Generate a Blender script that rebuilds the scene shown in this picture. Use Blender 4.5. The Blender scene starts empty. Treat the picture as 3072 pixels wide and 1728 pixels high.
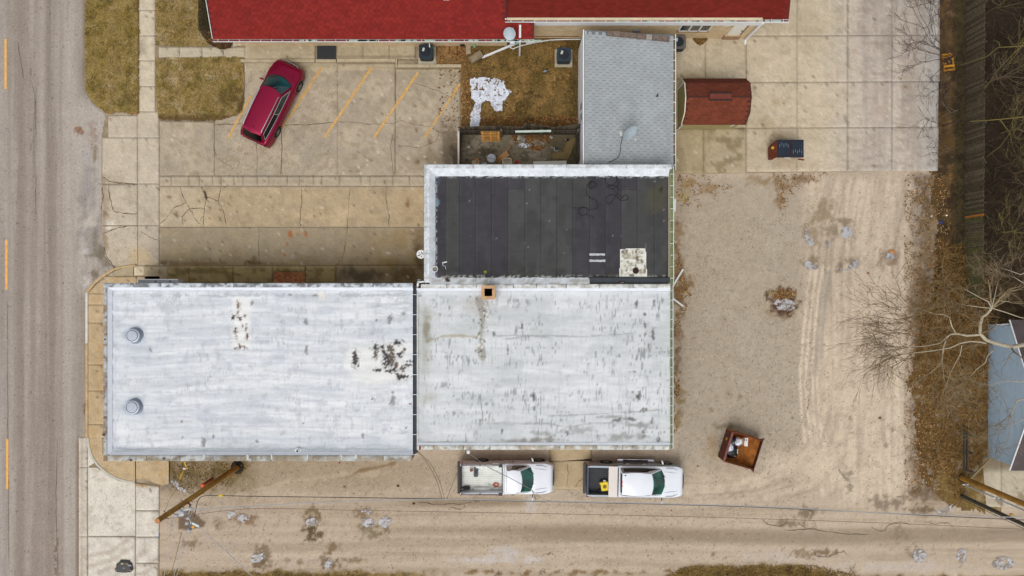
import bpy,math,random
import numpy as np
from mathutils import Vector,Matrix,Euler

# ---------------------------------------------------------------- camera, sky, sun, exposure
scn = bpy.context.scene
COL = scn.collection
R = math.radians
H = 44.0                      # height of the camera above the ground
cam = bpy.data.objects.new('camera',bpy.data.cameras.new('camera'))
COL.objects.link(cam)
cam.location = (0,0,H)
cam.rotation_euler = (0,0,0)
cam.data.sensor_width = 36
cam.data.lens = 36 * H / 64.0
cam.data.clip_end = 2000
scn.camera = cam

SUN_EL,SUN_AZ = 62,200      # azimuth measured clockwise from north (+Y)
w = bpy.data.worlds.new('World'); scn.world = w; w.use_nodes = True
nt = w.node_tree; nt.nodes.clear()
sky = nt.nodes.new('ShaderNodeTexSky'); sky.sky_type = 'NISHITA'; sky.sun_disc = False
sky.sun_elevation = R(SUN_EL); sky.sun_rotation = R(SUN_AZ)
sky.air_density = 1.0; sky.dust_density = 3.0; sky.ozone_density = 1.0
hsv = nt.nodes.new('ShaderNodeHueSaturation'); hsv.inputs['Saturation'].default_value = 0.12
bg = nt.nodes.new('ShaderNodeBackground'); bg.inputs['Strength'].default_value = 0.15
out = nt.nodes.new('ShaderNodeOutputWorld')
nt.links.new(sky.outputs[0],hsv.inputs['Color']); nt.links.new(hsv.outputs[0],bg.inputs['Color'])
nt.links.new(bg.outputs[0],out.inputs['Surface'])

sl = bpy.data.lights.new('sun','SUN'); sl.energy = 1.15; sl.angle = R(36); sl.color = (1,.965,.91)
so = bpy.data.objects.new('sun',sl); COL.objects.link(so); so.location = (0,0,60)
az = R(SUN_AZ); el = R(SUN_EL)
sdir = Vector((math.sin(az) * math.cos(el),math.cos(az) * math.cos(el),math.sin(el)))
so.rotation_euler = sdir.to_track_quat('Z','Y').to_euler()

scn.view_settings.view_transform = 'Standard'; scn.view_settings.look = 'None'
scn.view_settings.gamma = 1; scn.view_settings.use_curve_mapping = False
scn.view_settings.exposure = -0.08

# ---------------------------------------------------------------- helpers
rnd = random.Random(7)
def lin(c):
    c = c / 255.0
    return c / 12.92 if c <= .04045 else ((c + .055) / 1.055) ** 2.4
def S(r,g,b): return (lin(r),lin(g),lin(b))
def at(u,v,h=0.0):
    """a spot seen at photo pixel (u, v) of the 3072 x 1728 picture and standing h metres up"""
    k = (H - h) / H / 48.0
    return ((u - 1536) * k,(864 - v) * k,h)
def XY(u,v,h=0.0): return at(u,v,h)[:2]

_T = {}
def _tab(seed):
    if seed not in _T: _T[seed] = np.random.RandomState(seed).rand(256,256)
    return _T[seed]
def vn(x,y,seed=0):
    T = _tab(seed); xf = np.floor(x); yf = np.floor(y)
    fx = x - xf; fy = y - yf; xi = xf.astype(np.int64) & 255; yi = yf.astype(np.int64) & 255
    fx = fx * fx * (3 - 2 * fx); fy = fy * fy * (3 - 2 * fy)
    x1 = (xi + 1) & 255; y1 = (yi + 1) & 255
    return (T[xi,yi] * (1 - fx) + T[x1,yi] * fx) * (1 - fy) + (T[xi,y1] * (1 - fx) + T[x1,y1] * fx) * fy
def fbm(x,y,seed=0,o=4,g=.55):
    s = 0; a = 1; t = 0
    for k in range(o):
        s = s + a * vn(x * 2 ** k + 17.3 * k,y * 2 ** k + 9.1 * k,seed + k); t += a; a *= g
    return s / t
def ss(a,b,x):
    t = np.clip((x - a) / (b - a + 1e-9),0,1); return t * t * (3 - 2 * t)
def inpoly(u,v,P):
    ins = np.zeros(u.shape,bool); n = len(P)
    for i in range(n):
        x0,y0 = P[i]; x1,y1 = P[(i + 1) % n]
        if y0 == y1: continue
        c = ((y0 > v) != (y1 > v)) & (u < (x1 - x0) * (v - y0) / (y1 - y0) + x0)
        ins ^= c
    return ins
def segdist(u,v,P,closed=False):
    d = np.full(u.shape,1e9); n = len(P)
    for i in range(n if closed else n - 1):
        x0,y0 = P[i]; x1,y1 = P[(i + 1) % n]; dx,dy = x1 - x0,y1 - y0
        t = np.clip(((u - x0) * dx + (v - y0) * dy) / (dx * dx + dy * dy + 1e-9),0,1)
        d = np.minimum(d,np.hypot(u - x0 - t * dx,v - y0 - t * dy))
    return d

class Paint:
    """colours the vertices of a sheet; coordinates in photo pixels at the sheet's height"""
    def __init__(s,x,y,h=0.0):
        k = 48.0 * H / (H - h)
        s.u = 1536 + x * k; s.v = 864 - y * k; s.c = np.zeros((len(x),3))
    def fill(s,c): s.c[:] = S(*c); return s
    def mix(s,m,c,a=1.0):
        m = np.clip(m,0,1)[:,None] * a
        s.c = s.c * (1 - m) + np.array(S(*c)) * m; return s
    def mul(s,f): s.c = s.c * f[:,None]; return s
    def fb(s,su,sv,seed,lo,hi,c,a=1.0,o=4):
        return s.mix(ss(lo,hi,fbm(s.u / su,s.v / sv,seed,o)),c,a)
    def vary(s,su,sv,seed,amt,o=4):
        return s.mul(1 + (fbm(s.u / su,s.v / sv,seed,o) - .5) * 2 * amt)
    def blob(s,cu,cv,ru,rv,c,a=1.0,rough=.6,soft=.5,rot=0,seed=3,ns=None):
        du = s.u - cu; dv = s.v - cv
        near = (np.abs(du) < 3 * max(ru,rv)) & (np.abs(dv) < 3 * max(ru,rv))
        if not near.any(): return s
        idx = np.nonzero(near)[0]; du = du[idx]; dv = dv[idx]
        cr,sr = math.cos(R(rot)),math.sin(R(rot))
        a_,b_ = du * cr + dv * sr,-du * sr + dv * cr
        ns = ns or min(ru,rv) * .9
        d = np.hypot(a_ / ru,b_ / rv) + (fbm(s.u[idx] / ns,s.v[idx] / ns,seed,4) - .5) * 2 * rough
        m = (1 - ss(1 - soft,1,d))[:,None] * a
        s.c[idx] = s.c[idx] * (1 - m) + np.array(S(*c)) * m
        return s
    def line(s,P,wd,c,a=1.0,soft=.6,rough=.3,seed=5):
        d = segdist(s.u,s.v,P) / wd + (fbm(s.u / (wd * 2 + 4),s.v / (wd * 2 + 4),seed,3) - .5) * 2 * rough
        return s.mix(1 - ss(1 - soft,1,d),c,a)
    def poly(s,P,c,a=1.0,soft=6,rough=6,seed=6,ns=20):
        wu = (fbm(s.u / ns,s.v / ns,seed) - .5) * 2 * rough; wv = (fbm(s.u / ns,s.v / ns,seed + 9) - .5) * 2 * rough
        u = s.u + wu; v = s.v + wv
        ins = inpoly(u,v,P); d = segdist(u,v,P,True)
        m = np.where(ins,ss(-soft,soft,d),ss(-soft,soft,-d))
        return s.mix(m,c,a)

def wloc(o):
    p = Vector((0,0,0))
    while o is not None: p += o.location; o = o.parent
    return p
def link(name,mesh,parent=None):
    o = bpy.data.objects.new(name,mesh); COL.objects.link(o)
    if parent is not None: o.parent = parent
    return o
def tag(o,label=None,cat=None,group=None,kind=None):
    if label: o['label'] = label
    if cat: o['category'] = cat
    if group: o['group'] = group
    if kind: o['kind'] = kind
    return o
def thing(name,label,cat,loc=(0,0,0),rz=0,group=None):
    o = bpy.data.objects.new(name,None); COL.objects.link(o)
    o.location = loc; o.rotation_euler = (0,0,rz); o.empty_display_size = .3
    return tag(o,label,cat,group)
def setting(name,loc=(0,0,0)):
    o = bpy.data.objects.new(name,None); COL.objects.link(o); o.location = loc; o['kind'] = 'structure'
    return o

def fast_mesh(name,V,F,C=None,smooth=False):
    V = np.asarray(V,np.float32); F = np.asarray(F,np.int32)
    me = bpy.data.meshes.new(name); k = F.shape[1]
    me.vertices.add(len(V)); me.vertices.foreach_set('co',V.ravel())
    me.loops.add(F.size); me.loops.foreach_set('vertex_index',F.ravel())
    me.polygons.add(len(F)); me.polygons.foreach_set('loop_start',np.arange(0,F.size,k,dtype=np.int32))
    try: me.polygons.foreach_set('loop_total',np.full(len(F),k,np.int32))
    except Exception: pass
    me.update(calc_edges=True)
    if C is not None:
        at_ = me.color_attributes.new('Col','FLOAT_COLOR','POINT')
        C4 = np.ones((len(V),4),np.float32); C4[:,:3] = C; at_.data.foreach_set('color',C4.ravel())
    if smooth: me.polygons.foreach_set('use_smooth',np.ones(len(F),bool))
    me.validate()
    return me

def sheet(name,xs,ys,z,paint,mat,mask=None,h=None,zf=None,parent=None,smooth=True):
    """a level sheet over the grid xs x ys, coloured by paint(Paint), cut by mask(u, v)"""
    h = z if h is None else h
    X,Y = np.meshgrid(xs,ys); nx = len(xs); x = X.ravel(); y = Y.ravel()
    i = np.arange(len(ys) - 1)[:,None] * nx + np.arange(nx - 1)[None]
    F = np.stack([i,i + 1,i + 1 + nx,i + nx],-1).reshape(-1,4)
    k = 48.0 * H / (H - h)
    if mask is not None:
        cx = x[F].mean(1); cy = y[F].mean(1)
        F = F[mask(1536 + cx * k,864 - cy * k)]
        used = np.unique(F); mp = np.full(len(x),-1); mp[used] = np.arange(len(used))
        F = mp[F]; x = x[used]; y = y[used]
    p = Paint(x,y,h); paint(p)
    zz = np.full(len(x),float(z))
    if zf is not None: zz = zz + zf(p.u,p.v)
    o0 = wloc(parent)
    V = np.stack([x - o0.x,y - o0.y,zz - o0.z],1)
    me = fast_mesh(name,V,F,np.clip(p.c,.002,.95),smooth); me.materials.append(mat)
    return link(name,me,parent)
def axis(a,b,step,lo=None,hi=None,coarse=3.0):
    """fine spacing between a and b, coarse outside it out to lo and hi"""
    m = list(np.arange(a,b + step * .5,step))
    if lo is not None:
        L = []; x = a; st = step
        while x > lo: st = min(st * 1.5,coarse if x > lo + 250 or abs(lo) < 80 else 40); x -= st; L.append(x)
        m = L[::-1] + m
    if hi is not None:
        x = m[-1]; st = step
        while x < hi: st = min(st * 1.5,coarse if abs(hi) < 80 else 40); x += st; m.append(x)
    return np.array(m)

class MB:
    def __init__(s): s.v = []; s.f = []; s.c = []
    def add(s,vs,fs,col=None):
        n = len(s.v); s.v += [tuple(p) for p in vs]; s.f += [tuple(i + n for i in f) for f in fs]
        if col is not None: s.c += [col] * len(vs)
        return s
    def box(s,x0,x1,y0,y1,z0,z1,col=None):
        v = [(x0,y0,z0),(x1,y0,z0),(x1,y1,z0),(x0,y1,z0),(x0,y0,z1),(x1,y0,z1),(x1,y1,z1),(x0,y1,z1)]
        return s.add(v,[(0,3,2,1),(4,5,6,7),(0,1,5,4),(1,2,6,5),(2,3,7,6),(3,0,4,7)],col)
    def obox(s,M,sx,sy,sz,col=None):
        """box of size sx, sy, sz centred on the matrix M"""
        v = [M @ Vector((a * sx / 2,b * sy / 2,c * sz / 2)) for c in (-1,1) for a,b in ((-1,-1),(1,-1),(1,1),(-1,1))]
        return s.add(v,[(0,3,2,1),(4,5,6,7),(0,1,5,4),(1,2,6,5),(2,3,7,6),(3,0,4,7)],col)
    def bar(s,p,q,wd,ht,col=None,up=(0,0,1)):
        p = Vector(p); q = Vector(q); d = q - p; L = d.length; d.normalize()
        u = Vector(up); sd = d.cross(u)
        if sd.length < 1e-4: sd = d.cross(Vector((1,0,0)))
        sd.normalize(); u = sd.cross(d)
        M = Matrix((( d.x,sd.x,u.x,(p.x + q.x) / 2),(d.y,sd.y,u.y,(p.y + q.y) / 2),(d.z,sd.z,u.z,(p.z + q.z) / 2),(0,0,0,1)))
        return s.obox(M,L,wd,ht,col)
    def tube(s,P,r,n=6,col=None,cap=True):
        P = [Vector(p) for p in P]; m = len(P)
        rr = r if isinstance(r,(list,tuple)) else [r] * m
        vs = []; fs = []; ref = None
        for i,p in enumerate(P):
            d = (P[min(i + 1,m - 1)] - P[max(i - 1,0)]).normalized()
            if ref is None:
                ref = d.cross(Vector((0,0,1)))
                if ref.length < .1: ref = d.cross(Vector((1,0,0)))
            ref = (ref - d * ref.dot(d)).normalized(); b = d.cross(ref)
            for k in range(n):
                a = 2 * math.pi * k / n; vs.append(p + (ref * math.cos(a) + b * math.sin(a)) * rr[i])
        for i in range(m - 1):
            for k in range(n):
                fs.append((i * n + k,i * n + (k + 1) % n,(i + 1) * n + (k + 1) % n,(i + 1) * n + k))
        if cap: fs += [tuple(range(n))[::-1],tuple((m - 1) * n + k for k in range(n))]
        return s.add(vs,fs,col)
    def lathe(s,c,prof,n=24,col=None,ax='z'):
        vs = []; fs = []
        for (r,z) in prof:
            for k in range(n):
                a = 2 * math.pi * k / n; x,y = r * math.cos(a),r * math.sin(a)
                vs.append((c[0] + x,c[1] + y,c[2] + z) if ax == 'z' else ((c[0] + x,c[1] + z,c[2] + y) if ax == 'y' else (c[0] + z,c[1] + x,c[2] + y)))
        for i in range(len(prof) - 1):
            for k in range(n):
                fs.append((i * n + k,i * n + (k + 1) % n,(i + 1) * n + (k + 1) % n,(i + 1) * n + k))
        fs += [tuple(range(n))[::-1],tuple((len(prof) - 1) * n + k for k in range(n))]
        return s.add(vs,fs,col)
    def prism(s,P,z0,z1,col=None):
        n = len(P); vs = [(x,y,z0) for x,y in P] + [(x,y,z1) for x,y in P]
        return s.add(vs,[tuple(range(n))[::-1],tuple(range(n,2 * n))] + [(i,(i + 1) % n,n + (i + 1) % n,n + i) for i in range(n)],col)
    def quad(s,a,b,c,d,col=None): return s.add([a,b,c,d],[(0,1,2,3)],col)
    def grid(s,G,col=None,closed=False):
        """G rows of points"""
        n = len(G[0]); vs = [p for r_ in G for p in r_]; fs = []
        for i in range(len(G) - 1):
            for k in range(n if closed else n - 1):
                fs.append((i * n + k,i * n + (k + 1) % n,(i + 1) * n + (k + 1) % n,(i + 1) * n + k))
        return s.add(vs,fs,col)
    def mesh(s,name,off=Vector((0,0,0)),smooth=False,ang=35):
        me = bpy.data.meshes.new(name)
        me.from_pydata([(x - off[0],y - off[1],z - off[2]) for x,y,z in s.v],[],s.f)
        if s.c and len(s.c) == len(s.v):
            a = me.color_attributes.new('Col','FLOAT_COLOR','POINT')
            a.data.foreach_set('color',np.array([tuple(c[:3]) + (1,) for c in s.c],np.float32).ravel())
        me.validate(); me.update()
        if smooth:
            me.polygons.foreach_set('use_smooth',[True] * len(me.polygons))
            try: me.set_sharp_from_angle(angle=R(ang))
            except Exception: pass
        return me
    def build(s,name,mat,parent=None,local=False,smooth=False,ang=35,bevel=0):
        me = s.mesh(name,Vector((0,0,0)) if local else wloc(parent),smooth,ang)
        if mat: me.materials.append(mat)
        o = link(name,me,parent)
        if bevel:
            b = o.modifiers.new('bevel','BEVEL'); b.width = bevel; b.segments = 2; b.limit_method = 'ANGLE'
        return o

# ---------------------------------------------------------------- materials
_M = {}
def mat(name,rgb=(128,128,128),rough=.7,metal=0.0,var=.12,vs=3.0,fine=.0,fs=60.0,bump=.0,bs=60.0,
        speck=None,attr=False,coat=0.0,spec=.5,trans=0.0,streak=None,bricks=None):
    if name in _M: return _M[name]
    m = bpy.data.materials.new(name); m.use_nodes = True; nt = m.node_tree; N = nt.nodes; L = nt.links
    b = N['Principled BSDF']
    b.inputs['Roughness'].default_value = rough; b.inputs['Metallic'].default_value = metal
    b.inputs['Specular IOR Level'].default_value = spec
    if coat: b.inputs['Coat Weight'].default_value = coat; b.inputs['Coat Roughness'].default_value = .06
    if trans: b.inputs['Transmission Weight'].default_value = trans
    geo = N.new('ShaderNodeNewGeometry')
    if attr:
        a = N.new('ShaderNodeAttribute'); a.attribute_name = 'Col'; cur = a.outputs['Color']
    else:
        c = N.new('ShaderNodeRGB'); c.outputs[0].default_value = (*S(*rgb),1); cur = c.outputs[0]
    if bricks:
        bt = N.new('ShaderNodeTexBrick'); mp = N.new('ShaderNodeMapping'); cx = N.new('ShaderNodeSeparateXYZ'); cb = N.new('ShaderNodeCombineXYZ')
        ad = N.new('ShaderNodeMath'); ad.operation = 'ADD'
        L.new(geo.outputs['Position'],cx.inputs[0]); L.new(cx.outputs[0],ad.inputs[0]); L.new(cx.outputs[1],ad.inputs[1])
        L.new(ad.outputs[0],cb.inputs[0]); L.new(cx.outputs[2],cb.inputs[1]); L.new(cb.outputs[0],bt.inputs['Vector'])
        bt.inputs['Color1'].default_value = (*S(*bricks[0]),1); bt.inputs['Color2'].default_value = (*S(*bricks[1]),1)
        bt.inputs['Mortar'].default_value = (*S(*bricks[2]),1)
        bt.inputs['Scale'].default_value = 1; bt.inputs['Brick Width'].default_value = bricks[3]; bt.inputs['Row Height'].default_value = bricks[4]
        bt.inputs['Mortar Size'].default_value = .008; cur = bt.outputs['Color']
    def noise(sc,det=4,scale_vec=None):
        n = N.new('ShaderNodeTexNoise'); n.inputs['Scale'].default_value = sc; n.inputs['Detail'].default_value = det
        if scale_vec:
            mp = N.new('ShaderNodeMapping'); mp.inputs['Scale'].default_value = scale_vec
            L.new(geo.outputs['Position'],mp.inputs[0]); L.new(mp.outputs[0],n.inputs['Vector'])
        else: L.new(geo.outputs['Position'],n.inputs['Vector'])
        return n.outputs['Fac']
    def modulate(cur,fac,amt):
        mr = N.new('ShaderNodeMapRange'); mr.inputs['From Min'].default_value = .3; mr.inputs['From Max'].default_value = .7
        mr.inputs['To Min'].default_value = 1 - amt; mr.inputs['To Max'].default_value = 1 + amt
        L.new(fac,mr.inputs['Value'])
        vm = N.new('ShaderNodeVectorMath'); vm.operation = 'SCALE'; L.new(cur,vm.inputs[0]); L.new(mr.outputs[0],vm.inputs['Scale'])
        return vm.outputs[0]
    if var: cur = modulate(cur,noise(vs,5),var)
    if fine: cur = modulate(cur,noise(fs,2),fine)
    if streak: cur = modulate(cur,noise(1.0,4,streak[0]),streak[1])
    if speck:
        n = N.new('ShaderNodeTexNoise'); n.inputs['Scale'].default_value = speck[0]; n.inputs['Detail'].default_value = 3
        L.new(geo.outputs['Position'],n.inputs['Vector'])
        mr = N.new('ShaderNodeMapRange'); mr.inputs['From Min'].default_value = speck[1]; mr.inputs['From Max'].default_value = speck[1] + .05
        L.new(n.outputs['Fac'],mr.inputs['Value'])
        mx = N.new('ShaderNodeMix'); mx.data_type = 'RGBA'
        sc = N.new('ShaderNodeMath'); sc.operation = 'MULTIPLY'; sc.inputs[1].default_value = speck[3]
        L.new(mr.outputs[0],sc.inputs[0]); L.new(sc.outputs[0],mx.inputs[0]); L.new(cur,mx.inputs[6]); mx.inputs[7].default_value = (*S(*speck[2]),1)
        cur = mx.outputs[2]
    L.new(cur,b.inputs['Base Color'])
    if bump:
        bp = N.new('ShaderNodeBump'); bp.inputs['Strength'].default_value = bump; bp.inputs['Distance'].default_value = .02
        L.new(noise(bs,4),bp.inputs['Height']); L.new(bp.outputs[0],b.inputs['Normal'])
    _M[name] = m
    return m

m_gravel = mat('gravel_mix',attr=True,rough=.95,var=.03,vs=1.3,fine=.10,fs=22,bump=.5,bs=35,speck=(16,.62,(105,92,74),.35))
m_asphalt = mat('worn_asphalt',attr=True,rough=.9,var=.05,vs=.8,fine=.15,fs=16,bump=.3,bs=50,speck=(13,.69,(90,82,74),.5),streak=((6,.25,1),.05))
m_conc = mat('concrete',attr=True,rough=.9,var=.07,vs=1.6,fine=.13,fs=15,bump=.2,bs=60,speck=(9,.68,(112,98,74),.55))
m_grass = mat('dry_turf',attr=True,rough=1,var=.2,vs=1.4,fine=.32,fs=11,bump=.8,bs=20)
m_soil = mat('soil',attr=True,rough=1,var=.2,vs=1.2,fine=.3,fs=10,bump=.8,bs=16)
m_roofpaint = mat('white_roof_coating',attr=True,rough=.75,var=.03,vs=.7,fine=.035,fs=14,bump=.25,bs=6,spec=.25)
m_dark = mat('joint_dirt',(146,130,106),.95,var=.2)
m_crack = mat('crack_dirt',(92,76,56),1,var=.35,vs=4)
m_yellow = mat('road_paint_yellow',(228,170,88),.8,var=.12,vs=4,fine=.1,fs=20,speck=(9,.64,(160,140,116),.8))
m_yellow_worn = mat('worn_yellow_paint',(204,160,92),.8,speck=(7,.58,(176,158,132),.9),var=.18,vs=5,fine=.2,fs=16)
m_white = mat('white_painted_metal',(222,224,226),.45,var=.04)
m_whited = mat('dirty_white_metal',(196,198,194),.5,var=.12)
m_green = mat('pale_green_gutter',(150,170,140),.55,var=.15,vs=6)
m_green2 = mat('mossy_gutter_inside',(112,128,84),.8,var=.3,vs=5)
m_dkmetal = mat('dark_metal',(38,40,44),.4,metal=.3,var=.15)
m_black = mat('black_rubber',(24,24,26),.75,var=.2)
m_glass = mat('tinted_glass',(10,30,30),.06,var=.0,spec=.9,coat=.6)
m_ice = mat('ice',attr=True,rough=.55,var=.05,vs=6,fine=.10,fs=18,spec=.5)
m_leaf = mat('fallen_leaf',attr=True,rough=.9,var=.1)
m_bark = mat('brown_bark',(104,84,60),.95,var=.25,vs=3)
m_vc = mat('plain_coloured',attr=True,rough=.7,var=.08,fine=.05,fs=20)
m_wood = mat('raw_wood',attr=True,rough=.85,var=.15,vs=3,streak=((2,14,1),.12))
m_rust = mat('rusted_steel',attr=True,rough=.85,var=.3,vs=4,fine=.2,fs=12)
# ================================================================ GROUND
def paint_ground(p):
    u,v = p.u,p.v
    p.fill((180,163,142))
    p.fb(150,150,11,.42,.62,(190,173,152),.8)
    p.fb(60,60,12,.5,.7,(168,153,134),.35)
    # left, quieter part of the lot: grey brown loose gravel
    m = ss(2010,2040,u) * (1 - ss(2370,2450,u)) * ss(515,560,v) * (1 - ss(1380,1440,v))
    p.mix(m,(168,155,137),.8); p.mix(m * ss(.45,.65,fbm(u / 70,v / 70,14)),(178,165,147),.5)
    # tyre-worn band running south
    m = ss(2380,2480,u + (fbm(u / 60,v / 60,2) - .5) * 60) * (1 - ss(2715,2775,u + (fbm(u / 40,v / 40,3) - .5) * 30)) * ss(510,560,v) * (1 - ss(1480,1560,v))
    p.mix(m,(199,181,159),.8)
    st = fbm((u - (v - 900) * -.12 * ss(900,500,v)) / 13,v / 260,21,3)
    p.mix(m * ss(.5,.68,st),(168,153,135),.7); p.mix(m * ss(.5,.3,st),(214,197,175),.6)
    for x0,x1 in ((2408,2400),(2425,2417),(2441,2436),(2458,2452)):
        p.line([(x0 + 28,800),(x0 + 14,880),(x0 + 2,1000),(x1,1130),(x1 + 4,1230),(x1 + 16,1330)],6,(222,205,182),.75,rough=.5,soft=.9)
    p.line([(2484,820),(2470,900),(2462,1000),(2450,1120)],13,(160,150,137),.6,rough=.5)
    for x,a,b in ((2530,540,1100),(2565,700,1250),(2610,520,800),(2650,850,1300),(2690,560,1000),(2590,1000,1400),(2510,900,1300)):
        p.line([(x,a),(x + 6,(a + b) / 2),(x - 8,b)],6,(166,150,134),.42,rough=.8,soft=.9)
    for x,a,b in ((2730,540,900),(2635,620,1000),(2548,1050,1380),(2700,1000,1400),(2480,1150,1420)):
        p.line([(x,a),(x - 3,(a + b) / 2),(x + 4,b)],9,(212,194,170),.6,rough=.8,soft=.9)
    # swirling turn from the lot into the alley
    for k in range(9):
        r0 = 150 + k * 22
        o_ = k * 17 + (k % 3) * 7; P = [(2010 + o_,1452 + o_ * .45),(2180 + o_,1446 + o_ * .4),(2310 + o_,1400 + o_ * .4),(2385 + o_,1320 + o_ * .3),(2425 + o_ * .9,1220),(2440 + o_ * .8,1080)]
        p.line(P,5 + (k * 5) % 9,(204,186,163) if k % 2 else (164,148,130),.6,rough=.8,soft=.9,seed=400 + k)
    for k in range(6):
        P = [(2480 + k * 40,1200),(2500 + k * 46,1330),(2560 + k * 55,1440),(2660 + k * 60,1510)]
        p.line(P,8,(207,189,166) if k % 2 else (170,154,137),.4,rough=.9,soft=.9)
    for a in ((2440,1400,240,90),(2560,1200,130,200),(2640,1400,120,110),(2230,1440,180,34),(2600,900,110,220)): p.blob(*a,(208,190,167),.75,.7,.95,seed=30,ns=60)
    # brown, leafy fringes
    for a in [(2062,548,34,22,(150,122,78)),(2048,590,30,26,(158,140,84)),(2120,560,34,18,(144,112,74)),
              (2345,560,36,34,(124,96,62)),(2410,536,60,14,(118,92,60)),(2340,600,22,30,(130,100,62)),
              (2275,545,40,22,(146,122,88)),(2035,700,18,60,(128,98,54)),(2038,790,22,70,(124,94,50)),
              (2052,850,36,36,(118,88,44)),(2040,880,30,40,(112,82,40)),(2040,930,20,40,(122,94,52)),(2034,1010,16,50,(120,92,54)),
              (2032,1090,15,60,(104,84,48)),(2040,1180,22,60,(132,110,66)),(2034,1260,14,40,(124,102,60))]:
        p.blob(*a[:4],a[4],.8,1.0,.8,seed=31,ns=14)
    p.blob(2350,925,62,40,(132,104,58),.6,.9,.8,seed=33,ns=13)
    m = ss(2712,2760,u + (fbm(u / 36,v / 60,41) - .5) * 70) * ss(515,530,v) * (1 - ss(1500,1560,v + (u - 2800) * .3))
    p.mix(m,(118,94,66),.85); p.mix(m * ss(.5,.65,fbm(u / 22,v / 40,42)),(160,148,138),.75); p.mix(m * ss(.55,.7,fbm(u / 12,v / 18,43)),(84,66,40),.7)
    # dark damp patches round the puddles of the lot
    for a in [(2470,640,50,62,(142,124,96)),(2500,690,24,40,(128,112,88)),(2440,700,40,60,(146,128,100)),(2436,784,40,24,(126,106,78)),
              (2560,785,50,20,(120,104,80)),(2520,800,24,20,(116,98,76)),(2664,772,40,40,(134,108,82)),(2540,664,34,18,(126,108,82))]:
        p.blob(*a[:4],a[4],.75,.9,.8,seed=35,ns=12)
    p.blob(2345,905,52,46,(76,48,26),.95,.8,.5,seed=36,ns=13); p.blob(2340,890,30,26,(120,78,44),.7,.9,.6,seed=37,ns=6)
    p.blob(2136,1330,26,56,(150,120,66),.55,.6,.9,seed=37); p.blob(2175,1278,50,14,(104,92,66),.7,.6,.9,seed=38); p.blob(2150,1360,40,30,(160,128,74),.5,.8,.9,seed=39)  # ochre and dark tints west and north of the open dumpster
    for a in [(2220,1190),(2190,1182),(2134,1230),(2550,1255),(2640,1255),(2680,1290),(2660,1335)]:
        p.blob(a[0],a[1],10,9,(128,106,80),.7,1,.7,seed=40,ns=6)
    # strip of thin turf between the building and the alley
    m = inpoly(u,v,[(505,1370),(960,1370),(880,1450),(700,1492),(640,1475),(560,1480),(500,1440)]).astype(float)
    d = segdist(u,v,[(505,1400),(700,1412)])
    m = ss(110,20,d + (fbm(u / 40,v / 40,44) - .5) * 70)
    p.mix(m,(118,98,60),.9); p.mix(m * ss(.5,.65,fbm(u / 10,v / 10,45)),(86,72,38),.7); p.mix(m * ss(.55,.7,fbm(u / 30,v / 30,46)),(156,138,110),.6)
    m = ss(1700,1000,u) * ss(1372,1385,v) * (1 - ss(1440,1500,v)) * ss(700,800,u)
    p.mix(m,(156,138,112),.6)
    p.line([(1040,1430),(1100,1408),(1180,1392)],8,(126,102,66),.8,rough=.8)
    p.line([(760,1470),(880,1445),(1010,1425),(1170,1420)],12,(188,170,146),.6,rough=.9,soft=.9)
    p.line([(600,1495),(800,1478),(1000,1490),(1290,1462)],12,(190,172,150),.5,rough=.9,soft=.9)
    p.fb(14,14,48,.58,.72,(150,132,108),.22); p.fb(34,34,47,.56,.70,(164,147,124),.22)
    # the alley: long east-west bands
    al = ss(1478,1520,v)
    st = fbm(u / 420,v / 15,51,3)
    p.mix(al,(182,164,143),.5); p.mix(al * ss(.52,.66,st),(156,139,118),.4); p.mix(al * ss(.48,.34,st),(194,177,156),.4)
    p.mix(ss(34,6,np.abs(v - 1606 - 6 * np.sin(u / 300))) * ss(1350,1700,u),(138,122,102),.75)
    p.mix(ss(22,4,np.abs(v - 1592)) * ss(1000,1300,u) * (1 - ss(1900,2300,u)),(146,128,106),.5)
    p.mix(ss(20,4,np.abs(v - 1506)) * ss(1150,1300,u) * (1 - ss(1550,1640,u)),(134,116,92),.7)
    p.blob(1500,1680,190,18,(196,188,184),.8,.7,.9,seed=52,ns=30); p.blob(1525,1657,60,26,(192,186,182),.6,.7,.9,seed=53)
    p.blob(1590,1520,26,44,(190,182,176),.6,.6,.9,seed=54); p.blob(880,1680,110,24,(186,172,162),.6,.8,.9,seed=55); p.blob(640,1640,160,40,(178,160,144),.7,.8,.9,seed=56)
    p.blob(600,1540,180,46,(176,160,146),.6,.8,.9,seed=57)
    p.blob(2360,1670,180,22,(196,182,170),.6,.8,.9,seed=58,ns=30); p.blob(2700,1700,260,20,(188,176,168),.6,.8,.9,seed=59,ns=30)
    p.mix(ss(20,4,np.abs(v - 1668)) * ss(500,600,u) * (1 - ss(1000,1100,u)),(194,176,156),.6)
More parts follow.
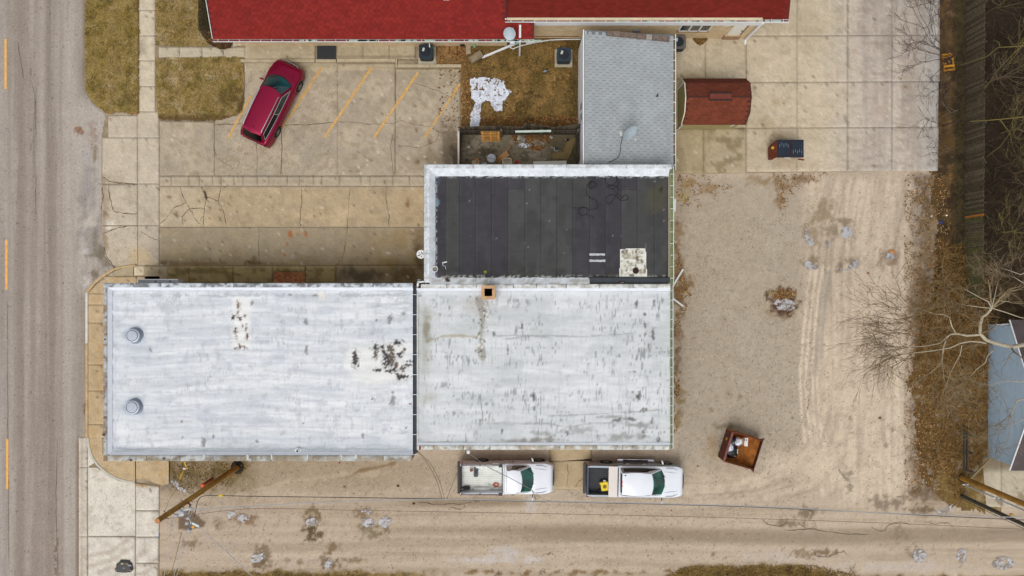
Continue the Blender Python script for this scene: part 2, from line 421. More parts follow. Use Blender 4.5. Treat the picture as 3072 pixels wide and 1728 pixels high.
    for a in [(935,1560,32,62,(112,92,58)),(940,1600,34,30,(84,68,38)),(1090,1545,40,24,(126,102,74)),(1112,1590,50,30,(120,106,78)),(1160,1590,26,22,(126,106,78)),
              (735,1560,46,20,(128,100,74)),(658,1570,22,18,(132,112,90)),(575,1628,34,18,(126,102,78)),(790,1660,30,40,(120,102,78)),(785,1690,36,20,(108,88,62)),
              (985,1690,44,30,(112,90,64)),(1000,1640,26,20,(120,96,68)),(1050,1680,50,10,(122,104,76)),(895,1685,14,14,(126,106,72)),(855,1680,14,10,(140,110,74)),
              (570,1430,50,26,(116,100,72)),(560,1450,60,24,(128,112,90)),(500,1448,16,30,(140,128,120)),
              (2420,1540,40,26,(120,104,80)),(2380,1570,70,16,(124,108,84)),(2480,1658,50,14,(112,92,66)),(2420,1664,60,16,(134,112,84)),(2545,1440,20,40,(140,128,106)),
              (2660,1510,80,26,(128,112,94)),(2760,1480,70,30,(116,96,74)),(2700,1600,40,26,(136,120,98)),(2740,1665,24,30,(128,112,90)),(2780,1530,60,18,(104,84,62)),
              (1645,1662,14,7,(120,102,74)),(2140,1664,9,9,(124,106,80))]:
        p.blob(*a[:4],a[4],.85,1.1,.8,seed=61,ns=10)
    # wet hollow below the pole hardware
    p.poly([(534,1540),(572,1525),(600,1552),(622,1566),(612,1580),(590,1582),(560,1592),(534,1586)],(104,82,62),.9,3,6)
    # grass verge south of the alley
    e = 1712 + (fbm(u / 30,v / 30,62) - .5) * 30
    m = ss(-6,8,v - e) * ss(470,490,u) * (1 - ss(1150,1400,u + (fbm(u / 20,v / 20,60) - .5) * 160))
    e2 = 1694 + (fbm(u / 26,v / 26,63) - .5) * 24 + ss(2350,2560,u) * 34 + ss(2060,1990,u) * 40
    m2 = ss(-6,8,v - e2) * ss(1980,2030,u)
    m = np.maximum(m,m2)
    p.mix(m,(128,104,56),.95); p.mix(m * ss(.48,.6,fbm(u / 12,v / 12,64)),(84,68,34),.8); p.mix(m * ss(.55,.7,fbm(u / 40,v / 25,65)),(150,128,74),.6)
    p.mix(ss(1730,1770,v) * .9,(122,104,62))
    for k in range(26):
        p.blob(1380 + rnd.random() * 640,1712 + rnd.random() * 14,14,7,(124,98,62),.8,.9,.6,seed=70 + k,ns=7)
    # bare earth all round what the picture shows
    far = ss(3300,3700,u) + ss(-300,-700,u) + ss(-300,-700,v) + ss(2000,2400,v)
    p.mix(far,(112,98,68),.9)
    p.vary(9,9,77,.08); rr = np.random.RandomState(5).rand(len(u)); p.c = p.c * (1 + (rr - .5) * .16)[:,None]; p.mix((rr > .988).astype(float),(118,96,68),.5)

gx = axis(-21.5,29.5,.085,-320,320); gy = axis(-19.5,8.0,.085,-320,320)
ground = sheet('ground',gx,gy,0.0,paint_ground,m_gravel,zf=lambda u,v: (fbm(u / 30,v / 30,81) - .5) * .03); ground['kind'] = 'structure'

# ---------------------------------------------------------------- road
def paint_road(p):
    u,v = p.u,p.v
    p.fill((149,138,127))
    lane = lambda c,wd: np.exp(-((u - c) / wd) ** 2)
    p.mix(lane(205 - (v - 800) * .005,26),(172,162,152),.8)
    p.mix(lane(125,12),(170,159,150),.55); p.mix(lane(150,12),(128,116,105),.7); p.mix(lane(62,14),(134,122,111),.65)
    p.mix(lane(88,9),(164,153,144),.4); p.mix(lane(0,26),(160,151,146),.6); p.mix(lane(178,8),(150,139,129),.5)
    p.mix(lane(35,8),(164,154,146),.5)
    p.fb(26,900,101,.45,.6,(140,128,117),.5); p.fb(16,500,102,.52,.68,(172,162,152),.4)
    p.mix(ss(1000,1300,v) * lane(140,50),(138,124,112),.45)
    for c in (65,150,150,88):
        m = (vn(u / 2.5,v / 14,103 + c) > .93) * np.exp(-((u - c - 6 * np.sin(v / 160)) / 5) ** 2)
        p.mix(m,(92,76,62),.7)
    m = ss(6,1,np.abs(u - (108 + 6 * np.sin(v / 90) + (v > 620) * 0)) ) * ss(240,300,v) * (1 - ss(480,560,v))
    p.mix(m * .4,(96,80,66))
    m = ss(238,262,u + (fbm(u / 20,v / 50,104) - .5) * 16)
    p.mix(m * (1 - ss(255,300,v)),(118,102,82),.85)
    # the apron in front of the driveway
    ap = ss(215,240,u) * ss(260,330,v) * (1 - ss(860,900,v))
    p.mix(ap,(176,167,158),.7); p.mix(ap * ss(.5,.68,fbm(u / 40,v / 60,105)),(142,134,128),.75)
    p.blob(262,470,26,60,(160,156,156),.5,.8,.9,seed=106); p.blob(286,460,12,40,(122,108,74),.7,.8,.8,seed=107)
    p.blob(280,400,20,46,(136,104,84),.5,1,.8,seed=108,ns=10); p.blob(238,392,14,16,(128,92,62),.9,1,.5,seed=109,ns=6)
    p.blob(300,760,50,34,(98,88,68),.8,.8,.9,seed=110,ns=16); p.blob(320,790,34,26,(112,102,86),.8,.6,.8,seed=111); p.blob(262,850,14,22,(196,190,184),.7,.8,.8,seed=112)
    p.blob(285,820,16,40,(104,88,60),.7,.8,.8,seed=113); p.blob(256,755,14,12,(190,190,190),.6,.8,.8,seed=114); p.blob(268,665,24,16,(194,184,172),.6,.9,.8,seed=115)
    p.blob(262,560,30,70,(140,134,132),.6,.8,.9,seed=116); p.blob(286,730,16,50,(120,108,88),.7,.8,.8,seed=118)
    p.mix(ss(250,262,u) * ss(900,940,v),(134,108,84),.7); p.blob(256,1230,10,34,(104,80,52),.8,.6,.8,seed=117)
    p.mix(ss(10,2,np.abs(u - 234)) * ss(1310,1330,v),(120,100,82),.7)
    p.mix(ss(8,2,np.abs(u - 170 - 4 * np.sin(v / 40))) * ss(1560,1620,v) * (fbm(u / 8,v / 10,119) > .5),(96,72,50),.7)
    p.vary(200,200,120,.05); rr = np.random.RandomState(7).rand(len(u)); p.c = p.c * (1 + (rr - .5) * .13)[:,None]; p.mix((rr > .994).astype(float),(88,74,62),.7)
def road_mask(u,v):
    e = np.where(v < 262,257,0.0)
    e = np.interp(v,[-1500,250,290,320,345,400,700,770,808,835,878,1000,1310,1311,4000],[257,257,264,285,318,306,304,314,344,320,263,262,262,237,237])
    return u < e
road = sheet('road',axis(-32.6,-24.5,.075,-46,None,1.0),axis(-19,19,.075,-60,60,2.0),.03,paint_road,m_asphalt,road_mask); road['kind'] = 'structure'
for v0 in (-1683,-1083,-483,117,719,1317,1917,2517):
    mb = MB(); du = (v0 - 117) * .0042
    a = at(13.5 + du,v0,.03); b = at(20.5 + du,v0 + 150,.03)
    mb.box(a[0],b[0],b[1],a[1],.034,.040); mb.build('lane_marking',m_yellow,road)
def ribbon(P,wd,z,name,material,parent,jit=3.0,seed=1,n=6):
    """thin irregular strip through photo-pixel points"""
    r_ = random.Random(seed); Q = []
    for i in range(len(P) - 1):
        for k in range(n):
            t = k / n; Q.append((P[i][0] * (1 - t) + P[i + 1][0] * t + (r_.random() - .5) * jit * (k > 0),P[i][1] * (1 - t) + P[i + 1][1] * t + (r_.random() - .5) * jit * (k > 0)))
    Q.append(P[-1]); Q = [Vector(at(a,b,z)) for a,b in Q]; G = []
    for i,q in enumerate(Q):
        d = (Q[min(i + 1,len(Q) - 1)] - Q[max(i - 1,0)]).normalized(); s_ = Vector((-d.y,d.x,0)) * wd * (.35 + r_.random() * .75) / 2
        if i in (0,len(Q) - 1): s_ *= .3
        G.append([q + s_,q - s_])
    return MB().grid(G).build(name,material,parent)
for i,P in enumerate([[(53,125),(60,170),(66,205),(71,235)],[(96,248),(104,290),(108,335),(107,380),(109,440)],[(108,520),(107,600),(108,660)],
                       [(22,900),(23,1100),(24,1300),(26,1480),(28,1728)],[(172,1320),(168,1500),(170,1600),(174,1728)]]):
    ribbon(P,.035,.034,'crack',m_crack,road,2,200 + i)

# ---------------------------------------------------------------- concrete slabs
arcP = [(267,1312),(270,1340),(279,1368),(296,1394),(322,1417),(352,1434),(385,1444),(408,1447)]
def paint_conc(p):
    u,v = p.u,p.v
    p.fill((186,171,148))
    # parking court
    pk = ss(476,480,u) * (v < 530) * (u < 1390)
    p.mix(pk,(169,155,135),.9); p.mix(pk * ss(.5,.64,fbm(u / 70,v / 70,131)),(182,167,144),.7); p.mix(pk * ss(.54,.66,fbm(u / 14,v / 14,129)),(146,130,106),.5)
    p.mix(pk * ss(.5,.66,fbm(u / 50,v / 50,132)),(160,148,130),.55)
    p.mix(pk * ss(300,200,v) * ss(1150,1250,u),(150,138,116),.5)
    p.blob(1340,430,46,90,(104,88,66),.75,.9,.9,seed=133,ns=20); p.blob(1365,470,24,60,(70,58,44),.8,.9,.8,seed=134,ns=12); p.blob(1280,480,60,30,(134,116,88),.6,.9,.8,seed=135)
    p.mix(ss(14,2,np.abs(v - 545)) * (u > 476) * (u < 1280),(164,150,128),.6)
    # second bay: warm light
    b2 = ss(560,566,v) * (1 - ss(678,684,v)) * (u > 476) * (u < 1290)
    p.mix(b2,(180,159,126),.85); p.mix(b2 * ss(.48,.64,fbm(u / 60,v / 50,136)),(200,178,142),.7); p.mix(b2 * ss(.56,.7,fbm(u / 30,v / 30,137)),(164,146,116),.6)
    p.mix(b2 * ss(700,500,u),(186,172,150),.7)
    # third bay: darker, moss and painted shade toward the building
    b3 = ss(682,690,v) * (v < 850) * (u > 476) * (u < 1290)
    p.mix(b3,(160,145,119),.9); p.mix(b3 * ss(.5,.66,fbm(u / 55,v / 40,138)),(172,152,120),.6)
    p.mix(b3 * ss(1000,1230,u) * ss(.35,.6,fbm(u / 40,v / 40,139)),(150,128,84),.6)
    p.mix(b3 * ss(740,800,v + (fbm(u / 50,v / 30,140) - .5) * 60),(134,116,78),.55)
    p.blob(1080,826,90,36,(76,66,44),.85,.8,.8,seed=141,ns=22); p.blob(1215,815,56,44,(90,76,36),.8,.8,.9,seed=142,ns=22); p.blob(1258,770,22,80,(78,64,36),.8,.8,.9,seed=143,ns=20)
    p.blob(1170,800,40,30,(128,106,56),.6,.9,.9,seed=144); p.blob(1250,700,34,30,(104,86,56),.7,.9,.9,seed=145)
    p.blob(492,788,24,12,(92,66,40),.9,.9,.7,seed=146,ns=8); p.blob(760,790,34,10,(96,66,26),.9,.9,.7,seed=147,ns=8); p.blob(830,795,60,6,(110,78,36),.8,.9,.7,seed=148,ns=8)
    p.blob(620,790,130,8,(116,88,50),.8,.9,.8,seed=149,ns=10); p.blob(765,783,26,18,(104,84,48),.7,.9,.8,seed=150)
    for a in [(871,702,8,13),(894,700,7,6),(918,705,8,10),(861,733,6,6),(841,757,3,6),(856,764,4,4),(888,758,3,4)]:
        p.blob(*a,(168,98,46),.9,.9,.6,seed=151,ns=4)
    p.blob(880,769,9,6,(186,184,190),.8,.9,.6,seed=152,ns=4)
    for a in [(1222,605,5,16),(1222,615,6,10)]: p.blob(*a,(134,98,46),.8,.9,.6,seed=153,ns=6)
    for a in [(510,590,8,6),(530,645,12,10),(553,660,5,8),(1075,405,5,6),(1183,420,4,3),(1288,424,7,12),(1253,487,8,8),(1290,450,5,10),(1257,677,5,5),(1050,514,3,3),(1078,515,3,3),(447,533,3,2),(446,690,4,5),(1365,272,8,8),(1245,318,5,8),(1247,390,8,6)]:
        p.blob(*a,(110,78,48),.8,.8,.6,seed=154,ns=4)
    # sidewalk, driveway
    sw = (u < 480) * (v < 350)
    p.mix(sw * 1.0,(203,190,166),.85); p.mix(sw * ss(.5,.64,fbm(u / 20,v / 30,155)),(188,176,154),.6); p.blob(430,140,16,36,(150,140,120),.7,.9,.8,seed=156)
    dw = (u < 480) * ss(345,352,v) * (v < 800)
    p.mix(dw,(192,179,160),.8); p.mix(dw * ss(.5,.66,fbm(u / 50,v / 50,157)),(176,162,142),.7)
    p.blob(330,672,20,24,(224,216,204),.8,.9,.8,seed=158,ns=10); p.blob(322,600,12,50,(158,136,112),.7,.8,.8,seed=159,ns=8); p.blob(318,640,14,14,(120,92,62),.7,.9,.7,seed=160,ns=6)
    p.blob(420,770,50,40,(196,172,132),.7,.8,.9,seed=161); p.blob(318,730,12,40,(140,120,90),.7,.8,.9,seed=162)
    p.mix(ss(8,1,np.abs(u - 312)) * (v > 520) * (v < 800),(140,118,90),.6)
    # walk along the motel
    mw = (v < 215) * (u > 480) * (u < 1400)
    p.mix(mw,(182,168,140),.8); p.mix(mw * ss(.48,.64,fbm(u / 60,v / 10,163)),(160,146,118),.6); p.mix(mw * ss(8,1,np.abs(v - 172)) * ss(1000,1020,u),(120,104,78),.6)
    p.blob(1250,188,60,12,(98,86,66),.8,.8,.8,seed=164,ns=12); p.mix(mw * (u < 740),(196,184,162),.6)
    # narrow walk round the corner building: tan; squares behind with moss and shade painted in
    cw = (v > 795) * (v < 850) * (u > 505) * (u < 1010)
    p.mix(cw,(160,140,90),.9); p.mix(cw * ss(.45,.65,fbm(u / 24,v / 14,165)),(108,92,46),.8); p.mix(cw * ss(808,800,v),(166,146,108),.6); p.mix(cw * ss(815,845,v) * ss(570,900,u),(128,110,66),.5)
    gw = (v > 795) * (u < 507) * (v < 900)
    p.mix(gw * (u > 338),(170,154,122),.8)
    p.mix(((u > 403) * (u < 438) * (v < 828) * (v > 795)).astype(float),(214,198,168),.9)
    tw = ((u < 330) * (v > 846) * (v < 1313) + inpoly(u,v,arcP + [(408,1340),(300,1300)]) + (u > 408) * (v > 1370) * (u < 510) * (v < 1460) + (v > 828) * (v < 850) * (u < 490) * (u > 310)).clip(0,1).astype(float) * (u > 262)
    p.mix(tw,(190,166,130),.95); p.mix(tw * ss(.5,.66,fbm(u / 14,v / 30,166)),(186,156,110),.6)
    # new pale corner slabs
    ns_ = ((v > 1311) * (u < 480)).astype(float) * (1 - np.clip(tw,0,1))
    p.mix(ns_,(214,207,194),.95); p.mix(ns_ * ss(.5,.66,fbm(u / 40,v / 40,167)),(196,188,176),.6)
    p.mix(ns_ * ss(12,2,np.abs(u - 248)),(176,162,144),.7); p.mix(ns_ * ss(5,1,np.abs(u - 250)) * (fbm(u / 10,v / 60,169) > .48),(138,108,84),.7)
    for k,(a,b,c,d) in enumerate([(268,1700,400,1640),(300,1715,440,1650),(262,1670,380,1622),(400,1700,478,1672),(380,1728,470,1695)]):
        p.line([(a,b),((a + c) / 2 + 10,(b + d) / 2 + 8),(c,d)],9,(166,148,132),.55,rough=.9,soft=.9,seed=170 + k)
    # rear yard concrete: warm in the west, tyre-grey in the east
    ry = ((u > 2000) * (v < 530)).astype(float)
    p.mix(ry,(196,181,156),.95); p.mix(ry * ss(.5,.66,fbm(u / 90,v / 60,181)),(184,169,143),.75)
    p.mix(ry * ss(2000,2030,u) * (1 - ss(2230,2240,u)) * (v > 110),(186,172,146),.6)
    p.mix(ry * (1 - ss(2230,2240,u)) * ss(378,384,v),(174,158,128),.8); p.mix(ry * (1 - ss(2230,2240,u)) * ss(378,384,v) * ss(.5,.62,fbm(u / 30,v / 30,182)),(132,116,84),.8)
    p.mix(ry * (1 - ss(2100,2160,u)) * ss(200,236,v),(168,150,118),.6)
    e = ss(2440,2620,u + (fbm(u / 60,v / 60,183) - .5) * 60)
    p.mix(ry * e,(184,173,161),.95)
    st = fbm(u / 15,v / 300,184,3)
    p.mix(ry * e * ss(.5,.64,st),(170,157,144),.7); p.mix(ry * e * ss(.48,.36,st),(199,186,170),.6)
    p.mix(ry * ss(2740,2800,u),(176,174,170),.7); p.mix(ry * e * ss(.58,.68,fbm(u / 30,v / 10,185)),(154,138,130),.5)
    p.mix(ry * ss(4,1,np.abs(u - 2542)) * (fbm(u / 8,v / 22,186) > .56),(134,118,102),.5)
    for a in [(2566,152,10,12,(160,120,98)),(2578,130,4,20,(150,132,122)),(2536,85,8,18,(160,144,128)),(2535,357,6,12,(126,112,92)),(2564,425,14,12,(156,144,130)),(2705,260,10,10,(156,134,116)),
              (2700,90,14,5,(140,124,108)),(2330,420,40,30,(158,138,106)),(2370,490,70,20,(184,164,136)),(2330,310,20,20,(170,152,120)),(2640,330,40,30,(182,162,148)),(2300,372,60,26,(178,158,126))]:
        p.blob(*a[:4],a[4],.7,.8,.8,seed=187,ns=8)
    for k in range(60):
        p.blob(2240 + rnd.random() * 400,230 + rnd.random() * 200,2.5,4,(130,114,90),.7,.5,.6,seed=188)
    # patio behind the fence
    pt = ((u > 1380) * (u < 1760) * (v > 380)).astype(float)
    p.mix(pt,(128,118,96),.95); p.mix(pt * ss(.5,.64,fbm(u / 40,v / 20,190)),(166,154,136),.8); p.mix(pt * ss(1600,1660,u),(90,80,56),.8)
    p.blob(1460,455,50,16,(76,66,46),.8,.9,.8,seed=191,ns=12); p.blob(1576,470,16,26,(98,88,74),.8,.6,.7,seed=192); p.blob(1400,420,22,30,(104,92,70),.6,.9,.8,seed=193); p.blob(1730,460,26,60,(72,66,30),.8,.8,.8,seed=194)
    p.mix(pt * ss(.56,.66,fbm(u / 8,v / 8,195)),(78,68,50),.6)
    # pad by the blue building
    pb = ((u > 2930) * (v > 1360)).astype(float)
    p.mix(pb,(186,174,152),.95); p.mix(pb * ss(1425,1395,v),(104,90,66),.8); p.mix(pb * ss(.52,.66,fbm(u / 34,v / 34,196)),(134,116,92),.8)
    p.fb(16,16,198,.56,.72,(142,126,102),.28); p.vary(60,60,199,.05); rr = np.random.RandomState(6).rand(len(u)); p.c = p.c * (1 + (rr - .5) * .13)[:,None]; p.mix((rr > .986).astype(float) * ss(.35,.6,fbm(u / 50,v / 50,97)),(104,84,58),.75); p.mix((rr < .008).astype(float),(216,206,188),.6)
    # bulk
    sc = ((u > 1480) * (u < 1800) * (v > 1340)).astype(float); p.mix(sc,(188,168,134),.9); p.mix(sc * ss(.5,.7,fbm(u / 30,v / 30,200)),(172,152,120),.6)

def slab(q,parent,z0=0.0,z1=.05,gap=1.0,step=.13,name='slab'):
    """one cast slab; q = four photo-pixel corners (nw, ne, se, sw) or (u0, v0, u1, v1)"""
    if len(q) == 4 and not isinstance(q[0],tuple): u0,v0,u1,v1 = q; q = ((u0,v0),(u1,v0),(u1,v1),(u0,v1))
    P = [np.array(at(*c,0)[:2]) for c in q]; c = sum(P) / 4; g = gap * .22 / 48.0
    P = [p_ + np.sign(c - p_) * g * np.array([1,1]) for p_ in P]
    nu = max(1,int(np.linalg.norm(P[1] - P[0]) / step)); nv = max(1,int(np.linalg.norm(P[3] - P[0]) / step))
    s,t = np.meshgrid(np.linspace(0,1,nu + 1),np.linspace(0,1,nv + 1)); s = s.ravel()[:,None]; t = t.ravel()[:,None]
    XYs = (P[0] * (1 - s) + P[1] * s) * (1 - t) + (P[3] * (1 - s) + P[2] * s) * t
    pt = Paint(XYs[:,0],XYs[:,1],0); paint_conc(pt); pt.c *= 1 + (rnd.random() - .5) * .05
    i = np.arange(nv)[:,None] * (nu + 1) + np.arange(nu)[None]
    F = np.stack([i,i + nu + 1,i + nu + 2,i + 1],-1).reshape(-1,4)
    n = len(XYs); V = np.column_stack([XYs,np.full(n,z1)])
    ring = list(range(0,nu + 1)) + [k * (nu + 1) + nu for k in range(1,nv + 1)] + [nv * (nu + 1) + k for k in range(nu - 1,-1,-1)] + [k * (nu + 1) for k in range(nv - 1,0,-1)]
    V2 = V[ring].copy(); V2[:,2] = z0; m_ = len(ring)
    F2 = np.array([(ring[k],ring[(k + 1) % m_],n + (k + 1) % m_,n + k) for k in range(m_)])
    V = np.vstack([V,V2]); C = np.vstack([pt.c,pt.c[ring]]); o0 = wloc(parent); V = V - np.array([o0.x,o0.y,o0.z])
    me = fast_mesh(name,V,np.vstack([F,F2]),np.clip(C,.002,.95)); me.materials.append(m_conc)
    return link(name,me,parent)
def arc_sheet(name,poly,z,parent,skirt=True,tess=.12):
    xs = [at(a,b)[0] for a,b in poly]; ys = [at(a,b)[1] for a,b in poly]
    o = sheet(name,np.arange(min(xs),max(xs) + .06,.06),np.arange(min(ys),max(ys) + .06,.06),z,paint_conc,m_conc,lambda u,v: inpoly(u,v,poly),h=0,parent=parent)
    return o
def bed(name,P,z,parent):
    mb = MB(); mb.prism([at(a,b,0)[:2] for a,b in P][::-1],z - .02,z); return mb.build(name,m_dark,parent)

side = setting('sidewalk',at(446,300)); bed('bedding',[(411,-500),(480,-500),(480,800),(411,800)],.022,side)
for a,b in zip([-576,-500,-424,-348,-272,-196,-120,-44,31,107,182,259,335],[-500,-424,-348,-272,-196,-120,-44,31,107,182,259,335,413]):
    slab((414,a,467 if b <= 335 else 478,b),side,gap=.8)
for a,b in ((413,551),(551,676),(676,797)): slab((415,a,479,b),side,gap=.8)
drive = setting('driveway',at(360,500)); bed('bedding',[(306,346),(413,346),(413,805),(350,810),(306,700)],.022,drive)
slab((326,346,414,413),drive); slab((308,413,414,551),drive)
slab((307,553,414,676),drive)
arc_sheet('slab',[(307,678),(413.4,678),(413.4,797),(380,799),(348,806),(330,788),(318,765),(311,740),(307,710)],.05,drive)

court = setting('parking_court',at(900,450)); bed('bedding',[(480,190),(1383,206),(1383,500),(1275,500),(1275,850),(480,850)],.022,court)
slab(((480,362),(645,366),(645,527),(480,527)),court)
arc_sheet('slab',[(736,190),(1011.5,190),(1011.5,527),(645.5,527),(645.5,362),(690,353),(725,340),(736,300)],.05,court)
slab((1012,190,1186,527),court); slab((1187,206,1381,527),court)
xs_ = [480,516,569,600,640,665,703,731,774,808,864,900,942,967,1020,1084,1111,1180,1230,1275]
for a,b in zip(xs_,xs_[1:]): slab((a,528,b,558),court,gap=.6)
slab((480,559,1275,681),court,gap=.6); slab((480,683,1275,797),court,gap=.6)
slab((1009,798,1275,850),court,gap=.3)
cracks = [[(904,560),(906,600),(901,640),(900,680)],[(1160,560),(1158,600),(1166,640),(1167,680)],[(645,374),(736,372),(842,376),(930,374),(1012,366)],[(842,376),(846,450),(841,526)],[(539,560),(552,595),(568,625),(590,662),(602,674)],[(568,627),(545,650),(549,676)],[(605,560),(618,580),(616,610),(612,640),(610,676)],[(602,560),(607,573),(618,580)],
          [(618,588),(655,604),(662,560)],[(655,604),(672,640),(680,680)],[(510,642),(520,625),(558,608)],[(568,627),(600,624),(612,626)],[(480,674),(508,644)],[(600,662),(612,646)],
          [(1037,710),(1042,690),(1050,560)],[(1040,712),(1034,750),(1026,780),(1008,800)],[(777,683),(776,760),(779,796)],
          [(1012,366),(1060,366),(1110,373),(1180,371),(1200,361),(1240,372),(1290,380),(1318,396),(1345,397)],[(1318,396),(1308,424),(1262,443),(1200,438)],[(1240,248),(1300,268),(1352,290)],[(1200,361),(1200,350)],
          [(1186,210),(1186,290),(1188,330)],[(1180,400),(1172,440),(1175,480),(1180,527)],[(645,470),(700,505)],[(648,470),(640,430)],[(770,420),(771,527)],[(885,400),(855,375)],[(905,320),(885,330)],
          [(420,692),(450,712),(478,724)],[(551,845),(562,832),(571,828)]]
for i,P in enumerate(cracks): ribbon(P,.05 if i < 12 else .035,.055,'crack',m_crack,court,3,300 + i)
for i,P in enumerate([[(325,553),(331,600),(341,634),(390,642),(414,640)],[(309,700),(330,692),(350,684),(380,679)],[(306,530),(330,545),(412,553)],[(304,560),(310,590),(303,630)],[(345,806),(320,770),(312,740)]]):
    ribbon(P,.06,.055,'crack',m_crack,drive,3,330 + i)
ribbon([(612,573),(617,588),(620,600)],.2,.056,'crack',m_crack,court,3,350)
for i,P in enumerate([[(2288,1560),(2300,1572),(2345,1578),(2362,1566)],[(2398,1532),(2420,1525),(2437,1536),(2433,1556)],[(2395,1566),(2420,1588),(2450,1584),(2440,1560)],[(2614,1580),(2640,1596),(2656,1590),(2668,1574),(2700,1566),(2736,1572)],
                       [(2350,1590),(2440,1588),(2520,1600),(2610,1604)],[(2436,1646),(2450,1668),(2484,1672),(2532,1652),(2542,1666)],[(1250,1507),(1310,1513),(1390,1512),(1440,1505)],[(2770,1566),(2800,1572),(2840,1568),(2860,1580)],[(1350,1520),(1380,1530),(1400,1516)],[(1640,1670),(1652,1658),(1662,1664)]]):
    ribbon(P,.035,.022,'crack',m_crack,ground,5,380 + i)
# angled bay lines
for P,ww in (([(753,288),(684,417)],8),([(966,203),(842,390)],9),([(1116,202),(974,414)],9),([(1255,218),(1122,414)],9),([(1380,252),(1275,412)],8)):
    a = Vector(at(*P[0])); b = Vector(at(*P[1])); d = (b - a); n_ = 9
    nrm = Vector((-d.y,d.x,0)).normalized() * ww / 96
    mb = MB()
    G = [[(a + d * (k / 24) + nrm * (1 - .35 * rnd.random())) + Vector((0,0,.057)),(a + d * (k / 24) - nrm * (1 - .35 * rnd.random())) + Vector((0,0,.057))] for k in range(25)]
    mb.grid(G); mb.build('bay_line',m_yellow_worn,court)

# walk along the motel with its kerb and step
walk = setting('motel_walk',at(900,160)); bed('bedding',[(470,138),(740,118),(1312,112),(1312,190),(1196,190),(736,188),(736,176),(478,174)],.024,walk)
for a,b in zip([478,541,608,672],[541,608,672,736]): slab((a,141,b,173),walk,gap=.7)
slab((737,113,946,178),walk,z1=.09,gap=.6); slab((948,113,1009,137),walk,z1=.12,gap=.5)
for a,b in zip([1011,1090,1169],[1090,1169,1246]): slab((a,113,b,178),walk,z1=.09,gap=.6)
slab((1194,179,1312,196),walk,z1=.04,gap=.4)
kerbm = mat('kerb_concrete',(180,166,138),.9,var=.15,vs=3,fine=.1,fs=20)
for q in ((724,180,946,189),(948,180,1010,189),(1012,178,1187,187),(1187,178,1193,204),(1193,195,1290,204),(1290,195,1385,204)):
    a = at(q[0] + .5,q[1]); b = at(q[2] - .5,q[3]); MB().box(a[0],b[0],b[1],a[1],0,.16).build('kerb',kerbm,walk,bevel=.015)
mt = thing('door_mat','black rubber door mat on the step outside the red-roofed motel','doormat',at(979,160,.12))
a = at(951,138,.12); b = at(1007,182,.12); MB().box(a[0],b[0],b[1],a[1],.095,.135).build('mat',mat('rubber_mat',(52,54,58),.9,var=.2,vs=8,fine=.3,fs=30),mt)
mb = MB()
for k in range(9):
    y = b[1] + .06 + k * (a[1] - b[1] - .12) / 8; mb.box(a[0] + .05,b[0] - .05,y - .012,y + .012,.136,.142)
mb.build('ridge',m_black,mt)

# mossy walk beside the north wall of the corner building, the tan corner walk, kerbs
cwalk = setting('corner_walk',at(300,1000)); bed('bedding',[(436,797),(1008,797),(1008,855),(340,855),(345,830)],.024,cwalk)
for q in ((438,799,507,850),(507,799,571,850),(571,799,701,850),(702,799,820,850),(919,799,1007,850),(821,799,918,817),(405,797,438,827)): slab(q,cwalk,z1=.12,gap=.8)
slab((316,829,414,855),cwalk,z1=.12,gap=.5); slab((414,829,482,855),cwalk,z1=.12,gap=.5)
arc_sheet('slab',[(346,829),(326,832),(300,848),(280,866),(268,880),(325,880),(325,855),(346,855)],.121,cwalk)
arc_sheet('slab',[(403,799),(380,803),(350,812),(328,828),(403,828)],.119,cwalk)
for a,b in ((880,914),(914,968),(968,1093),(1093,1171),(1171,1271),(1271,1312)): slab((267,a,322,b),cwalk,z1=.12,gap=.7)
MB().prism([at(a,b)[:2] for a,b in (arcP + [(408,1340),(300,1312)])][::-1],0.0,.112).build('bedding',m_dark,cwalk)
arc_sheet('slab',arcP + [(408,1360),(310,1360),(310,1312)],.12,cwalk)
arc_sheet('slab',[(411,1360),(508,1360),(508,1450),(490,1455),(462,1446),(440,1436),(411,1436)],.121,cwalk)
def kerb_path(P,w_,z,m_,parent,name='kerb'):
    L = [Vector(at(a,b)) for a,b in P]; G = []
    for i,q in enumerate(L):
        d = (L[min(i + 1,len(L) - 1)] - L[max(i - 1,0)]).normalized(); n_ = Vector((-d.y,d.x,0)) * w_ / 2
        G.append([q + n_,q + n_ + Vector((0,0,z)),q - n_ + Vector((0,0,z)),q - n_])
    return MB().grid(G).build(name,m_,parent,bevel=0)
m_kw = mat('kerb_white_paint',(208,206,198),.8,var=.12,vs=3); m_kt = mat('kerb_tan',(190,164,122),.9,var=.2,vs=3)
m_kg = mat('kerb_grey',(190,186,172),.9,var=.12,vs=3)
kerb_path([(264,878),(264,1030)],.14,.16,m_kw,cwalk); kerb_path([(264,1031),(264,1200)],.14,.15,m_kt,cwalk); kerb_path([(264,1201),(264,1312)],.14,.15,m_kt,cwalk)
kerb_path([(346,808),(318,824),(290,846),(264,877)],.15,.16,m_kt,cwalk)
kerb_path([(410,797),(380,800),(346,808)],.12,.14,m_kt,cwalk)
kerb_path(arcP[:5],.14,.15,m_kg,cwalk); kerb_path(arcP[4:],.14,.145,m_kg,cwalk)

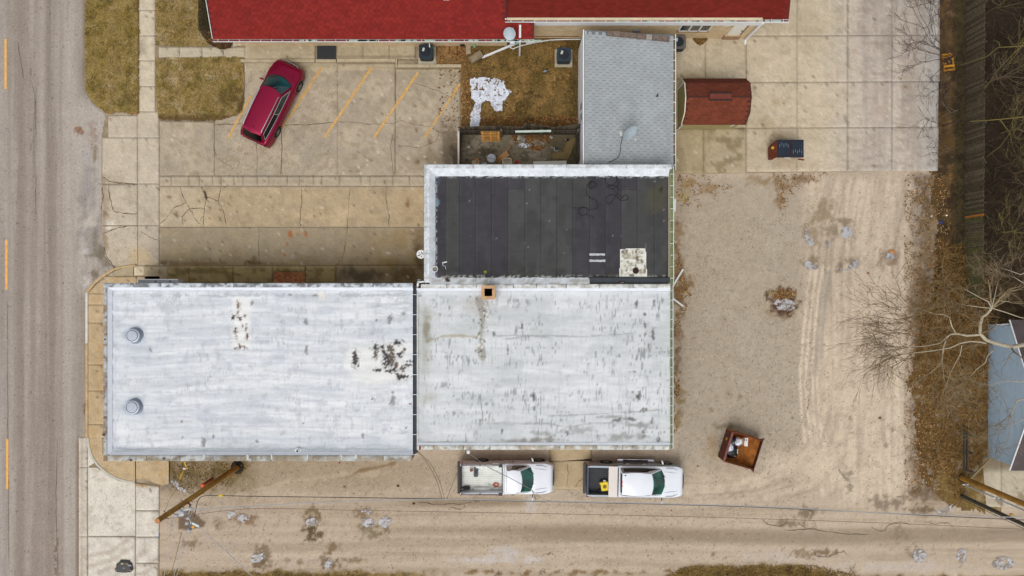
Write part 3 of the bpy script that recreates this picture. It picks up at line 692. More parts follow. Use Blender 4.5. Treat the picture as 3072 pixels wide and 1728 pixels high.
corner = setting('corner_apron',at(360,1560)); bed('bedding',[(237,1312),(264,1312),(300,1400),(345,1440),(410,1448),(479,1455),(478,2000),(237,2000)],.024,corner)
for a,b in ((1312,1401),(1401,1608),(1608,1850)): slab((238,a,263,b),corner,gap=.5)
arc_sheet('slab',[(265,1330),(278,1376),(298,1402),(290,1388),(266,1401)],.05,corner)
arc_sheet('slab',[(266,1402),(300,1404),(325,1426),(355,1442),(406,1450),(406,1607),(266,1607)],.05,corner)
slab((266,1609,406,1850),corner,gap=.5); slab((409,1532,478,1609),corner,gap=.5); slab((409,1611,476,1687),corner,gap=.5); slab((409,1689,474,1850),corner,gap=.5)
slab(((409,1448),(440,1452),(478,1458),(478,1530)),corner,gap=.3) if False else slab(((409,1449),(478,1458),(478,1530),(409,1530)),corner,gap=.4)
ribbon([(265,1340),(275,1372),(290,1400),(302,1412)],.05,.062,'crack',m_crack,corner,2,360); ribbon([(266,1401),(290,1386)],.05,.064,'crack',m_crack,corner,2,361)

# rear yard slabs
rear = setting('rear_yard',at(2400,300)); bed('bedding',[(2026,-300),(2822,-300),(2812,512),(2024,522)],.024,rear)
def lerpq(u0,u1,v0,v1): return ((u0,v0),(u1,v0),(u1,v1),(u0,v1))
cols = [2239,2391,2543,2676,2818]; rows = [-300,-60,108,247,384,516]
for i in range(4):
    for j in range(5):
        u0,u1,v0,v1 = cols[i],cols[i + 1],rows[j],rows[j + 1]
        if v0 < 100 and u0 < 2239: continue
        sh = lambda u: -3.0 * (u - 2239) / 580
        slab(((u0,v0 + sh(u0)),(u1 - (3 if i == 3 and j > 2 else 0),v0 + sh(u1)),(u1 - (6 if i == 3 and j > 2 else 0),v1 + sh(u1)),(u0,v1 + sh(u0))),rear,gap=.35,step=.16)
for q in ((1960,112,2115,237),(2116,112,2237,237),(1960,238,2237,384),(1960,385,2110,521),(2111,385,2237,519)): slab(q,rear,gap=.6,step=.16)
slab((1900,-300,2237,111),rear,gap=.6,step=.2)
# step of concrete between the two pickups
sl_ = setting('side_pad',at(1712,1400)); bed('bedding',[(1648,1330),(1775,1330),(1775,1468),(1648,1468)],.02,sl_)
slab((1649,1330,1774,1382),sl_,gap=.5,z1=.045); slab(((1649,1384),(1774,1376),(1774,1467),(1649,1466)),sl_,gap=.4,z1=.045)
ribbon([(1700,1462),(1705,1420),(1702,1390)],.03,.05,'crack',m_crack,sl_,3,370); ribbon([(1725,1462),(1735,1445),(1756,1432)],.04,.05,'crack',m_crack,sl_,3,371)
bpad = setting('shop_pad',at(3010,1440)); bed('bedding',[(2945,1368),(3200,1368),(3200,1523),(2960,1520)],.02,bpad)
slab(((2945,1369),(3003,1369),(3003,1521),(2958,1519)),bpad,gap=.4,z1=.05); slab(((3004,1369),(3200,1369),(3200,1522),(3004,1521)),bpad,gap=.4,z1=.05)

# ---------------------------------------------------------------- turf
def paint_lawn(p):
    u,v = p.u,p.v
    p.fill((146,122,74)); p.fb(34,34,211,.45,.62,(128,112,50),.8); p.fb(20,20,212,.5,.66,(162,138,92),.7); p.fb(9,9,213,.54,.68,(88,72,34),.7); p.fb(26,26,214,.6,.72,(178,160,128),.6)
    p.mix(ss(480,380,u) * (v < 350),(134,116,50),.4)
    p.blob(690,290,50,44,(80,58,28),.8,.9,.8,seed=215,ns=13); p.blob(722,310,18,40,(70,52,24),.8,.8,.8,seed=216,ns=12); p.mix(ss(338,352,v) * (u > 478) * (u < 740),(84,62,30),.8)
    p.blob(520,235,24,26,(182,160,136),.7,.9,.8,seed=217,ns=9); p.blob(330,260,20,12,(178,158,130),.7,.9,.8,seed=218,ns=8)
    p.mix(ss(6,1,np.abs(u - 417)) * (v < 345),(96,70,36),.8); p.mix(ss(330,345,v) * (u < 420),(132,94,56),.7); p.blob(370,300,50,30,(96,84,36),.7,.9,.8,seed=219,ns=10)
    p.mix(ss(262,256,u),(150,132,96),.7)
    p.blob(620,150,50,26,(84,56,24),.0); p.vary(7,7,220,.12)
def paint_yard(p):
    u,v = p.u,p.v
    p.fill((122,98,54)); p.fb(46,46,221,.45,.62,(104,84,34),.85); p.fb(28,28,222,.5,.66,(150,118,68),.7); p.fb(10,10,223,.52,.68,(74,58,24),.75)
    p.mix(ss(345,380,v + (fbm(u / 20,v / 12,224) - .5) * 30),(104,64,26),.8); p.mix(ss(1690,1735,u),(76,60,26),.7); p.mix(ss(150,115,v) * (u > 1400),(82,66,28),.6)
    p.mix(ss(1440,1390,u),(132,102,62),.5); p.blob(1350,150,50,44,(142,110,68),.8,.8,.8,seed=225,ns=12); p.blob(1430,170,20,30,(62,46,20),.8,.8,.8,seed=226,ns=9)
    p.blob(1700,360,60,14,(56,46,18),.7,.9,.8,seed=227,ns=10); p.blob(1550,230,60,30,(158,122,70),.5,.9,.9,seed=228); p.vary(7,7,229,.14)
def warped(poly,amt=4,ns=12,seed=5):
    return lambda u,v: inpoly(u + (fbm(u / ns,v / ns,seed) - .5) * 2 * amt,v + (fbm(u / ns,v / ns,seed + 7) - .5) * 2 * amt,poly)
def lawn(name,poly,z,paint,step=.065,amt=4,material=None,seed=5,parent=None,zamp=.05):
    xs = [at(a,b)[0] for a,b in poly]; ys = [at(a,b)[1] for a,b in poly]
    o = sheet(name,np.arange(min(xs) - .2,max(xs) + .3,step),np.arange(min(ys) - .2,max(ys) + .3,step),z,paint,material or m_grass,warped(poly,amt,12,seed),h=0,
              zf=lambda u,v: (fbm(u / 8,v / 8,seed + 3) - .5) * zamp,parent=parent)
    if parent is None: o['kind'] = 'structure'
    return o
verge = lawn('verge',[(257,-300),(418,-300),(419,342),(400,346),(378,338),(352,338),(328,344),(300,326),(276,306),(262,278),(257,240)],.09,paint_lawn,seed=231)
lawn('lawn',[(469,-300),(720,-300),(720,120),(610,141),(520,139),(474,136),(470,100)],.09,paint_lawn,seed=232)
lawn('lawn',[(470,177),(600,173),(732,172),(735,240),(734,300),(727,338),(694,352),(644,364),(560,363),(478,360),(471,300)],.09,paint_lawn,seed=233)
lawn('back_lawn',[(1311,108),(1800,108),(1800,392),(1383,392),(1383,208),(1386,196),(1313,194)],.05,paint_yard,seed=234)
lawn('strip_lawn',[(1311,100),(1313,190),(1306,160)],.045,paint_yard,seed=235)
# patio
patio = setting('patio',at(1560,450)); slab((1381,392,1760,545),patio,gap=0,step=.08,z1=.06)
# mulch bed at the corner of the motel
def paint_mulch(p): p.fill((66,44,20)); p.fb(10,10,241,.5,.65,(96,64,26),.8); p.fb(14,14,242,.55,.7,(44,34,14),.8)
lawn('mulch_bed',[(606,-300),(760,-300),(760,115),(700,130),(692,148),(664,150),(636,140),(612,116),(598,84),(597,20)],.12,paint_mulch,amt=2,material=m_soil,seed=243)
lawn('half_round_bed',[(2078,112),(2120,112),(2120,122),(2110,133),(2099,138),(2088,132),(2079,122)],.08,lambda p: (p.fill((92,68,34)),p.fb(6,6,244,.5,.6,(136,104,50),.8)),amt=1,material=m_soil,seed=245)
# woods floor on the east side
def paint_woods(p):
    u,v = p.u,p.v
    p.fill((60,44,24)); p.fb(30,30,251,.46,.62,(84,64,36),.8); p.fb(12,12,252,.52,.66,(46,34,18),.8); p.fb(16,16,253,.6,.7,(112,92,62),.6)
    m = ss(960,1060,v); p.mix(m,(112,82,38),.85); p.mix(m * ss(.48,.62,fbm(u / 9,v / 9,254)),(64,46,22),.75); p.mix(m * ss(.56,.68,fbm(u / 14,v / 14,255)),(158,142,122),.75); p.mix(m * ss(.5,.7,fbm(u / 30,v / 30,256)),(122,98,54),.5)
    p.mix(ss(2880,2930,u) * ss(900,700,v),(42,32,20),.85); p.mix(ss(1390,1480,v) * ss(2780,2840,u),(128,106,54),.6); p.mix(ss(2905,2880,u) * ss(.4,.6,fbm(u / 20,v / 40,249)),(100,74,38),.6)
    m = ss(2852,2870,u + (fbm(u / 12,v / 12,258) - .5) * 20) * (1 - ss(2892,2900,u)) * ss(860,780,v); p.mix(m,(58,50,24),.8); p.mix(m * ss(.5,.6,fbm(u / 6,v / 6,259)),(38,32,12),.8)
    p.vary(6,6,257,.15)
lawn('woods_floor',[(2819,-400),(3700,-400),(3700,1368),(2975,1372),(2950,1380),(2960,1500),(3010,1530),(2900,1532),(2860,1524),(2800,1480),(2760,1420),(2748,1300),(2744,1200),(2720,1140),(2745,1060),(2760,980),(2790,900),(2806,800),(2812,700),(2806,640),(2795,600),(2800,540),(2795,522),(2793,-400)],
     .02,paint_woods,step=.10,amt=16,material=m_soil,seed=261,zamp=.028)
# ================================================================ BUILDINGS
def block(x0,x1,y0,y1,z0,z1,paint,material,name,parent,step=.08,jig=0.0):
    """a block whose top carries paint(Paint)"""
    nu = max(1,int((x1 - x0) / step)); nv = max(1,int((y1 - y0) / step))
    X,Y = np.meshgrid(np.linspace(x0,x1,nu + 1),np.linspace(y0,y1,nv + 1)); x = X.ravel(); y = Y.ravel()
    pt = Paint(x,y,z1); paint(pt); n = len(x)
    i = np.arange(nv)[:,None] * (nu + 1) + np.arange(nu)[None]
    F = np.stack([i,i + 1,i + nu + 2,i + nu + 1],-1).reshape(-1,4)
    ring = list(range(0,nu + 1)) + [k * (nu + 1) + nu for k in range(1,nv + 1)] + [nv * (nu + 1) + k for k in range(nu - 1,-1,-1)] + [k * (nu + 1) for k in range(nv - 1,0,-1)]
    zt = z1 + (rnd.random() - .5) * jig
    V = np.column_stack([x,y,np.full(n,zt)]); V2 = V[ring].copy(); V2[:,2] = z0; m_ = len(ring)
    F2 = np.array([(ring[k],n + k,n + (k + 1) % m_,ring[(k + 1) % m_]) for k in range(m_)])
    o0 = wloc(parent); V = np.vstack([V,V2]) - np.array([o0.x,o0.y,o0.z])
    me = fast_mesh(name,V,np.vstack([F,F2]),np.clip(np.vstack([pt.c,pt.c[ring]]),.002,.95)); me.materials.append(material)
    return link(name,me,parent)
m_brickred = mat('red_brick',rough=.9,var=.1,bricks=((128,70,54),(104,58,46),(150,140,126),.21,.07))
m_brickbuff = mat('buff_brick',rough=.9,var=.12,vs=2,fine=.08,fs=20,bricks=((208,184,146),(190,162,122),(206,190,160),.22,.075))
m_coping = mat('coping',attr=True,rough=.85,var=.12,vs=3,fine=.12,fs=14)
m_greywall = mat('white_siding',(232,235,240),.6,var=.05,streak=((.5,5,.5),.05))

def walls(name,x0,x1,y0,y1,z1,material,parent,t=.2):
    mb = MB(); mb.box(x0,x1,y0,y0 + t,0,z1); mb.box(x0,x1,y1 - t,y1,0,z1); mb.box(x0,x0 + t,y0 + t,y1 - t,0,z1); mb.box(x1 - t,x1,y0 + t,y1 - t,0,z1)
    return mb.build(name,material,parent)

# ---------------- corner building with the two round vents (west)
H1,D1 = 4.30,4.05
bx0,by1 = XY(310,849,H1); bx1,by0 = XY(1238,1383,H1)
b1 = thing('flat_roof_building','long single-storey corner building under a white coated flat roof with two round vents','building',((bx0 + bx1) / 2,(by0 + by1) / 2,0))
walls('wall',bx0 + .04,bx1 - .05,by0 + .04,by1 - .04,D1 - .03,m_brickred,b1)
def paint_r1(p):
    u,v = p.u,p.v
    p.fill((212,215,219)); wv = v + 9 * np.sin(u / 90) + 6 * (fbm(u / 130,v / 60,300) - .5) * 4
    st = fbm(u / 190,wv / 17,301,3)
    p.mix(ss(.5,.36,st),(226,228,231),.55); p.mix(ss(.52,.68,st),(198,203,209),.6)
    p.fb(70,30,302,.56,.72,(192,197,205),.6); p.fb(16,22,298,.6,.74,(178,182,186),.5); p.fb(4,40,303,.56,.72,(196,201,209),.4,3); p.fb(30,5,299,.56,.72,(200,205,214),.4,3)
    tick = (vn(u / 3.2,v / 13,304) > .78) * ss(.52,.66,fbm(u / 60,v / 26,305)); p.mix(tick.astype(float),(158,164,170),.45)
    p.mix(ss(1040,1225,u) * ss(.5,.6,vn(u / 16,v / 3.2,306)) * ss(.45,.6,fbm(u / 40,v / 50,307)),(176,180,184),.5)
    p.c = p.c * (1 + (np.random.RandomState(8).rand(len(u)) - .5) * .05)[:,None]
    # dirty rims
    p.mix(ss(1325,1362,v + (fbm(u / 30,v / 10,308) - .5) * 26),(170,178,186),.75); p.mix(ss(7,1,np.abs(v - 886 - (fbm(u / 10,v / 10,309) - .5) * 14)) * (fbm(u / 22,v / 8,310) > .47),(160,166,172),.6)
    p.mix(ss(5,1,np.abs(v - 1347 + (fbm(u / 24,v / 24,311) - .5) * 10)) * 1.0,(140,148,154),.5); p.mix(ss(352,330,u),(222,226,236),.7); p.mix(ss(4,1,np.abs(u - 346)) * 1.0,(188,196,206),.5)
    p.mix(ss(1215,1238,u),(198,206,216),.6)
    for k in range(34):
        p.blob(340 + rnd.random() * 880,880 + rnd.random() * 460,4 + rnd.random() * 9,6 + rnd.random() * 16,(170,174,178),.5,.9,.8,seed=312 + k,ns=7)
    # ponding rings and wrinkles
    for k in range(12):
        y = 905 + k * 38; p.line([(350 + rnd.random() * 100,y + 6),(560,y + 8 * math.sin(k)),(800,y - 6),(1000 + rnd.random() * 200,y + 8 * math.cos(k * 2))],3.2,(180,187,197),.5,rough=.9,soft=.9,seed=350 + k)
    # worn patches: undercoat shows
    p.poly([(698,892),(752,894),(752,1050),(696,1046)],(230,229,227),.8,8,9); p.poly([(1048,1036),(1236,1030),(1238,1148),(1120,1152),(1062,1146),(1040,1090)],(229,229,226),.7,16,18)
    for a in [(714,913,6,11),(699,952,5,6),(703,950,4,8),(719,955,6,7),(735,950,3,6),(707,998,5,14),(738,988,3,18),(742,1010,5,10),(727,975,3,8),(713,938,3,10),(720,1040,6,8),(735,1044,5,5),(706,1046,4,5),(756,906,3,4)]:
        p.blob(a[0],a[1],a[2] * 1.9,a[3] * 1.6,(168,158,150),.5,1.3,.9,seed=321 + a[0] % 7,ns=5); p.blob(*a,(74,50,42) if a[0] % 2 else (96,70,56),.95,1.7,.6,seed=320 + a[0] % 7,ns=4)
    for a in [(1067,1082,8,20),(1064,1060,4,12),(1126,1045,9,8),(1128,1065,6,12),(1142,1040,6,6),(1170,1044,10,8),(1165,1078,12,20),(1176,1070,8,16),(1195,1030,12,8),(1198,1064,8,8),(1212,1050,6,6),(1188,1098,6,12),(1206,1108,8,8),(1172,1112,10,6),(1210,1130,14,5),(1196,1130,6,8),(1226,1084,10,3),(1226,1096,10,3),(1150,1060,4,10),(1132,1110,10,4)]:
        p.blob(a[0],a[1],a[2] * 1.8,a[3] * 1.6,(150,148,144),.5,1.4,.9,seed=331 + a[0] % 9,ns=6); p.blob(a[0],a[1],a[2] * 1.3,a[3] * 1.35,(54,48,47) if a[0] % 3 else (92,76,62),.95,1.5,.55,seed=330 + a[0] % 9,ns=5)
    for a in [(1178,1178,7,8),(1180,1192,9,8),(1176,1207,11,13),(1170,956,11,15),(1130,960,5,6),(1125,1200,4,5),(545,1264,4,6),(547,1312,6,7),(770,1324,6,8),(909,1270,5,4),(1175,1286,4,4),(1218,1282,4,5),(612,1330,8,22),(640,1310,5,12),(918,966,7,15),(920,1050,6,16),(1090,1306,7,10),(1110,915,4,4),(944,886,14,5),(868,884,10,5),(450,1050,6,10),(1210,940,10,7)]:
        p.blob(*a,(112,112,112),.75,.9,.6,seed=340 + a[0] % 9,ns=6)
    for c in ((397,1007),(396,1222)):
        p.blob(c[0] + 4,c[1],50,44,(196,206,220),.8,.3,.9,seed=345); p.blob(c[0] - 3,c[1] - 2,31,29,(112,132,152),.9,.2,.8,seed=346); p.blob(c[0] + 30,c[1] + 14,14,20,(176,186,200),.6,.6,.9,seed=347)
    p.blob(965,888,16,16,(226,222,214),.8,.3,.5,seed=348)
xs1 = np.arange(bx0 + .26,bx1 + .03,.06); ys1 = np.arange(by0 + .34,by1 - .2,.06)
roof1 = sheet('roof',xs1,ys1,D1,paint_r1,m_roofpaint,zf=lambda u,v: .035 * np.sin((v + 9 * np.sin(u / 90)) / 6.1) * .35 + (fbm(u / 60,v / 12,349) - .5) * .08,parent=b1)
def paint_cope(p,base,dark,seed,lo=.46,hi=.6,a=.9,brown=None):
    u,v = p.u,p.v; p.fill(base); p.fb(22,12,seed,lo,hi,dark,a); p.fb(9,9,seed + 1,.55,.68,tuple(int(c * .8) for c in dark),.6); p.fb(30,30,seed + 2,.55,.68,base,.8)
    if brown: p.fb(40,20,seed + 3,.5,.64,brown,.7)
def coping_row(parent,axis_,cuts,a0,a1,z0,z1,seed,base,dark,brown=None,whites=()):
    for i,(s_,e_) in enumerate(zip(cuts,cuts[1:])):
        k = min(s_,e_); l = max(s_,e_)
        r = (k + .012,l - .012,a0,a1) if axis_ == 'x' else (a0,a1,k + .012,l - .012)
        block(*r,z0,z1,lambda p: paint_cope(p,base,dark,seed + i % 5,brown=brown),m_coping,'coping',parent,.07,.012)
uc = lambda u,h: at(u,864,h)[0]; vc = lambda v,h: at(1536,v,h)[1]
coping_row(b1,'x',[uc(u,H1) for u in (310,400,483,617,700,790,923,1032,1120,1180,1238)],by1 - .25,by1,D1 - .04,H1,360,(196,202,208),(116,118,120),None)
coping_row(b1,'y',[vc(v,H1) for v in (862,1000,1130,1250,1367)],bx0,bx0 + .22,D1 - .04,H1,366,(178,178,180),(128,110,94),(140,118,96))
coping_row(b1,'x',[uc(u,H1) for u in (322,440,540,612,640,743,815,923,940,1024,1068,1150,1236)],by0,by0 + .32,D1 - .04,H1,372,(184,186,184),(134,126,112),(150,134,110))
MB().box(bx0 + .0,bx0 + .30,by0,by0 + .34,H1 - .08,H1 - .004).build('corner_cap',mat('corner_cap',(142,122,100),.9,var=.2,vs=4),b1)
mb = MB()   # cant strips up to the copings
mb.quad((bx0 + .2,by1 - .25,H1 - .02),(bx1,by1 - .25,H1 - .02),(bx1,by1 - .42,D1 + .03),(bx0 + .38,by1 - .42,D1 + .03))
mb.quad((bx0 + .22,by1 - .25,H1 - .02),(bx0 + .40,by1 - .42,D1 + .03),(bx0 + .40,by0 + .5,D1 + .03),(bx0 + .22,by0 + .32,H1 - .02))
mb.quad((bx0 + .22,by0 + .32,H1 - .02),(bx0 + .40,by0 + .5,D1 + .03),(bx1,by0 + .5,D1 + .03),(bx1,by0 + .32,H1 - .02))
mb.build('cant_strip',mat('cant_white',(220,224,232),.7,var=.05,vs=3,streak=((.6,9,1),.05)),b1)
for u in (612,743,815,923,1024,1068):
    x = uc(u,H1); w_ = .03 + rnd.random() * .05; MB().box(x - w_,x + w_,by0 + .02 + rnd.random() * .12,by0 + .36,H1 + .002,H1 + .012).build('sealant_patch',m_whited,b1)
for u,v in ((393,1381),(492,1376)):
    x,y = XY(u,v,H1); MB().box(x - .05,x + .05,y - .04,y + .06,H1 - .02,H1 + .03).build('scupper',m_dkmetal,b1)
x,y = XY(313,1304,H1); MB().box(x - .10,x + .05,y - .06,y + .06,H1 - .1,H1 + .02).build('scupper',m_dkmetal,b1)
x,y = XY(316,1018,H1); MB().box(x - .06,x + .03,y - .04,y + .04,H1 - .1,H1 + .02).build('scupper',m_dkmetal,b1)
for i,(u,v) in enumerate(((398,1007),(397,1222))):
    x,y = XY(u,v,D1 + .3); t = thing('roof_vent',('northern' if i == 0 else 'southern') + ' of the two round grey vents on the white corner roof','roof vent',(x,y,D1),0,'round vents on the corner building roof')
    MB().lathe((0,0,0),[(.5,-.03),(.45,.03),(.40,.06),(.385,.24)],32).build('curb',mat('vent_curb',(132,142,156),.5,var=.1),t,local=True,smooth=True)
    MB().lathe((0,0,.22),[(.36,0),(.375,.02),(.375,.1),(.35,.12),(.33,.125)],32).build('rim',mat('vent_rim',(206,210,220),.35,metal=.2,var=.05),t,local=True,smooth=True)
    MB().lathe((0,0,.325),[(.335,0),(.33,.025),(.2,.05),(.02,.06)],32).build('cap',mat('vent_cap',(176,184,196),.55,var=.08,vs=8),t,local=True,smooth=True)
    MB().tube([(.31 * math.cos(a),.31 * math.sin(a),.36) for a in np.linspace(0,2 * math.pi,33)],.014,5).build('seam',m_dkmetal,t,local=True)
def pipe_stub(u,v,h,r,lab,m_=None):
    x,y = XY(u,v,h); t = thing('vent_pipe',lab,'pipe',(x,y,h))
    MB().lathe((0,0,0),[(r * 2.0,0),(r * 1.7,.01),(r,.05),(r,.16),(r * .75,.16),(r * .75,.04)],14).build('pipe',m_ or m_white,t,local=True,smooth=True)
    MB().lathe((0,0,.04),[(r * .74,0),(r * .2,.001)],14).build('bore',m_black,t,local=True)
pipe_stub(894,1352,D1 + .02,.09,'short white vent pipe near the south edge of the corner roof')
pipe_stub(755,916,D1 + .02,.035,'small black pipe stub beside the peeling patch on the corner roof')
pipe_stub(1259,890,D1 - .1,.04,'small black pipe stub just east of the gutter between the white roofs')
pipe_stub(1117,1198,D1 + .02,.05,'tiny pipe stub right of centre on the corner roof')
# the sign box on the north wall
x0,y0 = XY(415,848,3.6); x1,_ = XY(535,848,3.6)
sb = MB().box(x0,x1,by1 - .0,by1 + .22,3.0,3.62).build('sign_box',mat('sign_box',(172,178,184),.5,var=.1),b1)
MB().box(x0,x1,by1 + .19,by1 + .23,3.60,3.66).build('rim',m_white,sb)
for u in (466,510): MB().box(uc(u,3.6),uc(u,3.6) + .05,by1 + .05,by1 + .15,3.62,3.64).build('screw_cap',m_dkmetal,sb)
# door behind the brick step
d1 = XY(869,850,0)[0]; MB().box(d1 - .5,d1 + .5,by1 - .06,by1 + .0,.12,2.2).build('door',mat('shop_door',(70,60,52),.5),b1)
# brick step: every brick
stp = setting('brick_step',at(869,833)); a = at(821,817); b = at(918,850)
MB().box(a[0],b[0],b[1],a[1],0,.115).build('mortar_bed',mat('mortar',(120,100,80),.95,var=.2),stp)
bm_ = [mat('step_brick_%s' % n,c,.85,var=.15,vs=6) for n,c in (('a',(166,104,62)),('b',(150,90,54)),('c',(176,116,70)))]
bmesh_ = []
for m_ in bm_:
    me = MB().box(-.095,.095,-.062,.062,0,.03).mesh('brick'); me.materials.append(m_); bmesh_.append(me)
for r in range(5):
    for c in range(11):
        xx = a[0] + .1 + c * .2 - (.1 if r % 2 else 0); yy = b[1] + .08 + r * .134
        if xx < a[0] + .04 or xx > b[0] - .04: continue
        o = link('brick',rnd.choice(bmesh_),stp); o.location = Vector((xx,yy,.112 + rnd.random() * .006)) - stp.location; o.rotation_euler = (0,0,(rnd.random() - .5) * .04)

# ---------------- box gutter between the two white roofs
gx0 = uc(1238,4.2); gx1 = uc(1246,4.2)
gt = MB(); gt.box(bx1 - .05 + .001,bx1 + .22,by0 + .35,by1 - .12,3.86,3.9); gut1 = gt.build('box_gutter',mat('dark_gutter',(44,46,54),.6,var=.35,vs=3),b1)
for v in np.arange(884,1372,60):
    y = vc(v,4.1); MB().box(bx1 - .02,bx1 + .2,y - .012,y + .012,4.06,4.1).build('strap',m_white,b1)

# ---------------- white-roofed middle building (B2)
H2,D2 = 4.15,3.9
g2a0 = at(2013,864,4.05)[0]; cx0,cy1 = XY(1249,852,H2); cx1,cy0 = XY(2012,1351,H2)
b2 = thing('flat_roof_building','middle building with streaked pale grey flat roof and a square brick chimney','building',((cx0 + cx1) / 2,(cy0 + cy1) / 2,0))
walls('wall',cx0 + .03,cx1 - .05,cy0 + .04,cy1 - .05,D2 - .06,m_brickred,b2)
def paint_r2(p):
    u,v = p.u,p.v
    p.fill((205,208,210)); p.fb(150,30,401,.48,.66,(218,220,223),.7); p.fb(90,50,402,.54,.7,(188,192,193),.7)
    for s_,a_ in ((403,.5),(404,.45)):
        t_ = ss(.68,.86,vn(u / 3.4,v / (12 + (s_ - 403) * 9),s_)) * ss(.46,.64,fbm(u / 60,v / 34,s_ + 2)); p.mix(t_,(116,120,120),a_ * 1.4)
    p.fb(4,60,407,.56,.72,(188,194,196),.5,3); p.fb(40,5,398,.58,.72,(192,197,200),.4,3)
    p.mix(ss(1312,1256,u + (fbm(u / 14,v / 40,408) - .5) * 30) * ss(900,940,v) * (1 - ss(1060,1200,v)),(164,162,148),.85)
    p.blob(1280,990,16,60,(128,120,98),.7,.8,.9,seed=409,ns=14); p.blob(1272,1205,10,26,(176,172,156),.7,.9,.8,seed=410); p.blob(1290,1190,30,30,(180,180,170),.6,.8,.9,seed=411)
    p.line([(1290,1020),(1330,1008),(1380,1006),(1430,1012)],5,(170,160,140),.8,rough=.8)
    # stony trail below the chimney
    p.blob(1440,900,40,26,(166,164,158),.8,.9,.8,seed=412,ns=9); p.blob(1410,920,36,26,(186,184,178),.7,.9,.8,seed=413,ns=9)
    p.line([(1438,900),(1448,960),(1442,1010),(1448,1075)],13,(150,146,136),.8,rough=1.1,soft=.8)
    for k in range(50):
        p.blob(1425 + rnd.random() * 40,890 + rnd.random() * 185,3,4,rnd.choice([(92,84,72),(206,200,186),(222,220,214),(120,112,96)]),.9,.5,.5,seed=414)
    for a in [(1934,944,7,9),(1935,975,4,14),(1935,1006,4,10),(1960,1000,6,20),(1960,1012,7,6),(1948,1040,4,12),(1482,1004,6,10),(1566,975,5,18),(1524,1045,4,20),(1910,910,6,16),(1462,910,3,10),(1962,905,5,14),(1411,890,4,4),
              (1917,1188,7,18),(1912,1190,5,9),(1927,1232,8,11),(1940,1228,8,6),(1957,1256,5,12),(1955,1268,6,7),(1505,1294,5,9),(1608,1320,5,8),(1600,1186,5,20),(1603,1225,5,12),(1702,1300,5,9),(1855,1260,20,7),(1890,1258,26,8),(1975,1320,10,12),(1930,1305,7,16)]:
        p.blob(*a,(88,86,84),.8,.9,.6,seed=416 + a[0] % 8,ns=6)
    for a in [(1640,1300,60,14,(138,138,134)),(1620,1318,90,9,(126,122,114)),(1750,1292,70,16,(150,152,152)),(1860,1310,90,16,(140,140,136)),(1560,1322,120,8,(134,130,124)),(1900,1275,70,12,(132,132,130)),(1840,1250,60,9,(124,124,122)),(1300,1330,60,8,(150,150,146)),(1500,1270,90,8,(168,170,170))]:
        p.blob(*a[:4],a[4],.75,.9,.8,seed=425,ns=16)
    for k,P in enumerate([[(1560,1272),(1640,1270),(1700,1282),(1770,1270),(1840,1268)],[(1930,1320),(1925,1300),(1940,1285)],[(1640,1248),(1760,1244),(1980,1230)],[(1260,1010),(1300,1016)],[(1480,1008),(1560,1006),(1650,1012)],[(1520,1018),(1600,1006),(1750,1010),(1900,1000)]]):
        p.line(P,3,(150,152,150),.6,rough=.9,seed=430 + k)
    p.mix(ss(1318,1344,v + (fbm(u / 26,v / 9,440) - .5) * 20),(160,164,164),.7); p.mix(ss(900,872,v),(216,220,224),.8)
    p.mix(ss(10,3,np.abs(u - 1262)),(196,202,206),.6)
xs2 = np.arange(cx0 + .02,g2a0 + .03,.06); ys2 = np.arange(cy0 + .3,cy1 - .2,.06)
sheet('roof',xs2,ys2,D2,paint_r2,m_roofpaint,zf=lambda u,v: .02 * np.sin((v + 12 * np.sin(u / 120)) / 7) * .4 + (fbm(u / 50,v / 14,449) - .5) * .07,parent=b2)
coping_row(b2,'x',[uc(u,H2) for u in (1262,1340,1430,1540,1610,1700,1800,1900,2012)],cy1 - .24,cy1,D2 - .1,H2,450,(212,214,214),(176,174,166),None)
coping_row(b2,'x',[uc(u,H2) for u in (1249,1300,1390,1470,1560,1680,1696,1790,1870,1900,1960,2010)],cy0,cy0 + .26,D2 - .1,D2 + .12,455,(208,210,206),(166,160,146),(168,150,124))
mb = MB(); mb.quad((cx0,cy1 - .24,H2 - .02),(cx1,cy1 - .24,H2 - .02),(cx1,cy1 - .40,D2 + .03),(cx0,cy1 - .40,D2 + .03)); mb.build('cant_strip',_M['cant_white'],b2); mb = MB(); mb.quad((cx0,cy0 + .26,D2 + .11),(cx0,cy0 + .4,D2 + .03),(cx1,cy0 + .4,D2 + .03),(cx1,cy0 + .26,D2 + .11))
mb.build('cant_strip',_M['cant_white'],b2)
MB().box(cx0,cx0 + .07,cy0 + .0,cy1,D2 - .1,D2 + .06).build('edge_trim',m_whited,b2)
x,y = XY(1260,1343,D2 + .1); MB().box(x - .05,x + .05,y - .12,y + .12,D2 + .02,D2 + .14).build('red_brick',mat('loose_brick',(140,62,44),.9),b2)
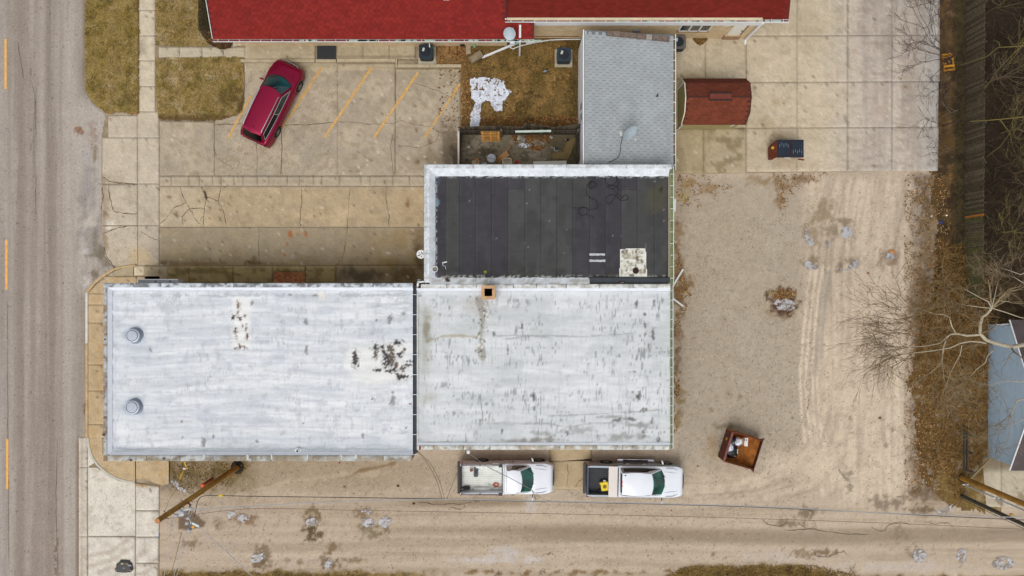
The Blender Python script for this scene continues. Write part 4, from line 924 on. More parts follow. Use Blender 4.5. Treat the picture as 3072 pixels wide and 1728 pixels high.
# chimney
x,y = XY(1465,877,4.9); ch = MB()
for z0,z1,s_ in ((D2 - .1,4.86,.36),):
    for sx,sy,ex,ey in ((-s_,-s_,s_,-.22),(-s_,.22,s_,s_),(-s_,-.22,-.22,.22),(.22,-.22,s_,.22)): ch.box(x + sx,x + ex,y + sy,y + ey,z0,z1)
chm = ch.build('chimney',mat('chimney_brick',rough=.9,var=.1,bricks=((156,64,48),(130,52,40),(180,160,140),.2,.07)),b2)
cc = MB(); s_ = .385
for sx,sy,ex,ey in ((-s_,-s_,s_,-.215),(-s_,.215,s_,s_),(-s_,-.215,-.215,.215),(.215,-.215,s_,.215)): cc.box(x + sx,x + ex,y + sy,y + ey,4.86,4.93)
cc.build('cap',mat('chimney_cap',(188,152,112),.9,var=.2,vs=5),chm); MB().box(x - .21,x + .21,y - .21,y + .21,4.0,4.1).build('flue',mat('soot',(6,6,6),1),chm)
# south-edge drop wire mast and clutter
def gutter_run(parent,x0,x1,y0,y1,z,inner,outer,n,name='gutter',along='y',strapw=.03,depth=.1,strap_m=None):
    g = MB()
    if along == 'y':
        g.box(x0,x1,y0,y1,z - depth,z - depth + .012)
        g.box(x1 - .014,x1,y0,y1,z - depth,z + .0); g.box(x0,x0 + .01,y0,y1,z - depth,z - .005)
    else:
        g.box(x0,x1,y0,y1,z - depth,z - depth + .012); g.box(x0,x1,y0,y0 + .014,z - depth,z); g.box(x0,x1,y1 - .01,y1,z - depth,z - .005)
    o = g.build(name,outer,parent)
    if along == 'y': MB().box(x0 + .012,x1 - .016,y0 + .01,y1 - .01,z - depth + .013,z - depth + .02).build('silt',inner,o)
    else: MB().box(x0 + .01,x1 - .01,y0 + .016,y1 - .012,z - depth + .013,z - depth + .02).build('silt',inner,o)
    for k in range(n):
        t = (k + .5) / n
        if along == 'y': y = y0 + (y1 - y0) * t; MB().box(x0 - .01,x1 + .002,y - strapw / 2,y + strapw / 2,z + .001,z + .012).build('strap',strap_m or m_white,o)
        else: x = x0 + (x1 - x0) * t; MB().box(x - strapw / 2,x + strapw / 2,y0 - .002,y1 + .01,z + .001,z + .012).build('strap',strap_m or m_white,o)
    return o
g2a = uc(2013,H2 - .1); g2b = uc(2020,H2 - .1)
gutter_run(b2,g2a,g2b,cy0 + .05,cy1 - .1,D2 + .05,m_green2,m_green,17)
MB().box(g2b - .015,g2b + .015,cy0 + .05,cy1 - .1,D2 + .03,D2 + .075).build('gutter_lip',m_white,b2)

# ---------------- black-roofed building (B3)
H3,D3 = 4.25,3.9
ex0,ey1 = XY(1272,493,H3); ex1 = uc(2012,H3); ey0 = cy1
b3 = thing('flat_roof_building','black-roofed flat building with white parapets north and west','building',((ex0 + ex1) / 2,(ey0 + ey1) / 2,0))
walls('wall',ex0 + .04,ex1 - .05,ey0 + .01,ey1 - .04,D3 - .03,m_brickbuff,b3)
MB().box(ex0 + .1,ex1 - .06,ey0 + .02,ey1 - .1,D3 - .06,D3 - .02).build('roof_deck',mat('deck',(50,50,52),.9),b3)
m_memb = mat('roll_roofing',attr=True,rough=.85,var=.07,vs=2,fine=.12,fs=20,streak=((.4,10,1),.05),spec=.3)
PUR,GRN = (60,58,63),(66,67,66)
def paint_m(c,u0):
    def f(p):
        u,v = p.u,p.v; p.fill(c); p.fb(50,120,500 + u0 % 7,.48,.66,tuple(x + 7 for x in c),.7); p.fb(30,50,507,.52,.68,tuple(x - 9 for x in c),.6)
        p.mix(ss(4,0,np.abs(u - u0 - 2)),(84,85,87),.25); p.mix(ss(3.2,.8,np.abs(u - u0)),(44,44,47),.45)
        p.blob(1975,590,50,60,(78,74,56),.7,.8,.9,seed=510,ns=20); p.blob(1983,568,6,14,(40,38,36),.8,.7,.6,seed=511,ns=6); p.blob(1950,625,40,24,(74,70,58),.6,.9,.9,seed=512)
        p.mix(ss(760,832,v) * ss(.45,.62,fbm(u / 30,v / 18,513)),(48,48,46),.6); p.mix((vn(u / 2.6,v / 2.6,514) > .965).astype(float) * ss(.45,.6,fbm(u / 60,v / 60,515)),(160,162,160),.55)
        p.mix(ss(1314,1306,u) * (fbm(u / 7,v / 7,516) > .5),(176,184,190),.8); p.mix(ss(536,528,v) * (fbm(u / 7,v / 6,517) > .52),(186,190,194),.8); p.blob(1312,608,8,14,(110,130,146),.9,.8,.5,seed=518,ns=6); p.blob(1316,545,8,22,(66,84,100),.7,.8,.8,seed=519)
        p.mix(ss(822,832,v) * (fbm(u / 6,v / 5,520) > .53),(176,176,168),.8); p.blob(1840,826,30,8,(70,66,52),.7,.9,.7,seed=521)
    return f
strips = [(1305,1336,PUR),(1336,1378,GRN),(1378,1426,PUR),(1426,1474,PUR),(1474,1523,PUR),(1523,1573,GRN),(1573,1622,GRN),(1622,1670,GRN),(1670,1718,GRN),
          (1718,1768,None),(1768,1816,PUR),(1816,1863,PUR),(1863,1911,GRN),(1911,1962,GRN),(1962,2012,GRN)]
for i,(a,b,c) in enumerate(strips):
    z = D3 + .004 * (i % 2)
    if a == 1718: parts_ = [(525,622,GRN),(622,834,PUR)]
    elif a == 1523: parts_ = [(525,565,PUR),(565,834,GRN)]
    elif a == 1863: parts_ = [(525,568,PUR),(568,834,GRN)]
    else: parts_ = [(525,834,c)]
    for v0,v1,cc_ in parts_:
        x0,y1_ = XY(a,v0,z); x1,y0_ = XY(b,v1,z)
        block(x0,x1 + .02 if b < 2010 else ex1 - .1,y0_,y1_,z - .03,z,paint_m(cc_,a),m_memb,'membrane_strip',b3,.07)
def paint_par(p):
    u,v = p.u,p.v; p.fill((216,221,227)); p.fb(60,8,530,.5,.66,(200,207,213),.6)
    d = np.minimum(v - 493,np.where(u < 1310,u - 1272,999)); p.mix(ss(15,8,d),(198,202,204),.7); p.mix(ss(15,10,d) * ss(.5,.62,fbm(u / 14,v / 14,531)),(156,160,160),.5); p.mix(ss(.6,.7,fbm(u / 8,v / 30,532)) * (u < 1310),(160,162,162),.5)
    p.mix(ss(828,836,v) * ss(.48,.6,fbm(u / 16,v / 5,533)),(168,164,152),.8); p.mix(ss(3,0,np.abs(u - 1291)) * (v > 505),(232,236,240),.7)
pu = [1272,1330,1420,1510,1600,1700,1790,1880,1960,2016]
for a,b in zip(pu,pu[1:]): block(uc(a,H3) + .006,uc(b,H3) - .006,vc(506,H3),ey1,D3,H3,paint_par,m_coping,'coping',b3,.06,.01)
pv = [vc(v,H3) for v in (506,590,680,760,848)]
for a,b in zip(pv,pv[1:]): block(ex0,uc(1289,H3),b + .006,a - .006,D3,H3,paint_par,m_coping,'coping',b3,.06,.01)
def cant(Pa,Pb,name):   # sloping strip between two polylines
    n = 60; G = []
    for k in range(n + 1):
        t = k / n; a = Vector(Pa[0]).lerp(Vector(Pa[1]),t); b = Vector(Pb[0]).lerp(Vector(Pb[1]),t); j = (rnd.random() - .5) * .05
        d = (b - a); G.append([a,a + d * .5,b + d.normalized() * j])
    mb = MB().grid(G); V = np.array(mb.v); p = Paint(V[:,0],V[:,1],4.1); paint_par(p); mb.c = [tuple(c) for c in p.c]
    return mb.build(name,m_coping,b3)
xa,ya = uc(1289,H3),vc(506,H3); xb,yb = uc(1306,D3),vc(529,D3)
cant((xa,ya,H3 - .01),(xb,yb,D3 + .02),'x') if False else None
cant(((ex1 - .05,ya,H3 - .02),(xa,ya,H3 - .02)),((ex1 - .05,yb,D3 + .015),(xb,yb,D3 + .015)),'cant_strip')
cant(((xa,ya,H3 - .02),(xa,ey0,H3 - .02)),((xb,yb,D3 + .015),(xb,ey0,D3 + .015)),'cant_strip')
cant(((xa,ey0 + .002,H2 - .02),(uc(1768,D3),ey0 + .002,H2 - .02)),((xa,vc(833,D3),D3 + .02),(uc(1768,D3),vc(833,D3),D3 + .02)),'cant_strip')
a = XY(1768,832,D3 + .1); b = XY(2010,852,D3 + .1)
MB().box(a[0],b[0],b[1] + .06,a[1],D3 + .005,D3 + .06).build('flashing',mat('black_flashing',(40,46,54),.45,var=.2,vs=3),b3)
MB().bar((a[0],a[1],D3 + .07),(b[0],a[1] - .02,D3 + .07),.05,.04).build('flashing_lip',m_black,b3)
x,y = XY(1866,846,D3 + .1); MB().box(x - .16,x + .18,y - .06,y + .07,D3 + .061,D3 + .07).build('tear',m_black,b3); MB().box(x - .08,x + .12,y - .04,y - .01,D3 + .071,D3 + .078).build('torn_edge',mat('torn_felt',(190,150,140),.8),b3)
g3a = uc(2011,D3); g3b = uc(2020,D3)
gutter_run(b3,g3a,g3b,ey0,vc(505,D3),D3 + .04,m_green2,m_green,10)
MB().box(g3b - .012,g3b + .018,ey0,vc(500,D3),D3 + .02,D3 + .06).build('gutter_lip',m_white,b3)
x,y = XY(2023,616,3.4); MB().box(x - .06,x + .07,y - .36,y + .36,3.2,3.45).build('meter_box',m_white,b3)
# silver patch, paint stripes, loose things on the black roof
P = [(1861,748),(1900,744),(1937,745),(1939,790),(1941,833),(1858,830),(1860,790)]
xs_ = [XY(a,b,D3 + .01)[0] for a,b in P]; ys_ = [XY(a,b,D3 + .01)[1] for a,b in P]
def paint_silver(p):
    u,v = p.u,p.v; p.fill((206,204,192)); p.fb(14,14,541,.45,.62,(146,140,118),.8); p.fb(20,5,542,.5,.62,(226,226,220),.8); p.fb(9,14,543,.58,.66,(84,64,46),.8)
    p.mix((segdist(u,v,P,True) < 2.5).astype(float),(226,226,222),.8); p.blob(1911,775,6,16,(92,66,48),.8,.9,.6,seed=544,ns=6)
sheet('silver_patch',np.arange(min(xs_),max(xs_),.045),np.arange(min(ys_),max(ys_),.045),D3 + .014,paint_silver,m_roofpaint,lambda u,v: inpoly(u,v,P),zf=lambda u,v: (fbm(u / 10,v / 5,545) - .5) * .03,parent=b3)
x,y = XY(1907,812,D3); MB().lathe((x,y,D3 + .02),[(.19,0),(.17,.012),(.05,.013)],9).build('hole',mat('burnt_hole',(48,24,20),.9),b3)
for v,w_ in ((763.5,47),(782.5,48)):
    G = [[Vector((*XY(1768 + w_ * k / 14,v - 2.6 - rnd.random() * 1.5,D3),D3 + .018)),Vector((*XY(1768 + w_ * k / 14,v + 2.6 + rnd.random() * 1.5,D3),D3 + .018))] for k in range(15)]
    MB().grid(G).build('paint_stripe',mat('grey_primer',(178,182,186),.8,var=.15,vs=8),b3)

# ---------------- shingled roofs
SH = {}
def shingle_mesh(key,rgb,a,e,t,gap):
    if key in SH: return SH[key]
    L_ = []
    for k in range(6):
        f = 1 + (.045 if 'grey' in key else .12) * (((k * 37) % 6) / 2.5 - 1)
        mb = MB(); x0,x1 = gap / 2,a - gap / 2
        mb.add([(x0,0,t),(x1,0,t),(x1,e,.002),(x0,e,.002),(x0,0,0),(x1,0,0)],[(0,1,2,3),(4,5,1,0),(0,3,4),(1,5,2)],tuple(c * f for c in S(*rgb)))
        me = mb.mesh('shingle'); me.materials.append(m_shingle); L_.append((me,mb))
    SH[key] = L_; return L_
m_shingle = mat('asphalt_shingle',attr=True,rough=.95,var=.07,vs=1.2,fine=.10,fs=30,spec=.2)
def shingle_plane(parent,O,A,U,L_,W_,rgb,key,a=.3,e=.14,t=.014,gap=.02,clip=None,budget=300,tint=None):
    """rows of tabs over a sloping plane: O lower corner, A along the eave, U up the slope"""
    A = Vector(A).normalized(); U = Vector(U).normalized(); Nn = A.cross(U); O = Vector(O)
    me = shingle_mesh(key,rgb,a,e,t,gap); cells = []
    for j in range(int(W_ / e + .5)):
        off = [0,.5,.25,.75][j % 4] * a if key != 'grey' else (.5 * a if j % 2 else 0)
        for i in range(-1,int(L_ / a) + 1):
            s_ = i * a + off
            if s_ < 0 or s_ + a > L_ + .01 or (j + 1) * e > W_ + .05: continue
            if clip and not clip(s_ + a / 2,(j + .5) * e): continue
            c = O + A * (s_ + a / 2) + U * (j + .5) * e; k = H / (H - c.z)
            cells.append((max(abs(c.x * k) / 32,abs(c.y * k) / 18),s_,j * e,rnd.randrange(6)))
    cells.sort(key=lambda c: (c[0] > 1.02,c[0]))
    Rm = Matrix((A,U,Nn)).transposed().to_4x4(); o0 = wloc(parent); big = MB()
    n_ = 0
    for d,s_,t_,k in cells:
        pos = O + A * s_ + U * t_
        if n_ < budget and d < 1.02:
            o = link('shingle',me[k][0],parent); o.matrix_basis = Matrix.Translation(pos - o0) @ Rm; n_ += 1
        else:
            M_ = Matrix.Translation(pos) @ Rm; src = me[k][1]
            big.add([M_ @ Vector(q) for q in src.v],src.f,src.c[0])
    if big.v:
        o = big.build('shingles',m_shingle,parent); o['kind'] = 'stuff'
    return n_

# motel, low western wing
RED = (128,39,34)
lx0,lye = XY(638,116,2.6); lx1 = uc(1602,2.6); s1 = .466
low = thing('motel_wing','low motel wing with bright red shingle roof beside the angled parking bays','building',((lx0 + lx1) / 2,lye + 4,0))
yr = lye + 5.2; hr = 2.6 + 5.2 * s1
MB().box(lx0 + .5,-.32,lye + .45,lye + 9.9,0,2.45).build('wall',m_brickbuff,low)
mdeck = mat('felt_underlay',(96,26,26),.95,var=.1)
rf = MB()
lxm = uc(1519,3.0); rf.add([(lxm - .01,lye,2.56),(lx1,lye,2.56),(lx1,15.58,2.56 + (15.58 - lye) * s1),(lxm - .01,15.58,2.56 + (15.58 - lye) * s1),(lxm - .01,lye,2.48),(lx1,lye,2.48),(lx1,15.58,2.9),(lxm - .01,15.58,2.9)],[(0,1,2,3),(4,7,6,5),(0,4,5,1),(1,5,6,2)])
rf.add([(lx0,lye,2.56),(lxm,lye,2.56),(lxm,yr,hr - .04),(lx0,yr,hr - .04),(lx0,lye + 10.4,2.56),(lxm,lye + 10.4,2.56),(lx0,lye,2.48),(lxm,lye,2.48),(lx0,lye + 10.4,2.48),(lxm,lye + 10.4,2.48)],
       [(0,1,2,3),(3,2,5,4),(6,7,1,0),(4,5,9,8),(0,3,4,8,6),(1,7,9,5,2),(6,8,9,7)])
roofL = rf.build('roof',mdeck,low)
Up = Vector((0,1,s1)).normalized()
shingle_plane(roofL,(lx0 - .03,lye - .02,2.56),(1,0,0),Up,lx1 - lx0 + .05,2.9,RED,'red',a=.33,e=.15,clip=lambda s_,t_: s_ + lx0 < lxm - .15 or t_ < .92)
big = MB().box(0,0,0,0,0,0) if False else None
MB().quad((lx0,lye + 2.9 * Up.y,2.565 + 2.9 * Up.z),(lxm,lye + 2.9 * Up.y,2.565 + 2.9 * Up.z),(lxm,yr,hr - .02),(lx0,yr,hr - .02)).build('upper_roof',mat('red_shingle_far',RED,.95,var=.1),low)
MB().quad((lx0 - .04,lye,2.6),(lx0 + .0,lye,2.6),(lx0,yr,hr + .02),(lx0 - .04,yr,hr + .02)).build('rake_trim',m_whited,low)
m_redgut = mat('gutter_red_inside',(120,40,46),.8,var=.4,vs=2)
gutter_run(low,lx0 - .02,lx1,lye - .15,lye - .01,2.56,m_redgut,mat('mint_gutter',(186,200,188),.6,var=.2,vs=2),30,along='x',strapw=.025)
MB().box(lx0 - .02,lx1,lye - .165,lye - .148,2.46,2.575).build('gutter_lip',m_white,low)
for q in range(26):
    x = lx0 + 5 + rnd.random() * (lx1 - lx0 - 5); MB().box(x,x + .2 + rnd.random() * .5,lye - .13,lye - .03,2.485,2.5).build('gutter_sediment',mat('mint_silt',(170,188,172),.8,var=.2),low)
MB().box(uc(1335,2.6),uc(1352,2.6),vc(-3,3.4),vc(3,3.4),3.3,3.55).build('roof_jack',m_whited,low)
# motel, high eastern wing
hx0 = uc(1518,3.0); hx1 = uc(2367,3.0); hye = vc(57,3.0); s2 = .27; WX0,WX1,WY = -.30,14.6,15.6
high = thing('motel_wing','taller buff-brick motel wing with dark red roof and white gutter','building',((WX0 + WX1) / 2,WY + 3.5,0))
MB().box(WX0,WX1,WY,WY + 7.5,0,3.0).build('wall',m_brickbuff,high)
yr2 = hye + 4.2; hr2 = 3.0 + 4.2 * s2
rf = MB(); y_ = hye; ye = hye + 8.4
rf.add([(hx0,y_,2.97),(hx1,y_,2.97),(hx1,yr2,hr2 - .03),(hx0,yr2,hr2 - .03),(hx0,ye,2.97),(hx1,ye,2.97),(hx0,y_,2.86),(hx1,y_,2.86),(hx0,ye,2.86),(hx1,ye,2.86)],
       [(0,1,2,3),(3,2,5,4),(6,7,1,0),(4,5,9,8),(0,3,4,8,6),(1,7,9,5,2),(6,8,9,7)])
roofH = rf.build('roof',mdeck,high)
Up2 = Vector((0,1,s2)).normalized()
shingle_plane(roofH,(hx0,y_ - .02,2.97),(1,0,0),Up2,hx1 - hx0,1.8,(108,34,25),'red2',a=.3,e=.13,gap=.008,t=.008)
MB().quad((hx0,y_ + 1.8 * Up2.y,2.975 + 1.8 * Up2.z),(hx1,y_ + 1.8 * Up2.y,2.975 + 1.8 * Up2.z),(hx1,yr2,hr2 - .02),(hx0,yr2,hr2 - .02)).build('upper_roof',mat('red_shingle_far2',(108,34,25),.95,var=.1),high)
MB().add([(hx0 - .05,y_ - .05,2.86),(hx0 - .05,y_ - .05,3.02),(hx0 - .05,yr2,hr2 + .03),(hx0 - .05,yr2,hr2 - .12),(hx0 + .02,y_ - .05,2.86),(hx0 + .02,y_ - .05,3.02),(hx0 + .02,yr2,hr2 + .03),(hx0 + .02,yr2,hr2 - .12)],
         [(0,1,2,3),(4,7,6,5),(1,5,6,2),(0,3,7,4),(0,4,5,1),(3,2,6,7)]).build('rake_trim',m_white,high)
gutter_run(high,hx0 - .05,hx1 + .02,y_ - .16,y_ - .01,2.98,mat('gutter_mix',(128,64,62),.8,var=.5,vs=2),m_white,24,along='x',strapw=.035)
MB().box(hx0 - .05,hx1 + .03,y_ - .19,y_ - .158,2.86,3.0).build('gutter_lip',m_white,high)
MB().box(WX0 + .35,WX1 + .2,WY - .10,WY - .002,2.42,2.86).build('frieze_board',m_white,high)
MB().box(WX0 + .02,WX0 + .34,WY - .11,WY - .003,2.3,2.86).build('frieze_board',m_white,high)
for q in range(18):
    x = hx0 + 6 + rnd.random() * 10; MB().box(x,x + .15 + rnd.random() * .4,y_ - .145,y_ - .03,2.905,2.92).build('gutter_sediment',_M['mint_silt'],high)
# window with three panes
wx0,wx1,wz0,wz1 = 10.05,11.9,1.32,2.33
fr = MB(); yw = WY - .05
for q in ((wx0,wx1,wz0,wz0 + .07),(wx0,wx1,wz1 - .05,wz1),(wx0,wx0 + .06,wz0,wz1),(wx1 - .06,wx1,wz0,wz1),(wx0 + .58,wx0 + .66,wz0,wz1),(wx0 + 1.19,wx0 + 1.27,wz0,wz1)):
    fr.box(q[0],q[1],yw,WY - .002,q[2],q[3])
win = fr.build('window',m_white,high)
for a,b in ((.06,.58),(.66,1.19),(1.27,1.79)): MB().box(wx0 + a,wx0 + b,WY - .03,WY - .004,wz0 + .07,wz1 - .05).build('pane',mat('window_glass',(44,52,52),.08,var=.5,vs=2,spec=.8),win)
MB().box(wx0 - .08,wx1 + .02,WY - .09,WY,wz0 - .08,wz0 - .002).build('sill',mat('sill_brick',(150,118,88),.9,var=.2),win)
dr = MB().box(13.2,14.02,WY - .04,WY - .002,.72,2.4).build('door',mat('cream_door',(226,224,214),.5,var=.03),high)
MB().box(13.98,14.06,WY - .06,WY - .001,.6,2.4).build('door_frame',mat('door_frame_brown',(120,100,76),.6),dr); MB().box(13.1,14.1,WY - .12,WY,.1,.7).build('door_step',mat('step_brick',rough=.9,var=.1,bricks=((160,116,84),(132,92,66),(180,160,130),.2,.07)),high)  # brown strip along the east side of the door
MB().box(13.86,13.94,WY - .08,WY - .03,1.4,1.46).build('handle',m_dkmetal,dr)
mb = MB(); mb.tube([(12.75,WY - .06,2.0),(12.75,WY - .06,2.2),(12.6,WY - .06,2.25),(12.9,WY - .06,2.25)],.02,6); mb.build('light_bracket',m_whited,high)
# downspouts
MB().add([(at(700,142)[0],at(0,142)[1],.1),(at(726,139)[0],at(0,139)[1],.14),(at(739,128)[0],at(0,128)[1],.2),(at(704,126)[0],at(0,126)[1],.2)],[(0,1,2,3)]).build('splash_block',kerbm,low); MB().bar(at(714,133,.3),at(728,130,.35),.09,.07).build('downspout_foot',m_white,low)
MB().bar((14.56,WY - .11,.05),(14.62,WY - .11,2.9),.13,.11,up=(0,1,0)).build('downspout',m_white,high)
MB().bar((14.56,WY - .1,.06),(14.56,WY - .4,.04),.12,.1).build('downspout_foot',m_white,high)
dsx = uc(1560,2.6); mb = MB(); mb.bar((dsx,WY - .2,2.86),(dsx,lye - .02,2.78),.12,.1); mb.build('downspout',m_white,high)
MB().bar((dsx,lye - .19,2.7),(dsx,lye - .24,.4),.11,.09,up=(1,0,0)).build('downspout',m_white,high)
x = uc(1912,1.8); MB().box(x - .2,x + .2,WY - .12,WY,1.3,1.6).build('meter_box',mat('meter_grey',(120,122,120),.5),high)
mb = MB(); mb.box(uc(1602,1),uc(1740,1),WY - .03,WY - .001,.35,.42); mb.build('brick_ledge',mat('rust_band',(120,84,52),.9),high)

# ---------------- grey garage
GX0,GX1,GY1 = 4.125,9.44,14.77; GY0 = ey1 + .01; h0,h1 = 3.6,2.79; gs = (h1 - h0) / (GX1 - GX0)
gar = thing('garage','white-walled garage with one grey shingle slope between motel and black roof','garage',((GX0 + GX1) / 2,(GY0 + GY1) / 2,0))
mb = MB(); t = .14
mb.add([(GX0,GY0,0),(GX0,GY1,0),(GX0,GY1,h0 - .05),(GX0,GY0,h0 - .05),(GX0 + t,GY0,0),(GX0 + t,GY1,0),(GX0 + t,GY1,h0 - .05),(GX0 + t,GY0,h0 - .05)],[(0,1,2,3),(4,7,6,5),(0,3,7,4),(1,5,6,2),(2,6,7,3),(0,4,5,1)])
mb.build('wall',m_greywall,gar)
xe = GX1 - .3; he = h1 - .02 - gs * .3 * -1
for yy in (GY1 - t,GY0):
    mb = MB(); mb.add([(GX0 + t,yy,0),(xe,yy,0),(xe,yy,h1 + .02),(GX0 + t,yy,h0 - .08),(GX0 + t,yy + t,0),(xe,yy + t,0),(xe,yy + t,h1 + .02),(GX0 + t,yy + t,h0 - .08)],[(0,1,2,3),(4,7,6,5),(0,4,5,1),(1,5,6,2),(2,6,7,3),(3,7,4,0)]); mb.build('wall',m_greywall,gar)
MB().box(xe - t,xe,GY0 + t,GY1 - t,0,h1).build('wall',m_greywall,gar)
rd = MB(); rd.add([(GX0 - .03,GY0,h0 - .03),(GX1,GY0,h1 - .02),(GX1,GY1 + .05,h1 - .02),(GX0 - .03,GY1 + .05,h0 - .03),(GX0 - .03,GY0,h0 - .12),(GX1,GY0,h1 - .12),(GX1,GY1 + .05,h1 - .12),(GX0 - .03,GY1 + .05,h0 - .12)],
       [(0,1,2,3),(4,7,6,5),(0,4,5,1),(1,5,6,2),(2,6,7,3),(3,7,4,0)])
roofG = rd.build('roof',mat('grey_underlay',(112,116,120),.95,var=.1),gar)
Ug = Vector((-1,0,-gs)).normalized(); Wg = math.hypot(GX1 - GX0,h0 - h1)
shingle_plane(roofG,(GX1 + .01,GY0 + .005,h1 - .02),(0,1,0),Ug,GY1 - GY0 + .04,Wg,(158,163,166),'grey',a=.31,e=.205,t=.016,gap=.02)
MB().bar((GX0 - .02,GY0,h0 + .01),(GX0 - .02,GY1 + .05,h0 + .01),.07,.05).build('ridge_trim',m_white,gar)
MB().box(GX0 - .03,GX0 - .001,GY0,GY1,h0 - .16,h0 - .03).build('fascia',m_white,gar)
gutter_run(gar,GX1 + .0,GX1 + .14,GY0 - .1,GY1 + .1,h1 - .03,mat('leafy_silt',(112,98,66),.9,var=.4,vs=3),m_green,13,strapw=.04)
MB().box(GX1 + .125,GX1 + .165,GY0 - .1,GY1 + .1,h1 - .12,h1 - .01).build('gutter_lip',m_white,gar)
for dv in (0,10):
    x,y = XY(1739,316 + dv * 3,2.2); MB().box(GX0 - .03,GX0 - .004,y - .25,y + .12,1.9,2.4).build('vent_slot',mat('slot_dark',(96,92,88),.8),gar)
x,y = XY(1972,288,3.0); MB().add([(x - .1,y - .06,3.05),(x + .06,y - .06,3.03),(x + .04,y + .16,3.03)],[(0,1,2)]).build('missing_tab',mat('torn_dark',(50,52,56),.9),gar)
# row of weathered flashing blocks lying on the north end of the garage roof
fl = thing('stone_capping','row of weathered grey and brown capping stones on the north end of the garage roof','stones',(*XY(1915,106,3.2),3.1))
u_ = 1818; k = 0
while u_ < 2010:
    w_ = 18 + rnd.random() * 16; x,y = XY(u_,103 + (u_ - 1818) * .045,3.2); x2,_ = XY(min(u_ + w_,2012),105,3.2); zz = h0 + (x - GX0) * gs + .01
    mb = MB(); mb.add([(x + .01,y - .17,zz - .02),(x2 - .01,y - .18,zz - .06),(x2 - .01,y + .1,zz - .06),(x + .01,y + .1,zz - .02),(x + .01,y - .14,zz + .1),(x2 - .01,y - .15,zz + .07),(x2 - .01,y + .1,zz + .09),(x + .01,y + .1,zz + .12)],[(0,3,2,1),(4,5,6,7),(0,1,5,4),(1,2,6,5),(2,3,7,6),(3,0,4,7)])
    mb.build('stone',rnd.choice([mat('cap_grey',(154,148,140),.95,var=.3,vs=6),mat('cap_brown',(112,96,86),.95,var=.35,vs=6)]),fl); u_ += w_

# ---------------- gambrel shed
shed = thing('garden_shed','small brown-shingled gambrel shed with khaki walls on the concrete yard','shed',(12.1,11.15,0))
SX0,SX1 = 10.16,13.99; prof = [(12.52,1.9),(12.03,2.70),(11.15,2.95),(10.29,2.70),(9.77,1.9)]
m_khaki = mat('khaki_siding',(160,148,100),.8,var=.08,streak=((.5,10,.5),.1))
wl = MB(); x0,x1 = SX0 + .2,SX1 - .2
body_ = [(12.38,0),(12.38,1.95),(12.0,2.62),(11.15,2.86),(10.32,2.62),(9.92,1.95),(9.92,0)]
n_ = len(body_); wl.add([(x0,y,z) for y,z in body_] + [(x1,y,z) for y,z in body_],[tuple(range(n_)),tuple(range(n_,2 * n_))[::-1]] + [(i,n_ + i,n_ + i + 1,i + 1) for i in range(n_ - 1)])
wl.build('wall',m_khaki,shed)
dk = MB(); G = []
for (y,z) in prof: G.append([(SX0,y,z),(SX1,y,z)])
dk.grid(G); G = [[(SX0,y,z - .07),(SX1,y,z - .07)] for y,z in prof]; dk.grid(G)
for i in range(4):
    for X_ in (SX0,SX1):
        (ya_,za_),(yb_,zb_) = prof[i],prof[i + 1]; dk.quad((X_,ya_,za_),(X_,yb_,zb_),(X_,yb_,zb_ - .07),(X_,ya_,za_ - .07))
for y,z in (prof[0],prof[-1]): dk.quad((SX0,y,z),(SX1,y,z),(SX1,y,z - .07),(SX0,y,z - .07))
roofS = dk.build('roof',mat('shed_underlay',(72,34,24),.95),shed)
for i,(lo,hi,fl_) in enumerate(((prof[4],prof[3],1),(prof[3],prof[2],1),(prof[0],prof[1],-1),(prof[1],prof[2],-1))):
    d = Vector((0,hi[0] - lo[0],hi[1] - lo[1])); W_ = d.length
    if fl_ == 1: shingle_plane(roofS,(SX0 - .02,lo[0],lo[1] + .005),(1,0,0),d,SX1 - SX0 + .04,W_,(112,58,40),'brown',a=.3,e=.14,budget=90)
    else: shingle_plane(roofS,(SX1 + .02,lo[0],lo[1] + .005),(-1,0,0),d,SX1 - SX0 + .04,W_,(96,48,34),'brown2',a=.3,e=.14,budget=55)
for X_ in (SX0 - .03,):
    tr = MB()
    for i in range(4): tr.bar((X_,*prof[i]),(X_,*prof[i + 1]),.03,.06,up=(1,0,0))
    tr.build('rake_trim',mat('cream_trim',(206,198,170),.7,var=.08),shed)
rv = MB(); rv.bar((11.5,11.15,2.99),(12.78,11.15,2.99),.42,.05); rvo = rv.build('ridge_vent',mat('vent_brown',(110,52,38),.9,var=.15),shed)
for yy in (10.95,11.35): MB().bar((11.48,yy,3.04),(12.8,yy,3.04),.06,.05).build('vent_lip',m_black,rvo)
MB().bar((11.5,10.95,3.0),(11.5,11.35,3.0),.02,.03).build('vent_lip',m_black,rvo)
MB().box(x0 + .05,x1 - .05,9.86,9.915,1.6,1.85).build('eave_board',_M['cream_trim'],shed)
MB().bar((x1 - .5,9.84,1.2),(x1 - .3,9.84,1.9),.05,.05).build('downspout',m_white,shed)
MB().bar((x0 - .02,9.9,.0),(x0 - .02,9.9,1.95),.06,.06,up=(0,1,0)).build('corner_trim',m_white,shed); MB().bar((x0 - .02,12.38,.0),(x0 - .02,12.38,1.95),.06,.06,up=(0,1,0)).build('corner_trim',m_white,shed)

